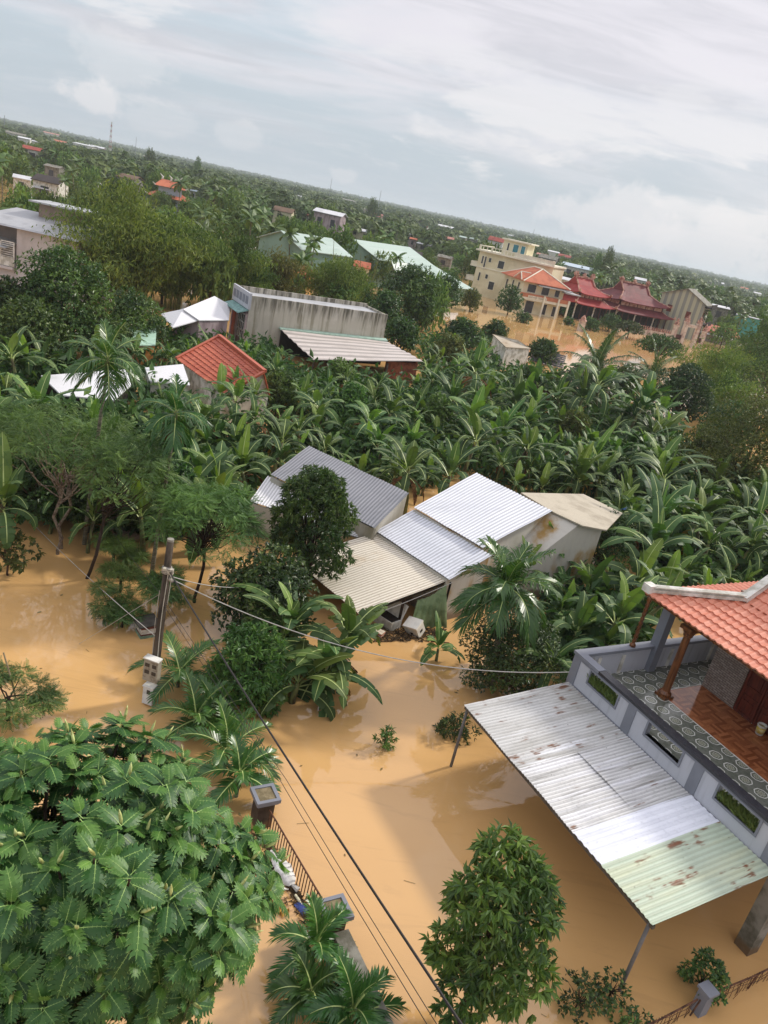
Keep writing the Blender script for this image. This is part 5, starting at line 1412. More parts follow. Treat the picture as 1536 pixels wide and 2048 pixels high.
def feather_tree(name, label, base, top, wpx, npad, seed, loc_pads=None, lean=(0, 0), mat=None, leaf=.42, stems=1, pads_flat=.38, tint=.5, group=None, dens=26, z0=.45, bark=None, r_=.28, cat='tree'):
    rng = np.random.default_rng(seed)
    b, h, R = px_tree(None, base, top, wpx)
    t = thing(name, label, cat, (b.x, b.y, 0), 0, group)
    B = []
    for i in range(npad):
        f = (i + .5) / npad; a = i * 2.4 + rng.uniform(-.4, .4); rr = R * (.25 + .65 * math.sqrt(rng.random()))
        z = h * (z0 + (.95 - z0) * (1 - (rr / R) ** 2 * .6) * rng.uniform(.75, 1.0)); pr = R * r_ * rng.uniform(.8, 1.25)
        B.append((rr * math.cos(a) + lean[0] * z / h, rr * math.sin(a) + lean[1] * z / h, z, pr, pr, pr * pads_flat))
    tb = MB()
    for s_ in range(stems):
        o = rng.normal(0, .25 * (stems > 1), 2); f0 = np.array([o[0] * 1.5 + lean[0] * .5, o[1] * 1.5 + lean[1] * .5, h * .5])
        limb(tb, rng, (o[0], o[1], -.5), f0, .07, .05, 6, .03)
        for c in B[s_::stems]:
            limb(tb, rng, f0 * rng.uniform(.7, 1.0), np.array(c[:3]) - np.array([0, 0, c[5] * .5]), .026, .008, 5, .06, 0, 5)
    tb.build('trunk', bark or M_BARKD, t)
    cm = MB(); n = int(npad * dens * 5.0)
    P, D, C = crown_points(rng, B, n); ct = rng.normal(0, .12, npad)
    A = unit(np.stack([D[:, 0], D[:, 1], np.abs(D[:, 2]) * .2 - .18], -1) + rng.normal(0, .35, (n, 3))); N = unit(np.array([0, 0, 1.0]) + rng.normal(0, .3, (n, 3)))
    cm.inst(T_PINNATE, frames(A, N), P, leaf * .74 * rng.uniform(.7, 1.25, n), np.clip(tint + ct[C] + rng.normal(0, .12, n), .03, .97))
    cm.build('crown', mat or L_FEATHER, t)
    return t
V, TR = [], []
for i in range(9):
    x = .08 + i * .105; l = .26 * math.sin((.2 + .72 * i / 8) * math.pi)
    for s_ in (1, -1):
        o = len(V); V += [(x, 0, -.1 * x * x), (x + .07, s_ * l * .5 + .05, -.1 * x * x - .01), (x + .09, s_ * l, -.1 * x * x - .05), (x + .035, s_ * l * .5 - .05, -.1 * x * x - .01)]; TR += [(o, o + 1, o + 2), (o, o + 2, o + 3)]
T_PINNATE = tpl(V, tris=TR)
feather_tree('feathery_tree', 'grey-green feathery tree right of the tall areca palm', (392, 1205), (430, 925), 205, 44, 50, tint=.50, dens=12, z0=.22, r_=.22, leaf=.5, pads_flat=.6)
feather_tree('feathery_tree', 'feathery tree with bare pale stems rising from one short trunk', (115, 1105), (75, 800), 240, 34, 51, stems=2, tint=.5, bark=M_TWIG, z0=.4, dens=9, leaf=.5, r_=.2, pads_flat=.55)
feather_tree('feathery_tree', 'feathery tree on a slanting dark brown trunk', (166, 1155), (275, 835), 190, 30, 52, lean=(1.5, .6), tint=.48, z0=.35, dens=9, leaf=.5, r_=.2, pads_flat=.55)
feather_tree('feathery_tree', 'spreading feathery tree crown under the white roof behind the areca palm', (120, 1010), (170, 790), 270, 40, 53, tint=.5, z0=.35, dens=9, stems=2, leaf=.5, r_=.19, pads_flat=.6)
feather_tree('feathery_tree', 'light green feathery tree cut by the left edge above the water', (10, 1000), (15, 800), 130, 14, 54, tint=.62, z0=.55, leaf=.55)
feather_tree('feathery_tree', 'half-drowned feathery tree at the left edge by the pale stick', (15, 1440), (15, 1345), 150, 11, 55, tint=.5, z0=.12, leaf=.4)
feather_tree('feathery_tree', 'feathery bush around and behind the power pole', (322, 1235), (328, 1135), 85, 16, 56, tint=.40, z0=.12, leaf=.42, dens=16, r_=.24, pads_flat=.7)
for lab, base, top, wp, sd, ti in (('round bright tuft of feathery leaves over the water left of the palm trunk', (225, 1135), (222, 1072), 62, 60, .72), ('small bright feathery tuft close left of the palm trunk', (262, 1140), (262, 1095), 42, 61, .66),
        ('feathery tuft floating below the brightest tuft', (240, 1185), (243, 1125), 58, 62, .6), ('dark trailing feathery branch lying in the water left of the hive box', (215, 1240), (205, 1165), 70, 63, .38), ('drowned feathery branch nearest the hive box', (245, 1255), (238, 1218), 70, 64, .34)):
    feather_tree('feathery_sprig', lab, base, top, wp, 5, sd, tint=ti, z0=.3, leaf=.34, r_=.5, dens=34, pads_flat=.5, group='feathery sprigs sticking out of the water', cat='branch')
# dry branches thrown about the left-hand trees
rg = np.random.default_rng(70)
for lab, base, n_, up_ in (('spray of bare pale branches leaning from the short trunk at the left', (112, 1040), 13, 1.0), ('tangle of bare grey branches between the two left trunks', (150, 1000), 15, .8), ('bare twigs arching beside the slanting brown trunk', (215, 1000), 12, .8)):
    o = G(*base); t = MB()
    for i in range(n_):
        a = rg.uniform(0, 6.28); l = rg.uniform(1.2, 2.9); e = Vector((math.cos(a) * l * .8, math.sin(a) * l * .3, rg.uniform(.3, 2.6) * up_))
        s_ = Vector((rg.normal(0, .12), rg.normal(0, .12), rg.uniform(.3, .9)))
        t.tube([o + s_, o + s_ + e * .5 + Vector((0, 0, .25)), o + s_ + e], [.028, .02, .008], 5)
    t.tube([o - Vector((0, 0, .5)), o + Vector((.02, 0, 1.0))], [.07, .05], 6)
    tag(t.build('dry_branches', M_TWIG), lab, 'dead branches')

# ------------------------------------------------------------------ palms near the viewer
def ar(label, base, top, **kw):
    b = G(*base); h = rise(b, *top); tp_ = PY(*top, b.y)
    return areca('areca_palm', label, (b.x, b.y, 0), h, lean=(tp_.x - b.x, 0), **kw)
ar('tall areca palm on a slim pale trunk just left of the power pole', (302, 1155), (348, 862), L=1.25, nf=13, seed=1, fruit=True, rtrunk=.075, ll=.75, lw=.045, nl=26, low=-42, drop=1.0, light=.46)
ar('tall areca palm with orange fruit stalks in front of the flat white roof', (168, 1088), (213, 752), L=1.5, nf=13, seed=2, fruit=True, rtrunk=.08, ll=.8, lw=.05, nl=26, low=-35, drop=.9, light=.55)
ar('shaggy areca palm rising out of the dense shrub beside the white sheds', (985, 1375), (1003, 1205), L=1.85, nf=22, seed=3, rtrunk=.11, ll=.85, lw=.06, nl=32, low=-30, drop=.8, light=.5)
for lab, c_, z, L_, sd, li in (('areca palm with long fronds beside the second gate pillar', (634, 1885), .75, .98, 11, .55), ('dark areca palm at the bottom edge right of the breadfruit tree', (706, 2018), .85, 1.05, 12, .40), ('young areca palm lowest in the photo under the breadfruit leaves', (622, 1985), .5, .8, 18, .45),
        ('areca palm behind the meter boxes', (358, 1352), .4, 1.45, 13, .5), ('areca palm between the meter boxes and the breadfruit tree', (392, 1432), .6, 1.3, 14, .5), ('areca palm touching the top of the breadfruit tree', (455, 1500), .75, 1.5, 15, .52), ('small areca palm tuft right of the white floating bundle', (432, 1430), .5, 1.0, 16, .5), ('areca palm fronds just above the first gate pillar', (480, 1545), .8, 1.1, 17, .5)):
    p = G(*c_, z); areca('areca_palm', lab, (p.x, p.y, 0), max(.15, z - .45), L=L_, nf=9, seed=sd, rtrunk=.06, ll=.34 + .17 * L_, lw=.045, nl=28, shaft=.45, low=2, steep=80, drop=.45, light=li)
tag(bld.build('floating_bundle', M_WHITE) if False else (lambda mb: (mb.lathe([(.05, -.05), (.16, .02), (.17, .12), (.08, .24)], 10, tuple(G(415, 1432))), mb.build('floating_bundle', M_WHITE, None, True))[1])(MB()), 'white bundle caught among the young areca palms', 'bundle')

# ------------------------------------------------------------------ banana plants
HSB = [2.0, 2.4, 1.7, 2.2, 2.6, 1.9, 2.3, 1.5, 2.8, 2.1, 2.5, 1.8]
BM = [banana_meshes(i, hs=HSB[i], nl=[11, 12, 10, 11, 13, 10, 12, 9, 11, 12, 10, 13][i], tear=[.6, .8, .45, .85, .7, .95, .6, .9, .75, .5, .85, .7][i], light=[.42, .36, .50, .40, .34, .46, .38, .52, .32, .44, .40, .48][i], L=[2.35, 2.5, 2.1, 2.4, 2.6, 2.2, 2.5, 1.9, 2.7, 2.3, 2.45, 2.2][i]) for i in range(12)]
BL = [banana_meshes(50 + i, hs=.9, nl=[12, 11, 13][i], L=2.3, W=.26, tear=.6, light=[.42, .36, .46][i], steep=66, fall=66, b0=30) for i in range(3)]
for lab, c_, z, sc, mi, rz, dd in (('banana plant nearest the viewer, its leaves spread low over the water', (590, 1362), .8, 1.1, 20, .4, False), ('banana plant behind the nearest one, by the lychee bush', (560, 1275), 1.2, .98, 21, 1.3, False),
        ('banana plant with upright broad leaves against the cream roof', (668, 1270), 1.5, .98, 5, 2.2, False), ('banana plant with a brown dead leaf hanging over the water', (665, 1318), 1.0, 1.05, 22, 5.2, True), ('young banana plant sprouting by the white foam box', (880, 1300), .5, .6, 2, 3.6, False),
        ('banana plant between the lychee bush and the nearest banana plant', (535, 1330), 1.0, .8, 22, 4.0, False), ('banana plant close right of the nearest banana plant', (640, 1345), .9, 1.0, 21, 2.6, True), ('banana plant against the lower left corner of the cream roof', (615, 1235), 1.7, .95, 6, 3.1, False),
        ('banana plant in front of the ochre-stained gable wall', (1082, 1128), 1.5, .85, 3, 1.9, True), ('banana plant between the shaggy areca palm and the gable wall', (1055, 1150), 1.2, .8, 9, .3, False), ('banana plant in front of the near gable of the red tiled house', (505, 792), 2.2, .9, 5, 1.0, False), ('banana plant before the eave of the red tiled house', (440, 792), 2.2, .95, 0, 2.7, False), ('second banana plant before the eave of the red tiled house, nearer the ridge end', (475, 785), 2.0, .85, 8, 4.4, False),
        ('banana plant leaning over the white-blue roof by its ridge', (905, 950), 2.9, 1.05, 4, .8, False), ('banana plant with brown dead leaves behind the grey roof', (830, 945), 2.8, 1.0, 1, 2.0, True),
        ('banana plant fronds entering at the left edge beyond the flooded yard', (-20, 985), 2.6, 1.0, 3, .2, False)):
    hs_ = (HSB[mi] if mi < 20 else .9) * sc
    p = G(*c_, z); banana_thing(BM[mi] if mi < 20 else BL[mi - 20], lab, (p.x, p.y, z - hs_), rz, sc, None, dd)
def inside_poly(P, x, y):
    c = False; j = len(P) - 1
    for i in range(len(P)):
        if (P[i][1] > y) != (P[j][1] > y) and x < (P[j][0] - P[i][0]) * (y - P[i][1]) / (P[j][1] - P[i][1]) + P[i][0]: c = not c
        j = i
    return c
BPOLY = [(20, 705), (110, 690), (150, 740), (200, 720), (300, 640), (330, 640), (420, 655), (500, 668), (560, 625), (640, 640), (640, 720), (700, 745), (850, 745), (850, 640), (970, 655), (1010, 730), (1110, 740), (1230, 800), (1350, 850), (1400, 950), (1560, 960), (1560, 1160),
         (1290, 1180), (1280, 1270), (1130, 1340), (1100, 1280), (1110, 1160), (1150, 1060), (1240, 1040), (1240, 980), (1050, 960), (930, 920), (800, 960), (620, 880), (540, 930), (500, 950), (440, 1025), (300, 1035), (200, 1025), (100, 1000), (30, 985), (-60, 940), (-40, 705)]
# footprints (s0, s1, t0, t1) kept clear, and slopes that must stay in sight
FOOT = [(-12.6, -6.5, -6, 3.2), (-15.5, -8, 1, 15), (-19, -11, -5.5, 1.2), (-60.2, -53.8, 5.5, 21), (-55, -45.5, 8.5, 22), (-43, -29, -4.5, 3.6), (-36, -30, -13.5, -6.5), (-40.5, -37, -7, -1.5), (-1.2, 9, -1, 11), (-54, -46, -7, -1), (-63, -54, 0, 7.5), (-66, -60, 36, 43), (-9, -5, -3, 1)]
def clear(p):
    s_, t_ = to_s(p)
    return not any(a < s_ < b and c < t_ < d for a, b, c, d in FOOT)
SIGHT = [((362, 682), (500, 712), 62), ((600, 685), (835, 724), 80), ((520, 620), (770, 670), 90), ((110, 748), (235, 778), 46), ((300, 738), (362, 752), 52), ((1040, 985), (1240, 1040), 38), ((990, 672), (1060, 700), 120), ((400, 600), (455, 630), 80), ((270, 660), (310, 685), 66), ((470, 600), (505, 650), 76), ((860, 590), (1000, 652), 130), ((1000, 590), (1130, 670), 130), ((1130, 620), (1335, 695), 130)]
def hides(p, h, wr):
    """does a plant of height h at p stand in front of something the photo shows?"""
    d_ = math.hypot(p.x, p.y)
    for (u0, v0), (u1, v1), far in SIGHT:
        if d_ < far:
            w_ = wr * F / max(4, d_)
            for q in [proj((p.x, p.y, p.z + h * f)) for f in (.35, .5, .65, .8, 1.0)]:
                if u0 - w_ * .5 < q[0] < u1 + w_ * .5 and v0 - w_ * .2 < q[1] < v1: return True
    return False
ZONES = [(lambda s_, t_, y: y > 84, 'banana plant among those beyond the long stained house', 'banana plants beyond the long house'),
         (lambda s_, t_, y: t_ < -1 and y < 62, 'banana plant among those round the white roofs left of the red tiled house', 'banana plants round the white roofs'),
         (lambda s_, t_, y: s_ < -40, 'banana plant among those between the red tiled roof and the long stained wall', 'banana plants below the long stained wall'),
         (lambda s_, t_, y: y < 34, 'banana plant among those behind the terrace house parapet', 'banana plants behind the terrace house'),
         (lambda s_, t_, y: t_ > 15, 'banana plant among those right of the blue water tank', 'banana plants right of the blue tank'),
         (lambda s_, t_, y: True, 'banana plant in the thick plantation behind the corrugated sheds', 'banana plants behind the sheds')]
rg = np.random.default_rng(100)
spots = []
for _ in range(26000):
    y = 22 * (118 / 22) ** rg.random(); x = y * rg.uniform(-.62, .62); p = Vector((x, y, 0)); u, v = proj((x, y, 2.0))
    if not inside_poly(BPOLY, u, v) or not clear(p): continue
    gap = 1.7 if y < 60 else 2.6
    if any((x - q.x) ** 2 + (y - q.y) ** 2 < gap * gap for q, _m in spots): continue
    mi = int(rg.integers(12)); sc = rg.uniform(.6, 1.25) * (1 if y < 60 else 1.3)
    if hides(p, 4.6 * sc, 2.0):
        sc *= .6
        if hides(p, 4.4 * sc, 1.5): continue
    spots.append((p, (mi, sc)))
    if len(spots) >= 288: break
for p, (mi, sc) in spots:
    s_, t_ = to_s(p)
    for fz_, lab, grp in ZONES:
        if fz_(s_, t_, p.y):
            o = banana_thing(BM[mi], lab, (p.x, p.y, -rg.uniform(0, .5)), 0, sc, grp, rg.random() < .35); o.rotation_euler = (rg.normal(0, .12), rg.normal(0, .12), rg.uniform(0, 6.28)); break
SHR = [('leafy_shrub', 'yellow-green leafy shrub among the bananas behind the grey roof', (705, 800), 3.2, 1.5, L_MANGO, .62), ('leafy_shrub', 'bright papaya-like shrub before the carport', (680, 745), 3.0, 1.4, L_MANGO, .75), ('leafy_shrub', 'round dark shrub among the bananas left of the big coconut palm', (1060, 760), 3.4, 2.0, L_DARK, .4),
 ('leafy_shrub', 'olive shrub among the bananas below the big coconut palm', (1150, 850), 3.2, 1.8, L_OLIVE, .5), ('leafy_shrub', 'mid-green shrub among the bananas left of the olive-green tree', (1290, 930), 3.0, 1.7, L_MANGO, .45), ('leafy_shrub', 'dark shrub above the blue water tank', (1240, 940), 2.8, 1.4, L_DARK, .42),
 ('leafy_shrub', 'broad dark-leaved shrub between the bananas at the right edge', (1480, 1060), 3.0, 1.6, L_DARK, .45), ('leafy_shrub', 'yellowish shrub at the upper end of the banana plantation', (900, 690), 3.6, 1.9, L_OLIVE, .6), ('leafy_shrub', 'light green shrub in the middle of the banana plantation', (880, 820), 3.2, 1.4, L_MANGO, .66), ('leafy_shrub', 'feathery green shrub beside the red tiled roof', (560, 770), 3.2, 1.4, L_FEATHER, .5)]
for i, (nm, lab, (u, v), h, R, mat, ti) in enumerate(SHR):
    p = G(u, v, h * .7); broad_tree(nm, lab, (p.x, p.y, 0), h, R, 5200, .22, mat, 700 + i, z0=.12, nb=18, cluster=5, tint=(ti, .16), taper=.15)
# undergrowth between the plants
mb = MB(); n_ = 0
P_, B_ = [], []
for _ in range(11000):
    y = 22 * (120 / 22) ** rg.random(); x = y * rg.uniform(-.62, .62); u, v = proj((x, y, .8))
    if inside_poly(BPOLY, u, v) and clear(Vector((x, y, 0))) and not hides(Vector((x, y, 0)), 1.5, .8): P_.append((x, y))
P_ = np.array(P_); k_ = 20
T = np.repeat(np.column_stack([P_, np.full(len(P_), .15)]), k_, 0) + rg.normal(0, 1, (len(P_) * k_, 3)) * np.array([.5, .5, .75]); T[:, 2] = np.minimum(np.abs(T[:, 2]), 2.0)
mb.inst(T_LEAF2, frames(rg.normal(size=T.shape) + np.array([0, 0, .2]), rg.normal(0, .6, T.shape) + np.array([0, 0, 1.])), T, rg.uniform(.3, .95, len(T)), np.clip(rg.normal(.3, .17, len(T)), .03, .9))
tag(mb.build('undergrowth', L_BANANA), 'dark low undergrowth between the banana stems', 'undergrowth', kind='stuff')

# ------------------------------------------------------------------ coconut and middle-distance trees
def coco(label, base, top, **kw):
    b = G(*base); h = rise(b, *top)
    return areca('coconut_palm', label, (b.x, b.y, 0), h, mat=L_COCO, shaft=.5, **kw)
coco('coconut palm with long arching grey-green fronds beyond the banana plants', (1172, 800), (1178, 745), L=5.2, nf=22, seed=5, rtrunk=.2, ll=1.3, lw=.10, nl=52, low=-25, drop=1.1, steep=82, light=.45)
coco('coconut palm with upright fronds between the dark round tree and the big coconut palm', (1282, 815), (1288, 765), L=4.2, nf=16, seed=6, rtrunk=.16, ll=1.1, lw=.09, nl=44, low=10, drop=.8, steep=86, light=.5)
coco('young coconut palm with a brown dead frond in the bananas below the dark round tree', (1258, 880), (1265, 850), L=3.6, nf=15, seed=7, rtrunk=.14, ll=1.0, lw=.09, nl=40, low=0, drop=.8, steep=84, light=.5)
BACK = [  # kind, label, base, top, width px, leaves, leaf size, material, tint
 ('olive_tree', 'olive-brown fine-leaved tree at the right edge above the banana plants', (1460, 1020), (1462, 785), 270, 20000, .20, L_OLIVE, .55),
 ('olive_tree', 'low olive-green tree left of the olive-brown tree', (1395, 975), (1395, 852), 150, 8000, .20, L_OLIVE, .42),
 ('leafy_tree', 'green leafy tree at the right edge over the olive-brown tree', (1510, 835), (1510, 700), 170, 9000, .26, L_FEATHER, .35),
 ('leafy_tree', 'tall spreading green tree at the right edge beside the turquoise wall', (1515, 800), (1515, 605), 190, 14000, .34, L_FEATHER, .34),
 ('dark_tree', 'almost black round tree right of the big coconut palm', (1345, 850), (1345, 725), 135, 13000, .26, L_DARK, .2),
 ('leafy_tree', 'wide umbrella-shaped tree in front of the temple gate', (1310, 735), (1312, 668), 112, 5200, .34, L_MANGO, .36),
 ('dark_tree', 'large dark tree in front of the tall pale house at the left', (125, 712), (140, 498), 200, 15000, .28, L_DARK, .58),
 ('dark_tree', 'dark tree at the left edge below the tall pale house', (15, 700), (15, 560), 140, 9500, .27, L_DARK, .56),
 ('dark_tree', 'broad dark tree between the left dark tree and the areca palm', (60, 735), (70, 610), 170, 9500, .27, L_DARK, .6),
 ('dark_tree', 'dark leafy tree left of the white gabled roof', (262, 705), (262, 590), 150, 9500, .26, L_DARK, .58),
 ('dark_tree', 'lower dark tree tucked behind the tall areca palm', (205, 725), (205, 640), 130, 7000, .26, L_DARK, .52),
 ('grey_tree', 'large dark tree behind the far end of the long stained house', (812, 655), (805, 528), 150, 10000, .38, L_DARK, .48),
 ('leafy_tree', 'rounded green bush at the far corner of the long stained house', (765, 668), (765, 585), 105, 6000, .34, L_MANGO, .34),
 ('leafy_tree', 'green tree standing in the flood left of the yellow-green tree', (882, 622), (880, 545), 80, 4500, .40, L_MANGO, .38),
 ('leafy_tree', 'round yellow-green tree standing in the flooded yard', (938, 622), (938, 577), 50, 2600, .38, L_OLIVE, .55),
 ('leafy_tree', 'round dark green tree before the cream building and its orange roof', (1014, 630), (1016, 570), 64, 3400, .38, L_MANGO, .34),
 ('leafy_tree', 'low tree at the left end of the flooded yard', (868, 628), (868, 595), 60, 2400, .36, L_MANGO, .4),
 ('yard_bush', 'clipped bush in the flood before the orange-roofed hall', (1047, 645), (1047, 627), 38, 1100, .34, L_MANGO, .34),
 ('yard_bush', 'dark bush between the orange-roofed hall and the first temple', (1131, 634), (1131, 610), 34, 1100, .36, L_MANGO, .28),
 ('yard_bush', 'small bush in the flood before the first temple', (1136, 650), (1136, 636), 30, 800, .32, L_MANGO, .4),
 ('yard_tree', 'round green tree right of the small gate pillar', (1178, 660), (1179, 637), 44, 1700, .36, L_MANGO, .4),
 ('yard_tree', 'bright round tree before the gap of the two temples', (1216, 662), (1219, 629), 52, 2300, .38, L_MANGO, .42),
 ('yard_tree', 'dark umbrella-shaped tree on a visible trunk in the flooded yard', (1254, 676), (1262, 645), 66, 2600, .36, L_DARK, .38),
 ('leafy_tree', 'bushy tree at the end of the long house, next to the flood', (835, 640), (832, 600), 85, 4500, .4, L_MANGO, .36),
 ('leafy_tree', 'leafy green tree between the red roof of the low tiled house and the right edge', (1480, 760), (1480, 668), 120, 6500, .32, L_FEATHER, .4),
 ('leafy_tree', 'green bushy tree under the tall right edge tree', (1440, 905), (1440, 800), 130, 8000, .24, L_MANGO, .36),
 ('leafy_tree', 'green tree among bananas left of the dark round tree', (1240, 790), (1240, 735), 90, 4200, .32, L_DARK, .36),
 ('leafy_tree', 'dense tree behind the bananas left of the rusty-roofed hut', (920, 690), (925, 640), 90, 4200, .36, L_DARK, .34),
 ('leafy_tree', 'green tree against the stained wall corner by the carport', (800, 700), (800, 640), 90, 4500, .34, L_MANGO, .34),
 ('leafy_tree', 'small tree at the water edge left of the rusty-roofed hut', (985, 690), (985, 640), 60, 2400, .36, L_DARK, .36),
 ('leafy_tree', 'green tree above the bananas right of the rusty-roofed hut', (1085, 725), (1085, 685), 80, 3600, .4, L_DARK, .36),
]
for lab, base, top, wp, nl_, sd, mat, ti in (('leafy dark tree between the slanting trunk and the tall palm trunk', (262, 1070), (252, 915), 135, 6500, 80, L_DARK, .5), ('leafy tree behind the short trunk with bare branches', (70, 1050), (62, 905), 130, 6000, 81, L_MANGO, .42),
        ('rounded leafy tree low between the two left trunks', (175, 1065), (182, 945), 105, 5000, 82, L_DARK, .46), ('leafy tree filling the gap between the tall palm and the grey-green feathery tree', (350, 1075), (352, 930), 110, 5500, 83, L_MANGO, .38)):
    bt_('leafy_tree', lab, base, top, wp, nl_, .19, mat, sd, z0=.2, nb=24, cluster=5, tint=(ti, .17), clump=.16, rb=(.2, .36))
SIGHT2 = []
for i, (nm, lab, base, top, wp, nl_, lf, mat, ti) in enumerate(BACK):
    bt_(nm, lab, base, top, wp, nl_, lf, mat, 200 + i, z0=.22 if 'umbrella' not in lab else .5, nb=26, trunk=.14, cluster=4, tint=(ti, .15), clump=.13, flat=.8 if 'umbrella' not in lab else .45, rb=(.22, .38))

def bamboo(name, label, base, top, wpx, nculm, nleaf, leaf, seed, tint=.5, mat=None, spread=.55):
    rng = np.random.default_rng(seed)
    b, h, R = px_tree(None, base, top, wpx)
    t = thing(name, label, 'bamboo', (b.x, b.y, 0)); cu = MB(); P, A = [], []
    tips = []
    for i in range(nculm):
        a = rng.uniform(0, 6.28); q = math.sqrt(rng.random()); hh = h * rng.uniform(.55, 1.02) * (1.08 - .22 * q)
        rr = R * q; f = np.linspace(0, 1, 9)
        out_ = .22 * f + 1.0 * f ** 3.2
        X = np.stack([math.cos(a) * rr * (.22 + .78 * out_), math.sin(a) * rr * (.22 + .78 * out_), -.4 + hh * (f - .12 * f ** 5 * (1 + q)) / .92], -1)
        cu.tube(X, np.linspace(.05, .012, 9), 5)
        k = nleaf // nculm
        ff = .30 + .70 * rng.random(k) ** .75; idx = np.clip((ff * 8).astype(int), 0, 7); w_ = ff * 8 - idx
        pos = X[idx] * (1 - w_[:, None]) + X[idx + 1] * w_[:, None]
        off = rng.normal(0, 1, (k, 3)) * np.array([1, 1, .65]) * (R * .115) * (.35 + .9 * ff)[:, None]
        P.append(pos + off); tips.append(np.full(k, rng.normal(0, .17)))
    P = np.concatenate(P); n = len(P)
    A = unit(np.stack([rng.normal(0, .55, n), rng.normal(0, .55, n), rng.normal(-.62, .35, n)], -1))
    cm = MB(); cm.inst(T_LONG, frames(A, rng.normal(size=(n, 3)) + np.array([0, 0, .8])), P, leaf * rng.uniform(.6, 1.3, n), np.clip(tint + np.concatenate(tips) + rng.normal(0, .16, n), .03, .97))
    cu.build('culms', M_CULM, t); cm.build('foliage', mat or L_BAMBOO, t)
    return t
bamboo('bamboo_clump', 'biggest bamboo clump, left of the pale green warehouse roofs', (262, 618), (212, 345), 240, 50, 30000, .52, 300, .58)
bamboo('bamboo_clump', 'bamboo clump on the right flank of the biggest clump', (345, 618), (350, 392), 135, 28, 14000, .50, 301, .52)
bamboo('bamboo_clump', 'dark green bamboo clump left of the brownish thicket', (440, 620), (440, 432), 155, 32, 15000, .50, 302, .42)
bamboo('bamboo_clump', 'brownish bamboo thicket behind the front of the long house', (545, 618), (548, 482), 125, 26, 9000, .45, 303, .5, L_OLIVE)
bamboo('bamboo_clump', 'yellow-green bamboo clump behind the roof of the long house', (655, 630), (650, 488), 130, 28, 9000, .45, 304, .56)
bamboo('bamboo_clump', 'thin bamboo with tall bare culms right of the yellow-green clump', (705, 630), (705, 515), 80, 10, 1500, .45, 305, .52)
bamboo('bamboo_clump', 'pale yellow-green bamboo in front of the temple gateway', (1408, 800), (1412, 655), 140, 30, 11000, .38, 306, .62)
bamboo('bamboo_clump', 'bamboo at the left end of the brownish thicket, dark below', (495, 622), (492, 470), 95, 20, 7000, .45, 307, .36)
bamboo('bamboo_clump', 'leaning bamboo growth between the dark round tree and the right edge trees', (1440, 850), (1450, 720), 120, 24, 8000, .38, 308, .48)
for lab, base, top in (('single bare bamboo culm rising highest above the long house', (660, 600), (668, 478)), ('single slanting bamboo culm beside the orange-brown roof', (735, 590), (762, 500)), ('bare slanting bamboo culm left of the orange-brown roof', (715, 590), (722, 505))):
    b = G(*base); h = rise(b, *top); q = PY(*top, b.y); mb = MB(); mb.tube([b, (b + q) / 2 + Vector((.1, 0, 0)), q], [.07, .06, .03], 6)
    tag(mb.build('bamboo_culm', M_CULM), lab, 'bamboo')
# ------------------------------------------------------------------ cream building, hall, temples, gate
M_CREAM = plain('cream_paint', hexc('#dcd4b6'), 0.05, 0.3, 0.7, 0.2, col2=hexc('#c9c09f'))
M_CREAM2 = plain('pale_cream_trim', hexc('#e4deca'), 0.06, 0.5, 0.7, 0.2)
M_WIN = plain('dark_window_glass', hexc('#3d3f44'), 0.15, 1, 0.25, 0.5)
M_TEALW = plain('teal_window_glass', hexc('#3f7f8c'), 0.15, 1, 0.2, 0.5)
M_ORANGE = plain('orange_roof_tiles', hexc('#bf7356'), 0.12, 0.6, 0.7, 0.2, col2=hexc('#a86048'))
M_SALMON = plain('salmon_fascia', hexc('#c07c5c'), 0.1, 0.6, 0.7, 0.2)
def window(t, x0, x1, y, z0, z1, mat=None, axis='x', depth=.12):
    fr = MB(); g = MB(); w_ = .09
    def bx(m_, a, b, c, d, d0, d1):
        if axis == 'x': m_.box(a, b, y + d0, y + d1, c, d)
        else: m_.box(y + d0, y + d1, a, b, c, d)
    s = -1 if depth > 0 else 1
    d0, d1 = sorted((s * .06, s * .004))
    bx(g, x0, x1, z0, z1, d0, d1)
    o = g.build('window', mat or M_WIN, t)
    d0, d1 = sorted((s * .10, s * .062))
    for a, b, c, d in ((x0 - w_, x0, z0 - w_, z1 + w_), (x1, x1 + w_, z0 - w_, z1 + w_), (x0, x1, z1, z1 + w_), (x0, x1, z0 - w_, z0)):
        bx(fr, a, b, c, d, d0, d1)
    fr.build('frame', M_CREAM2, o)
pA = G(956, 497, 9.9)
t = thing('cream_building', 'three-storey cream building with roof terrace and stair tower beyond the flooded yard', 'building', Vector((pA.x + .6, pA.y + .4, 0)), rad(-24))
W_, D_, Z_ = 17.6, 9.0, 9.9
mb = MB(); mb.box(0, W_, 0, D_, -.6, Z_ - .35); mb.build('wall', M_CREAM, t)
mb = MB(); mb.box(-.8, W_ + .3, -.6, D_ + .3, Z_ - .35, Z_); mb.box(-.12, W_ + .05, -.12, 0, 6.05, 6.3); mb.build('roof_slab', M_CREAM2, t)
mb = MB()
for k in range(19):
    x = -.2 + k * (W_ / 18); mb.box(x - .06, x + .06, -.35, -.2, Z_, Z_ + .75)
mb.box(-.3, W_ + .2, -.37, -.18, Z_ + .75, Z_ + .92); mb.box(-.3, -.1, -.37, D_, Z_ + .75, Z_ + .92)
for k in range(7): x = k * 2.9; mb.box(x - .18, x + .18, -.4, -.15, Z_, Z_ + 1.0)
mb.box(8.3, W_ + .2, -.32, -.2, Z_ + .05, Z_ + .72)
mb.build('balustrade', M_CREAM2, t)
mb = MB(); mb.box(4.6, 10.4, 1.2, 6, Z_, Z_ + 3.1); pw = mb.build('stair_tower', M_CREAM, t)
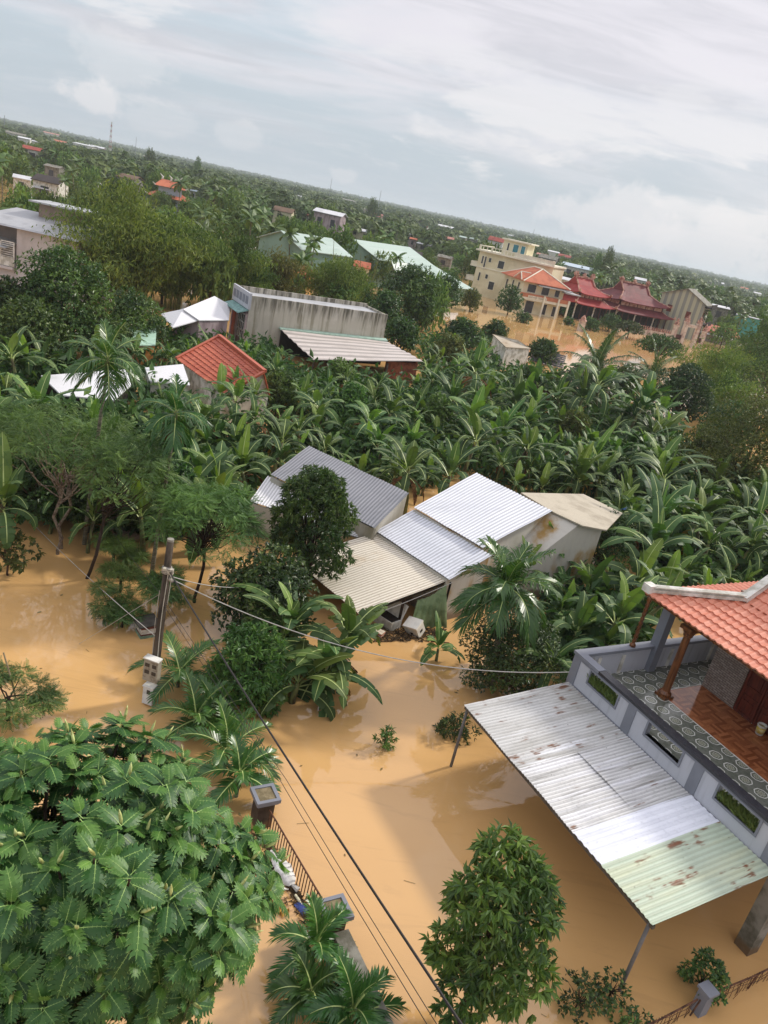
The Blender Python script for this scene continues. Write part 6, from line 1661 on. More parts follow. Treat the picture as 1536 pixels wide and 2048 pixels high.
mb = MB(); mb.box(4.2, 11.2, .7, 6.4, Z_ + 3.1, Z_ + 3.4); mb.build('roof', M_CREAM2, pw)
window(t, 7.1, 8.3, 1.2, Z_ + .9, Z_ + 2.5, M_TEALW); window(t, 9.0, 9.9, 1.2, Z_ + .2, Z_ + 2.5, M_TEALW); window(t, 5.7, 6.1, 1.2, Z_ + 1.0, Z_ + 2.5)
for x0, x1, z0, z1 in ((.9, 1.3, 7.0, 8.6), (1.6, 2.0, 6.0, 8.6), (2.6, 3.2, 7.6, 8.5), (5.0, 6.4, 6.8, 8.4), (14.2, 15.3, 6.9, 8.4), (1.0, 1.4, 3.2, 5.0), (2.7, 3.3, 4.0, 4.9), (3.9, 5.2, 1.9, 3.6)): window(t, x0, x1, 0, z0, z1)
for k in range(6): z = 1.4 + k * 1.5; window(t, W_ - 1.2, W_ - .5, 0, z, z + .9) if k in (1, 3) else None
mb = MB(); mb.box(-1.8, 0, .5, 5, 6.0, 6.25); mb.box(-1.8, -1.65, .5, 5, 6.25, 7.1); mb.box(-1.8, 0, .5, .65, 6.25, 7.1); mb.box(-2.2, 0, .5, 5, 2.8, 3.0); mb.box(-2.2, -2.05, .5, 5, 3.0, 3.9); mb.box(-2.2, 0, .5, .65, 3.0, 3.9); mb.build('balcony', M_CREAM2, t)
wq = thing('yard_wall', 'grey garden wall with dark openings in front of the cream building', 'wall', G(958, 590), rad(-18))
mb = MB(); mb.box(0, 6.5, 0, .25, -.5, 2.0); mb.build('masonry', M_CONC, wq)
mb = MB(); mb.box(.8, 1.6, -.03, -.004, .9, 1.7); mb.box(4.4, 5.3, -.03, -.004, .0, 1.6); mb.build('opening', M_DARK, wq)

hb = G(1037, 624)
ht = thing('village_hall', 'cream hall with orange hipped roof and salmon fascia beside the red temple', 'hall', hb, rad(16))
W_, D_, Z_ = 9.2, 13.0, 6.3
mb = MB(); mb.box(0, W_, .9, D_, -.6, Z_); mb.box(0, W_, 0, .9, 3.3, Z_ - .9) if False else None; mb.build('wall', M_CREAM, ht)
mb = MB(); mb.box(-.25, W_ + 1.2, -.35, .9, 2.75, 3.3); mb.build('canopy', M_CREAM2, ht)
mb = MB(); mb.box(-.3, W_ + 1.25, -.42, .92, 3.3, 4.0); sf = mb.build('fascia', M_SALMON, ht)
mb = MB(); mb.box(1.0, 5.2, -.46, -.424, 3.12, 3.72); sgn = mb.build('sign_board', M_CREAM2, sf)
cu = bpy.data.curves.new('sign_text', 'FONT'); cu.body = 'CHI HỘI THÁNH'; cu.size = .52; cu.extrude = .01; cu.align_x = 'CENTER'; cu.align_y = 'CENTER'
tx = bpy.data.objects.new('tmp_text', cu); COL.objects.link(tx); bpy.context.view_layer.update()
me = bpy.data.meshes.new_from_object(tx.evaluated_get(bpy.context.evaluated_depsgraph_get())); bpy.data.objects.remove(tx)
me.materials.clear(); me.materials.append(plain('sign_letters', hexc('#6d4a34'), 0.1, 4, 0.6))
o = link('lettering', me, sf, (3.1, -.475, 3.42)); o.rotation_euler = (rad(90), 0, 0)
mb = MB(); e_ = .7
A_, B_, C_, E_ = (-e_, -.2, Z_), (W_ + e_, -.2, Z_), (W_ + e_, D_ + e_, Z_), (-e_, D_ + e_, Z_)
R1, R2 = (W_ / 2, 4.2, Z_ + 2.7), (W_ / 2, D_ - 4.2, Z_ + 2.7)
mb.add([A_, B_, C_, E_, R1, R2], [[1, 2, 5, 4], [3, 0, 4, 5]], [[0, 1, 4], [2, 3, 5]]); mb.box(-e_, W_ + e_, -.2, D_ + e_, Z_ - .14, Z_ - .004)
rf_ = mb.build('roof', M_ORANGE, ht)
mb = MB()
for p, q in ((A_, R1), (B_, R1), (R1, R2), (E_, R2), (C_, R2)): mb.tube([p, q], .14, 5)
mb.build('ridge_cap', M_CREAM2, rf_)
mb = MB(); q1, q2, q3 = (-e_, 1.0, Z_ + .05), (-e_, 5.6, Z_ + .05), (-.3, 3.3, Z_ + 1.5); q4 = (1.9, 3.3, Z_ + 1.5)
mb.add([q1, q2, q3, q4, (1.0, 1.0, Z_ + .95), (1.0, 5.6, Z_ + .95)], [[0, 2, 3, 4], [2, 1, 5, 3]], [[0, 1, 2]]); dm = mb.build('side_gable', M_ORANGE, rf_)
mb = MB(); mb.tube([q1, q3], .12, 5); mb.tube([q2, q3], .12, 5); mb.tube([q3, q4], .12, 5); mb.build('ridge_cap', M_CREAM2, dm)
for x0, x1, z0, z1 in ((1.0, 2.8, 4.25, 5.8), (4.2, 5.8, 4.2, 5.8), (1.4, 3.2, .1, 2.5), (5.2, 6.2, .3, 2.4), (7.6, 8.8, .3, 2.3), (7.2, 8.2, 4.3, 5.6)): window(ht, x0, x1, .9, z0, z1)
for y0, y1, z0, z1 in ((3.0, 3.9, 4.0, 5.6), (6.4, 7.3, 4.0, 5.6), (10, 11, 3.4, 5.4)): window(ht, y0, y1, 0, z0, z1, None, 'y')
for x in (4.6, 7.9, W_ + 1.0):
    mb = MB(); mb.box(x - .16, x + .16, -.75, -.43, -.6, 4.1); mb.build('column', M_CREAM2, ht)
mb = MB(); mb.box(W_ - .5, W_ + 3.0, -1.0, 2.5, Z_ - .9, Z_ - .7); mb.box(2.8, W_ + 1.2, -.8, .9, Z_ - .5, Z_ - .3); mb.build('porch_roof', M_ROOFW, ht)

M_TRED = plain('bright_red_tiles', hexc('#8a2a2c'), 0.12, 0.5, 0.6, 0.3, col2=hexc('#9c3a34'))
M_TMAR = plain('maroon_tiles', hexc('#602a2e'), 0.12, 0.5, 0.6, 0.3, col2=hexc('#723436'))
M_PINKO = plain('pinkish_ornament', hexc('#c09a88'), 0.3, 1.5, 0.7, 0.2, col2=hexc('#8d5a4c'))
M_TCOL = plain('red_brown_columns', hexc('#4f2a26'), 0.2, 1.5, 0.6)
def temple(label, o, rot, W_, D_, m_roof, z_e, zu, zr):
    t = thing('temple', label, 'temple', o, rot)
    def hip(x0, x1, y0, y1, z0, xi0, xi1, yi0, yi1, z1, up=.35, name='roof', parent=t):
        mb = MB(); N = 10
        def edge(p, q):
            out_ = []
            for i in range(N + 1):
                f = i / N; out_.append((p[0] + (q[0] - p[0]) * f, p[1] + (q[1] - p[1]) * f, z0 + up * abs(2 * f - 1) ** 4))
            return out_
        oc = [(x0, y0), (x1, y0), (x1, y1), (x0, y1)]; ic = [(xi0, yi0), (xi1, yi0), (xi1, yi1), (xi0, yi1)]
        for k in range(4):
            E1 = edge(oc[k], oc[(k + 1) % 4]); a, b = ic[k], ic[(k + 1) % 4]
            mid = []; top = []
            for i in range(N + 1):
                f = i / N; q = (a[0] + (b[0] - a[0]) * f, a[1] + (b[1] - a[1]) * f, z1); top.append(q); e = E1[i]
                mid.append(((e[0] + q[0]) / 2, (e[1] + q[1]) / 2, (e[2] + q[2]) / 2 - .10 * (z1 - z0)))
            V = E1 + mid + top; n1 = N + 1
            V += [(x, y, z - .16) for x, y, z in E1]
            Q = [[i, i + 1, n1 + i + 1, n1 + i] for i in range(N)] + [[n1 + i, n1 + i + 1, 2 * n1 + i + 1, 2 * n1 + i] for i in range(N)] + [[3 * n1 + i, 3 * n1 + i + 1, i + 1, i] for i in range(N)]
            mb.add(V, Q)
        return mb.build(name, m_roof, parent)
    ov = 1.3
    low = hip(-ov, W_ + ov, -ov, D_ + ov, z_e, 1.0, W_ - 1.0, 1.0, D_ - 1.0, z_e + 1.25, name='lower_roof')
    mb = MB(); mb.box(1.0, W_ - 1.0, 1.0, D_ - 1.0, z_e - .3, zu + .1); bd = mb.build('clerestory', M_TCOL, t)
    mb = MB(); k = 5
    for i in range(k):
        x0 = 1.2 + i * (W_ - 2.4) / k; mb.box(x0 + .1, x0 + (W_ - 2.4) / k - .15, .93, .996, z_e + 1.3, zu - .1)
    for i in range(3):
        y0 = 1.2 + i * (D_ - 2.4) / 3; mb.box(.93, .996, y0 + .1, y0 + (D_ - 2.4) / 3 - .15, z_e + 1.3, zu - .1)
    mb.build('painted_panels', M_PINKO, bd)
    gx = W_ * .24
    up_ = hip(-.1, W_ + .1, -.1, D_ + .1, zu, gx, W_ - gx, D_ * .36, D_ * .64, zu + (zr - zu) * .55, .45, 'upper_roof')
    mb = MB(); za = zu + (zr - zu) * .55 - .05; ym = D_ / 2
    mb.add([(gx - .3, D_ * .36 - .25, za - .1), (W_ - gx + .3, D_ * .36 - .25, za - .1), (W_ - gx + .3, ym, zr), (gx - .3, ym, zr), (gx - .3, D_ * .64 + .25, za - .1), (W_ - gx + .3, D_ * .64 + .25, za - .1)], [[0, 1, 2, 3], [3, 2, 5, 4]], [[0, 3, 4], [1, 5, 2]])
    mb.build('gable_roof', m_roof, up_)
    # ridge and hip ornaments
    rg = np.random.default_rng(int(W_ * 10)); orn = MB()
    def lump(p, r, n=7):
        for _ in range(n):
            a, b = rg.uniform(0, 6.28), rg.uniform(.2, 1.5); d = Vector((math.cos(a) * math.cos(b) * .8, math.sin(a) * math.cos(b) * .4, math.sin(b))); orn.tube([Vector(p), Vector(p) + d * r * .6, Vector(p) + d * r], [r * .28, r * .22, r * .05], 5)
    orn.box(gx - .2, W_ - gx + .2, ym - .14, ym + .14, zr - .05, zr + .32)
    for x in (gx - .1, W_ - gx + .1): lump((x, ym, zr + .2), 1.15, 9); orn.tube([(x, D_ * .36 - .3, za), (x, ym, zr + .15)], .18, 5); orn.tube([(x, D_ * .64 + .3, za), (x, ym, zr + .15)], .18, 5)
    lump((W_ / 2, ym, zr + .25), .9, 8)
    for (x, y, xi, yi) in ((-.1, -.1, gx, D_ * .36), (W_ + .1, -.1, W_ - gx, D_ * .36), (-.1, D_ + .1, gx, D_ * .64), (W_ + .1, D_ + .1, W_ - gx, D_ * .64)):
        orn.tube([(x, y, zu + .5), ((x + xi) / 2, (y + yi) / 2, (zu + za) / 2 - .05), (xi, yi, za + .1)], .15, 5); lump((x, y, zu + .45), .7, 5)
    for (x, y, xi, yi) in ((-ov, -ov, 1, 1), (W_ + ov, -ov, W_ - 1, 1), (-ov, D_ + ov, 1, D_ - 1), (W_ + ov, D_ + ov, W_ - 1, D_ - 1)):
        orn.tube([(x, y, z_e + .4), ((x + xi) / 2, (y + yi) / 2, z_e + .5), (xi, yi, z_e + 1.3)], .15, 5); lump((x, y, z_e + .4), .6, 5)
    orn.build('ridge_ornament', M_PINKO, up_)
    mb = MB(); mb.box(1.6, W_ - 1.6, 1.6, D_ - 1.6, -.6, z_e); mb.build('wall', M_DARK, t)  # solid dark block; the interior's shade behind the columns is put into its colour
    n = max(4, int(W_ / 1.7))
    pts = [(i * W_ / n, 0.) for i in range(n + 1)] + [(0., i * D_ / 5) for i in range(1, 6)] + [(W_, i * D_ / 5) for i in range(1, 6)]
    for i, (x, y) in enumerate(pts):
        mb = MB(); mb.tube([(x, y, -.6), (x, y, z_e + .1)], .15, 7); mb.tube([(x, y, z_e - .7), (x + (.55 if y == 0 else 0), y + (0 if y == 0 else .5), z_e - .05)], .07, 4); mb.build('column', M_TCOL if i % 3 else M_WHITE, t)
    mb = MB(); mb.box(-.6, W_ + .6, -.6, D_ + .6, -.6, .12); mb.build('base', M_CONC, t)
    return t
temple('smaller bright red two-tiered temple left of the maroon one', Vector((31.4, 176.5, 0)), rad(27), 8.6, 11, M_TRED, 3.5, 5.6, 8.6)
temple('larger maroon two-tiered temple beside the striped house', Vector((42.2, 184.5, 0)), rad(25), 14.6, 12, M_TMAR, 3.3, 5.5, 9.4)
M_GATE = plain('cream_pink_gate', hexc('#cdbfb0'), 0.15, 1.2, 0.7, 0.2, col2=hexc('#a98f86'))
gt = thing('temple_gate', 'tall ornate cream gateway with four crowned pillars in the flood', 'gate', G(1352, 690), rad(27))
def crown_(mb, x, y, z, s=1.0):
    for i, (w_, h_) in enumerate(((.5, .3), (.34, .32), (.42, .2), (.2, .35), (.26, .16))):
        mb.box(x - w_ * s, x + w_ * s, y - w_ * s, y + w_ * s, z, z + h_ * s); z += h_ * s
    mb.lathe([(.16 * s, 0), (.2 * s, .15 * s), (.02, .5 * s)], 8, (x, y, z))
    for a in (-.75, .75): mb.tube([(x, y, z - 1.0 * s), (x + a * s, y, z - .75 * s), (x + a * s * 1.1, y, z - .3 * s)], [.12, .1, .03], 5)
mb = MB()
for i, (x, h_) in enumerate(((-1.6, 3.9), (.9, 4.9), (4.4, 4.9), (6.6, 3.6))):
    m2 = MB(); m2.box(x - .38, x + .38, -.38, .38, -.6, h_); m2.box(x - .46, x + .46, -.46, .46, h_ - .15, h_ + .1); p_ = m2.build('pillar', M_GATE, gt)
    m3 = MB(); crown_(m3, x, 0, h_ + .1, .85); m3.build('crown_finial', plain('pink_finial%d' % i, hexc('#c7a393'), .3, 2, .7, col2=hexc('#8a5f55')), p_)
mb.box(1.28, 4.02, -.25, .25, 4.0, 4.6); mb.build('lintel', M_GATE, gt)
mb = MB(); mb.box(-1.2, .5, -.1, .1, 1.2, 2.2); mb.box(4.8, 6.2, -.1, .1, 1.2, 2.2); mb.build('side_panel', M_TCOL, gt)
yw = thing('temple_wall', 'low pale wall with pink figures before the maroon temple', 'wall', G(1240, 660), rad(19))
mb = MB(); mb.box(0, 14, 0, .3, -.4, 1.1); mb.build('masonry', M_GATE, yw)
rg = np.random.default_rng(8); mb = MB()
for k in range(26): x = .3 + k * .53; mb.lathe([(.16, 0), (.2, .3), (.1, .5), (.14, .65), (.02, .8)], 6, (x, .15, 1.1))
mb.build('figures', M_PINKO, yw)
sp = thing('shrine_pillar', 'small pink-capped shrine pillar in the flood left of the yard trees', 'shrine', G(1160, 662), rad(20))
mb = MB(); mb.box(-.5, .5, -.5, .5, -.5, 2.0); mb.build('shaft', M_GATE, sp)
mb = MB(); mb.lathe([(.95, 0), (.5, .35), (.55, .5), (.05, 1.1)], 4, (0, 0, 2.0)); mb.build('cap', M_PINKO, sp)

m, n = new_mat('striped_metal_wall')
x, y, z = n.sep(obj_co(n))
f = n.math('GREATER_THAN', n.math('FRACT', n.math('DIVIDE', n.math('ADD', x, y), 1.45)), .5)
c = n.mix(f, hexc('#a9a890'), hexc('#85877f')); out(n, bsdf(n, c, .6, .3).outputs[0]); M_STRIPE = m
q = G(1317, 588, 8.0)
t = thing('striped_house', 'tall house with grey and cream striped metal gable wall and dark balconies', 'house', Vector((53.6, 194, 0)), rad(-25))
W_, D_ = 10.2, 11
mb = MB(); mb.prism([(0, 0, -.6), (W_, 0, -.6), (W_, 0, 8.4), (W_ * .52, 0, 10.8), (0, 0, 8.8)], (0, D_ - 1.5, 0)); mb.build('wall', M_STRIPE, t)
mb = MB(); mb.slab((W_ + .5, -.4, 8.15), (W_ + .5, D_, 8.15), (W_ * .52, D_, 11.0), (W_ * .52, -.4, 11.0), .15); mb.slab((W_ * .52, -.4, 11.0), (W_ * .52, D_, 11.0), (-.4, D_, 8.75), (-.4, -.4, 8.75), .15); mb.build('roof', M_CONC, t)
for z in (3.6, 7.6): mb = MB(); mb.box(W_ + .01, W_ + 1.6, -.2, D_ - 1.5, z, z + .25); mb.box(W_ + 1.45, W_ + 1.6, -.2, D_ - 1.5, z + .25, z + 1.0); mb.build('balcony', M_DARK, t)
mb = MB()
for y0 in (.8, 3.4, 6.2): mb.box(W_ + .004, W_ + .08, y0, y0 + 1.3, 4.0, 6.9); mb.box(W_ + .004, W_ + .08, y0, y0 + 1.3, .2, 3.0)
mb.build('door', M_DOOR, t)
for x0, z0 in ((2.0, 5.0), (6.6, 4.4)): mb = MB(); mb.box(x0, x0 + 1.1, -.08, -.004, z0, z0 + 1.6); mb.build('window', M_DOOR, t)
t = thing('turquoise_building', 'plain turquoise walled building at the right edge beyond the tile roof', 'building', G(1464, 652, 0) * .78 + Vector((0, 0, 0)), rad(-22))
mb = MB(); mb.box(0, 6.5, 0, 6, -.6, 6.4); mb.build('wall', plain('turquoise_paint', hexc('#4fa09a'), .06, .3, .6), t)
mb = MB(); mb.box(-.1, 6.6, -.1, 6.1, 6.4, 6.55); mb.build('roof', M_ROOFW, t)
q = G(1418, 637, 3.0)
t = thing('low_tiled_house', 'low house with weathered tile roof and white wall right of the gateway', 'house', Vector((q.x * .82, q.y * .82, 0)), rad(-10))
mb = MB(); mb.add([(0, 5, 3.7), (7.5, 5, 3.7), (8.6, 0, 2.3), (.6, 0, 2.3), (0, 5, 3.5), (7.5, 5, 3.5), (8.6, 0, 2.1), (.6, 0, 2.1)], [[0, 3, 2, 1], [4, 5, 6, 7], [3, 7, 6, 2], [0, 4, 7, 3], [1, 2, 6, 5]]); mb.build('roof', M_TILE2, t)
mb = MB(); mb.box(.2, 8.6, .4, 5, -.6, 2.1); mb.build('wall', M_WHITE, t)
mb = MB(); mb.box(-1.5, 9.8, -2.4, .3, 1.6, 1.75); mb.build('porch_roof', M_ROOFW, t)

# ------------------------------------------------------------------ pale green warehouses, small pavilion
M_MINT = sheet_mat('mint_roof_sheet', hexc('#bccfc4'), hexc('#a2b8ab'), 0, .45, .7, .5, (.15, .3), bright=hexc('#cfdcd6'), bright_amt=.5)
M_GRW = plain('green_metal_wall', hexc('#86a394'), .08, .3, .6)
def warehouse(label, o, rot, W_, D_, ze, zr, extra=None):
    t = thing('warehouse', label, 'warehouse', o, rot)
    mb = MB(); mb.prism([(0, 0, -.6), (W_, 0, -.6), (W_, 0, ze), (W_ / 2, 0, zr), (0, 0, ze)], (0, D_, 0)); mb.build('wall', M_GRW, t)
    mb = MB(); mb.slab((W_ + .4, -.4, ze - .1), (W_ + .4, D_ + .4, ze - .1), (W_ / 2, D_ + .4, zr + .16), (W_ / 2, -.4, zr + .16), .12); mb.slab((W_ / 2, -.4, zr + .16), (W_ / 2, D_ + .4, zr + .16), (-.4, D_ + .4, ze - .1), (-.4, -.4, ze - .1), .12); mb.build('roof', M_MINT, t)
    if extra: extra(t)
    return t
p = G(577, 457, 7.6)
warehouse('pale green warehouse roof with a white patch behind the bamboo thicket', Vector((p.x - 3.5, p.y - 6, 0)), rad(-38), 11, 11, 5.6, 7.4)
p = G(730, 487, 7.0)
def ann(t):
    mb = MB(); mb.slab((14.6, 4, 3.4), (14.6, 21, 3.4), (13.4, 21, 5.0), (13.4, 4, 5.0), .1); mb.slab((24, 10, 2.6), (24, 20, 2.6), (13.4, 20, 5.2), (13.4, 10, 5.2), .1); mb.build('lean_to_roof', M_MINT, t)
    mb = MB(); mb.box(13.01, 23, 10.5, 19.5, -.6, 2.5); mb.build('lean_to_wall', M_GRW, t)
warehouse('pale green gabled warehouse with lower lean-to, left of the cream building', Vector((p.x - 7.5, p.y - 1, 0)), rad(-30), 13, 20, 5.2, 7.4, ann)
p = G(600, 575)
t = thing('ochre_pavilion', 'small ochre gatehouse with orange tiled roof seen between the bamboo clumps', 'gatehouse', p, rad(-15))
mb = MB(); mb.box(-1.5, 1.5, -1.2, 1.8, -.5, 2.3); mb.build('wall', plain('ochre_paint', hexc('#c79247'), .08, .5, .7), t)
mb = MB(); mb.add([(-1.9, -1.6, 2.3), (1.9, -1.6, 2.3), (1.9, 2.2, 2.3), (-1.9, 2.2, 2.3), (0, .3, 3.7)], [[3, 2, 1, 0]], [[0, 1, 4], [1, 2, 4], [2, 3, 4], [3, 0, 4]]); mb.build('roof', M_ORANGE, t)
mb = MB(); mb.box(-.2, 1.2, -1.28, -1.204, .9, 2.0); mb.build('window', M_WIN, t)

# ------------------------------------------------------------------ far houses, each one
WALLS = {'w': M_WHITE, 'c': M_CREAM, 'g': M_CONC, 'p': M_PINKW}
ROOFS = {'red': M_ORANGE, 'dred': plain('dark_red_roof', hexc('#8d3f36'), .12, .3, .7, col2=hexc('#a8503c')), 'white': plain('far_white_roof', hexc('#d5d6d8'), .06, .2, .5, col2=hexc('#b9babd')), 'dark': plain('dark_brown_roof', hexc('#47403e'), .12, .2, .8), 'grey': M_CONC,
         'brown': plain('brown_roof', hexc('#77604e'), .12, .2, .8), 'mint': M_MINT, 'pink': plain('pink_roof', hexc('#b98072'), .1, .2, .7), 'blue': plain('pale_blue_roof', hexc('#b7c6d2'), .08, .2, .5)}
HOUSES = [  # label, (u, v), width px, height of the eaves, roof, wall, roof rise factor
 ('red-roofed white house near the left edge', (66, 297), 30, 6, 'dred', 'w', .35), ('house with long pale roof left of the dark-roofed house', (44, 352), 26, 4, 'white', 'w', .3), ('house with big dark brown roof among trees at the left', (92, 358), 46, 5, 'dark', 'w', .45),
 ('small grey-roofed house above the big dark brown roof', (104, 330), 26, 5, 'grey', 'g', .2), ('long white roof just below the big dark brown roof', (92, 373), 36, 3.5, 'white', 'g', .2), ('tiny white roof under the red-roofed white house skyline', (72, 282), 12, 5, 'white', 'w', .2),
 ('orange-roofed house left of the lattice mast', (119, 283), 18, 6, 'red', 'w', .35), ('tall pale building with pinkish roof rising at the skyline left', (103, 262), 22, 11, 'pink', 'w', .15), ('long white block right of the orange-roofed house', (164, 288), 34, 8, 'white', 'w', .1),
 ('white block cluster below the lattice mast', (190, 293), 26, 7, 'white', 'p', .2), ('small white house right of the block cluster', (211, 297), 14, 6, 'white', 'w', .2), ('pale terrace of houses at the left skyline', (28, 266), 30, 7, 'grey', 'w', .2),
 ('house with wide brown roof above the biggest bamboo clump', (252, 353), 36, 5, 'brown', 'g', .4), ('white house top left of the biggest bamboo clump', (181, 361), 22, 4.5, 'white', 'w', .2), ('far grey buildings near the thin mast', (291, 306), 26, 8, 'grey', 'p', .15),
 ('pale mint gabled shed left of the biggest bamboo clump', (107, 418), 34, 4, 'mint', 'g', .7), ('small bluish house right of the orange pagoda', (388, 379), 12, 5, 'blue', 'w', .2), ('beige gabled house among the palms', (566, 420), 34, 5, 'brown', 'c', .5),
 ('tiny red roof left of the big white shed', (612, 428), 11, 5, 'red', 'w', .4), ('big white shed with tall grey wall among the palms', (656, 424), 52, 8, 'white', 'p', .25), ('grey double-gabled house right of the big white shed', (734, 424), 26, 6, 'grey', 'g', .6),
 ('pinkish gabled house right of the grey double-gabled one', (752, 431), 22, 5, 'pink', 'p', .6), ('low white roof in front of the big white shed', (722, 459), 44, 3.5, 'white', 'c', .15), ('small white house left of the palm grove', (597, 391), 12, 6, 'white', 'w', .3),
 ('tiny house with red gable in the palms above the warehouse', (847, 452), 15, 5, 'dred', 'w', .5), ('small red-roofed house in front of a white one', (827, 476), 13, 4, 'red', 'p', .3), ('white house behind the small red-roofed one', (818, 467), 16, 4.5, 'white', 'w', .2),
 ('long white roof right of the small red-roofed house', (848, 486), 26, 3.5, 'white', 'g', .15), ('cluster of white far houses above the palms', (888, 452), 30, 6, 'white', 'w', .2), ('house with pinkish gable left of two mint roofs', (900, 476), 15, 5, 'pink', 'p', .5),
 ('left of two small mint roofs near the cream building', (925, 473), 14, 5, 'mint', 'g', .3), ('right of two small mint roofs near the cream building', (948, 477), 16, 5, 'mint', 'g', .3), ('white gabled house with red roof behind the cream building', (992, 480), 28, 9, 'dred', 'w', .6),
 ('pale building far on the middle skyline', (700, 388), 22, 9, 'grey', 'w', .1), ('house with pale grey hipped roof right of the stair tower', (1096, 515), 32, 6, 'grey', 'g', .45), ('red-brown roofed house behind the pale grey hipped roof', (1129, 512), 22, 6, 'dred', 'w', .4),
 ('small pinkish house beside the stair tower', (1083, 508), 18, 6, 'pink', 'p', .3), ('white roof far right of the stair tower', (1108, 503), 20, 6, 'white', 'w', .2), ('big blue-white warehouse right of the cream building', (1156, 533), 52, 6.5, 'blue', 'w', .2),
 ('long low white roof in front of the big blue-white warehouse', (1140, 558), 60, 5, 'white', 'w', .1), ('white gable in the trees behind the maroon temple', (1282, 558), 20, 6, 'white', 'w', .4), ('white house with flat roof behind the turquoise building', (1444, 612), 28, 6, 'white', 'g', .15),
 ('white far house out on the pale field', (1440, 562), 16, 6, 'white', 'w', .3), ('far house with reddish roof at the right skyline', (1490, 572), 12, 6, 'red', 'w', .4), ('grey-roofed houses left of the cream building, low in the trees', (890, 512), 26, 4, 'grey', 'g', .3),
 ('white house far right of the pale field', (1516, 586), 12, 6, 'white', 'w', .3), ('brown roof with pink gable beside the green gabled warehouse', (833, 505), 22, 5, 'dark', 'p', .5), ('orange-brown roofed house between the two warehouses', (725, 528), 30, 3.6, 'red', 'c', .6),
 ('brown roof in front of the first pale green warehouse', (545, 486), 34, 4.5, 'brown', 'g', .4), ('tiny white house on the far middle skyline', (1020, 470), 10, 8, 'white', 'w', .2), ('pale house on the far left skyline beside the trees', (48, 275), 18, 7, 'white', 'w', .2)]
SIGHT3 = []
rg = np.random.default_rng(55)
for lab, (u, v), wp, ze, rk_, wk, rise_ in HOUSES:
    p = G(u, v, ze + .4)
    if p.y > 1500 or p.y < 0: p = PY(u, v, 1200)
    d_ = math.hypot(p.x, p.y); W_ = wp * d_ / F; D_ = min(W_ * .7, 14); hr = D_ * .5 * rise_
    t = thing('far_house', lab, 'house', (p.x, p.y, 0), math.atan2(-p.x, p.y) * .6 + rg.uniform(-.35, .35) - .15)
    x0, x1 = -W_ / 2, W_ / 2
    mb = MB(); mb.prism([(x0, 0, -.4), (x0, D_, -.4), (x0, D_, ze), (x0, D_ / 2, ze + hr), (x0, 0, ze)], (W_, 0, 0)); mb.build('wall', WALLS[wk], t)
    mb = MB(); e = .06 * W_; mb.slab((x0 - e, -.5, ze - .1), (x1 + e, -.5, ze - .1), (x1 + e, D_ / 2, ze + hr + .18), (x0 - e, D_ / 2, ze + hr + .18), .14); mb.slab((x0 - e, D_ / 2, ze + hr + .18), (x1 + e, D_ / 2, ze + hr + .18), (x1 + e, D_ + .5, ze - .1), (x0 - e, D_ + .5, ze - .1), .14)
    mb.build('roof', ROOFS[rk_], t)
    if d_ < 420:
        nn_ = max(1, int(W_ / 4))
        for k in range(nn_):
            mb = MB(); xa = x0 + (k + .3) * W_ / nn_; mb.box(xa, xa + .4 * W_ / nn_ * .8, -.06, -.004, ze * .45, ze * .78); mb.build('window', M_WIN, t)
    a = upright((p.x, p.y, ze + hr)); b_ = upright((p.x, p.y, ze * .35)); SIGHT3.append((a[0] - W_ / 2 / d_, a[0] + W_ / 2 / d_, b_[1], a[1], d_))
p = G(340, 382, 6)
t = thing('pagoda', 'orange-roofed pagoda with white horned ridge ornaments among the trees', 'pagoda', (p.x, p.y, 0), rad(20))
mb = MB(); mb.box(-5, 5, -3.5, 3.5, -.4, 4.4); mb.box(-3.2, 3.2, -2.2, 2.2, 4.4, 7.2); mb.build('wall', plain('pale_blue_wall', hexc('#b4c3cf'), .08, .4, .7), t)
for (w_, d_, z0, z1, wi) in ((6.2, 4.6, 4.2, 5.6, 3.4), (4.4, 3.4, 7.0, 8.8, 2.4)):
    mb = MB(); mb.add([(-w_, -d_, z0), (w_, -d_, z0), (w_, d_, z0), (-w_, d_, z0), (-wi, -.3, z1), (wi, -.3, z1), (wi, .3, z1), (-wi, .3, z1)], [[0, 1, 5, 4], [1, 2, 6, 5], [2, 3, 7, 6], [3, 0, 4, 7], [4, 5, 6, 7], [3, 2, 1, 0]]); mb.build('roof', M_ORANGE, t)
mb = MB()
for x in (-2.4, 0, 1.1, 2.4): mb.tube([(x, 0, 8.7), (x + .2, 0, 9.4), (x + .7 * (1 if x > 0 else -1), 0, 10.2)], [.35, .3, .05], 6)
for sx in (-1, 1): mb.tube([(sx * 4.2, -3.2, 7.1), (sx * 4.9, -3.7, 7.7)], [.25, .05], 5); mb.tube([(sx * 6, -4.4, 4.3), (sx * 6.9, -5, 5.0)], [.25, .05], 5)
mb.build('horned_ornament', M_WHITE, t)
for (u0, u1, v0, v1, far) in ((300, 385, 358, 398, p.y), (953, 1112, 470, 625, 165), (1035, 1200, 530, 640, 160), (1105, 1350, 560, 665, 165), (1310, 1425, 580, 700, 160), (535, 675, 455, 488, 125), (708, 885, 483, 522, 140), (585, 620, 540, 585, 85), (1415, 1505, 610, 665, 150)):
    A = [ray(u, v) for u in (u0, u1) for v in (v0, v1)]
    SIGHT3.append((min(a.x / a.y for a in A), max(a.x / a.y for a in A), min(a.z / a.y for a in A), max(a.z / a.y for a in A), far))
def blocks(x, y, h, r, slack=.25):
    d_ = math.hypot(x, y); ux = x / y; w_ = r / y; zt = (h - H) / y
    for a, b, z0, z1, far in SIGHT3:
        if d_ < far - 2 and ux + w_ * .8 > a and ux - w_ * .8 < b and zt > z0 + (z1 - z0) * slack: return True
    return False

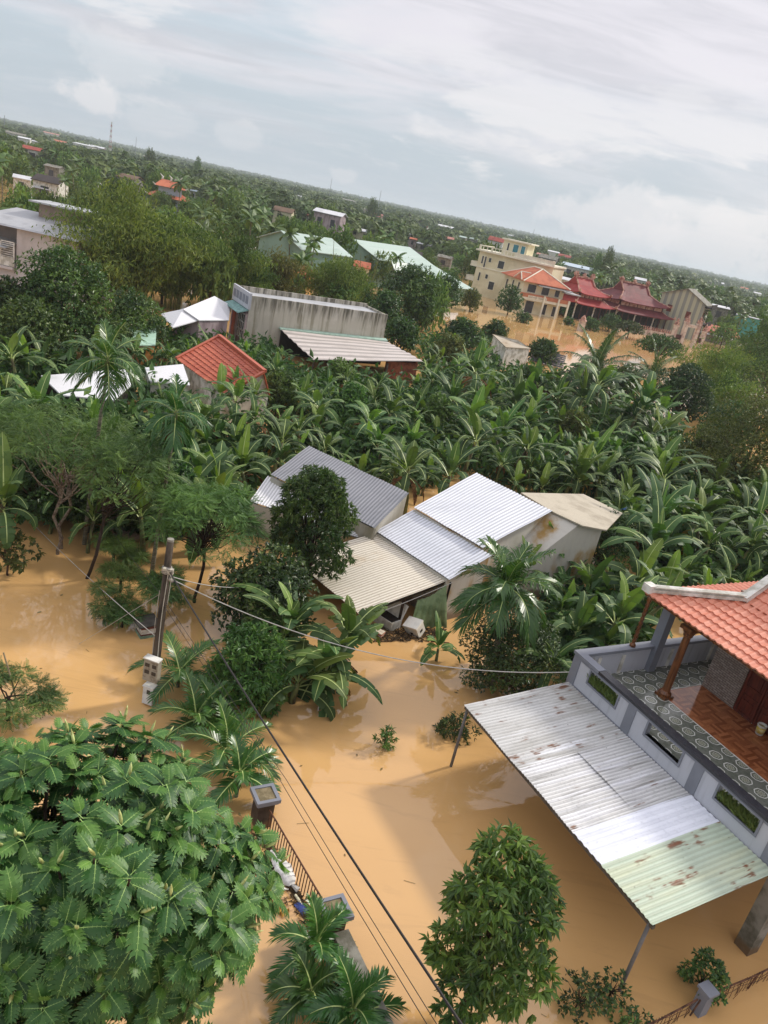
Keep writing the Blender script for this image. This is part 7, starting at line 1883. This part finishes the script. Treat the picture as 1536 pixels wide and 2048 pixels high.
# masts on the skyline
M_MAST = plain('mast_red', hexc('#a86a60'), .1, 1, .6); M_MASTG = plain('mast_grey', hexc('#7c8288'), .1, 1, .6)
for lab, (u, v0), v1, y, wd_ in (('red and white lattice mast on the left skyline', (221, 283), 243, 900, 1.3), ('thin mast right of the lattice mast', (271, 300), 274, 1000, .35), ('thin mast in the middle of the skyline', (660, 382), 355, 1000, .35), ('thin mast above the pinkish gabled house', (758, 405), 380, 900, .35), ('thin mast above the cream building tower', (1064, 478), 457, 900, .3), ('short mast at the left edge of the skyline', (9, 246), 230, 900, .5)):
    b = PY(u, v0, y); q = PY(u, v1, y); hgt2 = q.z
    t = thing('mast', lab, 'mast', (b.x, b.y, 0)); mb = MB(); w_ = wd_
    if wd_ > 1:
        n_ = 14
        for i in range(n_):
            z0, z1 = hgt2 * i / n_, hgt2 * (i + 1) / n_; r0, r1 = w_ * (1 - .75 * i / n_), w_ * (1 - .75 * (i + 1) / n_)
            for (sx, sy), (tx_, ty) in (((-1, -1), (1, -1)), ((1, -1), (1, 1)), ((1, 1), (-1, 1)), ((-1, 1), (-1, -1))):
                mb.tube([(sx * r0, sy * r0, z0), (sx * r1, sy * r1, z1)], .14, 4, i % 2); mb.tube([(sx * r0, sy * r0, z0), (tx_ * r1, ty * r1, z1)], .08, 3, i % 2)
        mb.build('lattice', [M_MAST, M_WHITE], t)
    else:
        mb.tube([(0, 0, 0), (0, 0, hgt2)], [w_, w_ * .5], 5); mb.build('tube', M_MASTG, t)

# ------------------------------------------------------------------ village trees and palms, each its own; then the far wood
def far_tree_mesh(seed, n=520, leaf=.9, flat=.85, tall=1.0):
    rng = np.random.default_rng(seed); B = blobs_dome(rng, 1.0, .35 * tall, .92 * tall, 13, (.26, .44), flat, .25)
    mb = MB(); leafy(mb, rng, B, n, leaf * .2, T_LEAF2, .25, .8, (.5, .17), .16, .35, 2)
    tk = MB(); tk.tube([(0, 0, -.05), (0.02, 0, .5 * tall)], [.05, .03], 5)
    return mb.mesh('far_tree', L_FAR), tk.mesh('trunk', M_BARK)
def far_palm_mesh(seed, coco_=False):
    rng = np.random.default_rng(seed); mb = MB()
    ln = rng.normal(0, .04, 2); top = np.array([ln[0], ln[1], .8]); tk = MB(); tk.tube([(0, 0, -.05), (ln[0] * .4, ln[1] * .4, .4), top], [.012, .010, .008], 5)
    nf = 13 if coco_ else 9
    for i in range(nf):
        a = i * 2.4; q = i / (nf - 1); th0 = rad(80 - 100 * q); L_ = (.30 if coco_ else .21) * rng.uniform(.9, 1.1); t_ = np.linspace(0, 1, 6); th = th0 - rad(70) * t_
        x = np.concatenate([[0], np.cumsum(np.cos(th[1:]) * L_ / 5)]); z = np.concatenate([[0], np.cumsum(np.sin(th[1:]) * L_ / 5)])
        w_ = .055 * np.sin((.15 + .8 * t_) * math.pi)
        for s_ in (1, -1):
            V = np.concatenate([np.stack([x, 0 * x, z], -1), np.stack([x + .03, s_ * w_, z - w_ * .7], -1)]); c_, d_ = math.cos(a), math.sin(a)
            V = np.stack([V[:, 0] * c_ - V[:, 1] * d_, V[:, 0] * d_ + V[:, 1] * c_, V[:, 2]], -1) + top
            for j in range(5):
                mb.add(V[[j, j + 1, 6 + j + 1, 6 + j]] * 1.0 + rng.normal(0, .002, (4, 3)), [[0, 1, 2, 3]], m=0, tint=.5 + rng.normal(0, .12))
    return mb.mesh('far_palm', L_FARPALM), tk.mesh('trunk', M_PTRUNK)
FT = [far_tree_mesh(i, 1100, .85, [.85, .7, .9, .8, .95][i], [1.0, .85, 1.3, 1.0, 1.6][i]) for i in range(5)]
FP = [far_palm_mesh(i) for i in range(4)]; FC = [far_palm_mesh(10 + i, True) for i in range(2)]
YARD = [(800, 625), (860, 590), (985, 585), (1020, 600), (1110, 610), (1340, 660), (1400, 690), (1560, 720), (1560, 900), (900, 900), (850, 660)]
def side(u, v, y=999):
    if u > 980 and y < 165: return 'between the banana plants and the flooded yard', 'by the yard'
    if u < 330: return 'left of the biggest bamboo clump', 'left'
    if u < 720: return 'between the bamboo clumps and the skyline', 'middle'
    if u < 980: return 'left of the cream building', 'by the cream building'
    return 'behind the red temples', 'behind the temples'
rg = np.random.default_rng(500); placed = []; nt = npm = 0
for _ in range(30000):
    y = 82 * (430 / 82) ** rg.random(); x = y * rg.uniform(-.60, .60); u, v = proj((x, y, 0))
    if not (-60 < u < 1600): continue
    if inside_poly(YARD, u, v) or not clear(Vector((x, y, 0))) or inside_poly(BPOLY, *proj((x, y, 2.0))): continue
    if y < 100 and 480 < u < 1000: continue
    palm = rg.random() < (.62 if 380 < u < 800 or u > 980 else .42)
    if (palm and npm >= 285) or (not palm and nt >= 285): continue
    if palm: h = rg.uniform(7.5, 11.5); r = 1.8; gap = 3.2 + y * .006
    else: h = rg.uniform(4.5, 9.5); r = h * rg.uniform(.45, .62); gap = r * 1.15
    if y < 120: h *= .75; r *= .75
    if any((x - a) ** 2 + (y - b) ** 2 < (gap * .5 + c) ** 2 for a, b, c in placed): continue
    if blocks(x, y, h, r):
        h *= .55; r *= .7
        if palm or blocks(x, y, h, r, .4): continue
    placed.append((x, y, gap * .5)); wh, grp = side(u, v, y)
    if palm:
        npm += 1; isc = rg.random() < .2; ms_ = (FC if isc else FP)[int(rg.integers(2 if isc else 4))]; o = link('areca_palm' if not isc else 'coconut_palm', ms_[0], None, (x, y, 0), rg.uniform(0, 6.28), (h, h, h))
        link('trunk', ms_[1], o)
        tag(o, ('slim dark palm standing among the village trees ' if not isc else 'broad-crowned coconut palm among the village trees ') + wh, 'palm tree', ('village palms ' if not isc else 'village coconut palms ') + grp)
    else:
        nt += 1; mi = int(rg.integers(5)); ms_ = FT[mi]; o = link('village_tree', ms_[0], None, (x, y, 0), rg.uniform(0, 6.28), (r, r, h / [1.0, .85, 1.3, 1.0, 1.6][mi]))
        link('trunk', ms_[1], o)
        tag(o, 'leafy green tree among the village trees ' + wh, 'tree', 'village trees ' + grp)
print('village palms', npm, 'trees', nt, 'bananas', len(spots))
for lab, (u, v0), v1, wp, mi in (('lone tall tree breaking the left skyline', (394, 345), 308, 17, 4), ('tall dark casuarina pair behind the temple, right one', (1214, 530), 484, 22, 4), ('tall dark casuarina pair behind the temple, left one', (1194, 530), 497, 20, 4), ('rounded tree cluster on the skyline right of the thin mast', (300, 312), 297, 22, 1), ('tree on the skyline left of the middle mast', (746, 408), 396, 20, 1)):
    p = PY(u, v0, 330 if u > 1000 else 520); q = PY(u, v1, p.y); d_ = p.y; o = link('tall_tree', FT[mi][0], None, (p.x, p.y, 0), 1.0, (wp * d_ / F / 1.7, wp * d_ / F / 1.7, .84 * q.z / [1.0, .85, 1.3, 1.0, 1.6][mi])); link('trunk', FT[mi][1], o); tag(o, lab, 'tree')

# the far wood: out to the horizon it reads as one mass
mb = MB(); rg = np.random.default_rng(900)
C, Hh, Rr = [], [], []
y = 300.0
while y < 5200:
    step = max(4.5, y * .0155); n_ = int(1.36 * y / (step * 1.25))
    for i in range(n_):
        x = y * (-.68 + 1.36 * (i + rg.random()) / n_); yy = y + rg.uniform(-.5, .5) * step
        clump_ = .5 + .5 * math.sin(x * .013 + 2 * math.sin(yy * .006)) * math.sin(yy * .011 + x * .004)
        h = rg.uniform(5.5, 10.0) * (.75 + .4 * clump_) + (3.5 if rg.random() < .06 else 0)
        r = step * rg.uniform(.55, .9)
        if blocks(x, yy, h, r, .45): continue
        q = proj((x, yy, 2))
        if 1380 < q[0] < 1560 and 380 < yy < 1250 and q[1] < 625 and rg.random() < .82: continue
        C.append((x, yy)); Hh.append(h); Rr.append(r)
    y += step
C = np.array(C); Hh = np.array(Hh); Rr = np.array(Rr); k_ = 46
d = unit(rg.normal(size=(len(C), k_, 3))); d[:, :, 2] = np.abs(d[:, :, 2]) * .9 + .05
T = np.concatenate([C, np.zeros((len(C), 1))], 1)[:, None, :] + d * np.stack([Rr, Rr, Hh * .55], -1)[:, None, :] * rg.uniform(.75, 1.08, (len(C), k_, 1)) + np.stack([0 * Hh, 0 * Hh, Hh * .42], -1)[:, None, :]
T = T.reshape(-1, 3); D = d.reshape(-1, 3); n_ = len(T)
szs = np.repeat(np.minimum(Rr * .7, 1.0 + Rr * .4), k_) * rg.uniform(.6, 1.2, n_)
ti = np.clip(np.repeat(rg.normal(.46, .17, len(C)), k_) + rg.normal(0, .10, n_), .03, .97)
mb.inst(T_WIDE := tpl([(0, 0, 0), (.5, -.42, .05), (1, 0, -.12), (.5, .42, .05)], tris=[(0, 1, 2), (0, 2, 3)]), frames(unit(np.cross(D, rg.normal(size=D.shape))), D + rg.normal(0, .3, D.shape)), T, szs, ti)
tag(mb.build('far_wood', L_FAR), 'wooded plain fading to the horizon', 'woodland', kind='stuff')

# ------------------------------------------------------------------ the humid air
m = bpy.data.materials.new('humid_air'); m.use_nodes = True; n = NT(m.node_tree)
pv = n.n('ShaderNodeVolumePrincipled'); pv.inputs['Color'].default_value = (.80, .87, .95, 1); pv.inputs['Density'].default_value = HAZE; pv.inputs['Anisotropy'].default_value = .2
n.link(pv.outputs[0], n.n('ShaderNodeOutputMaterial').inputs['Volume'])
mb = MB(); mb.box(-7200, 7200, -120, 9200, -2.0, 75.0)
if HAZE > 0: tag(mb.build('haze', m), 'thin humid haze over the plain', 'haze', kind='stuff')
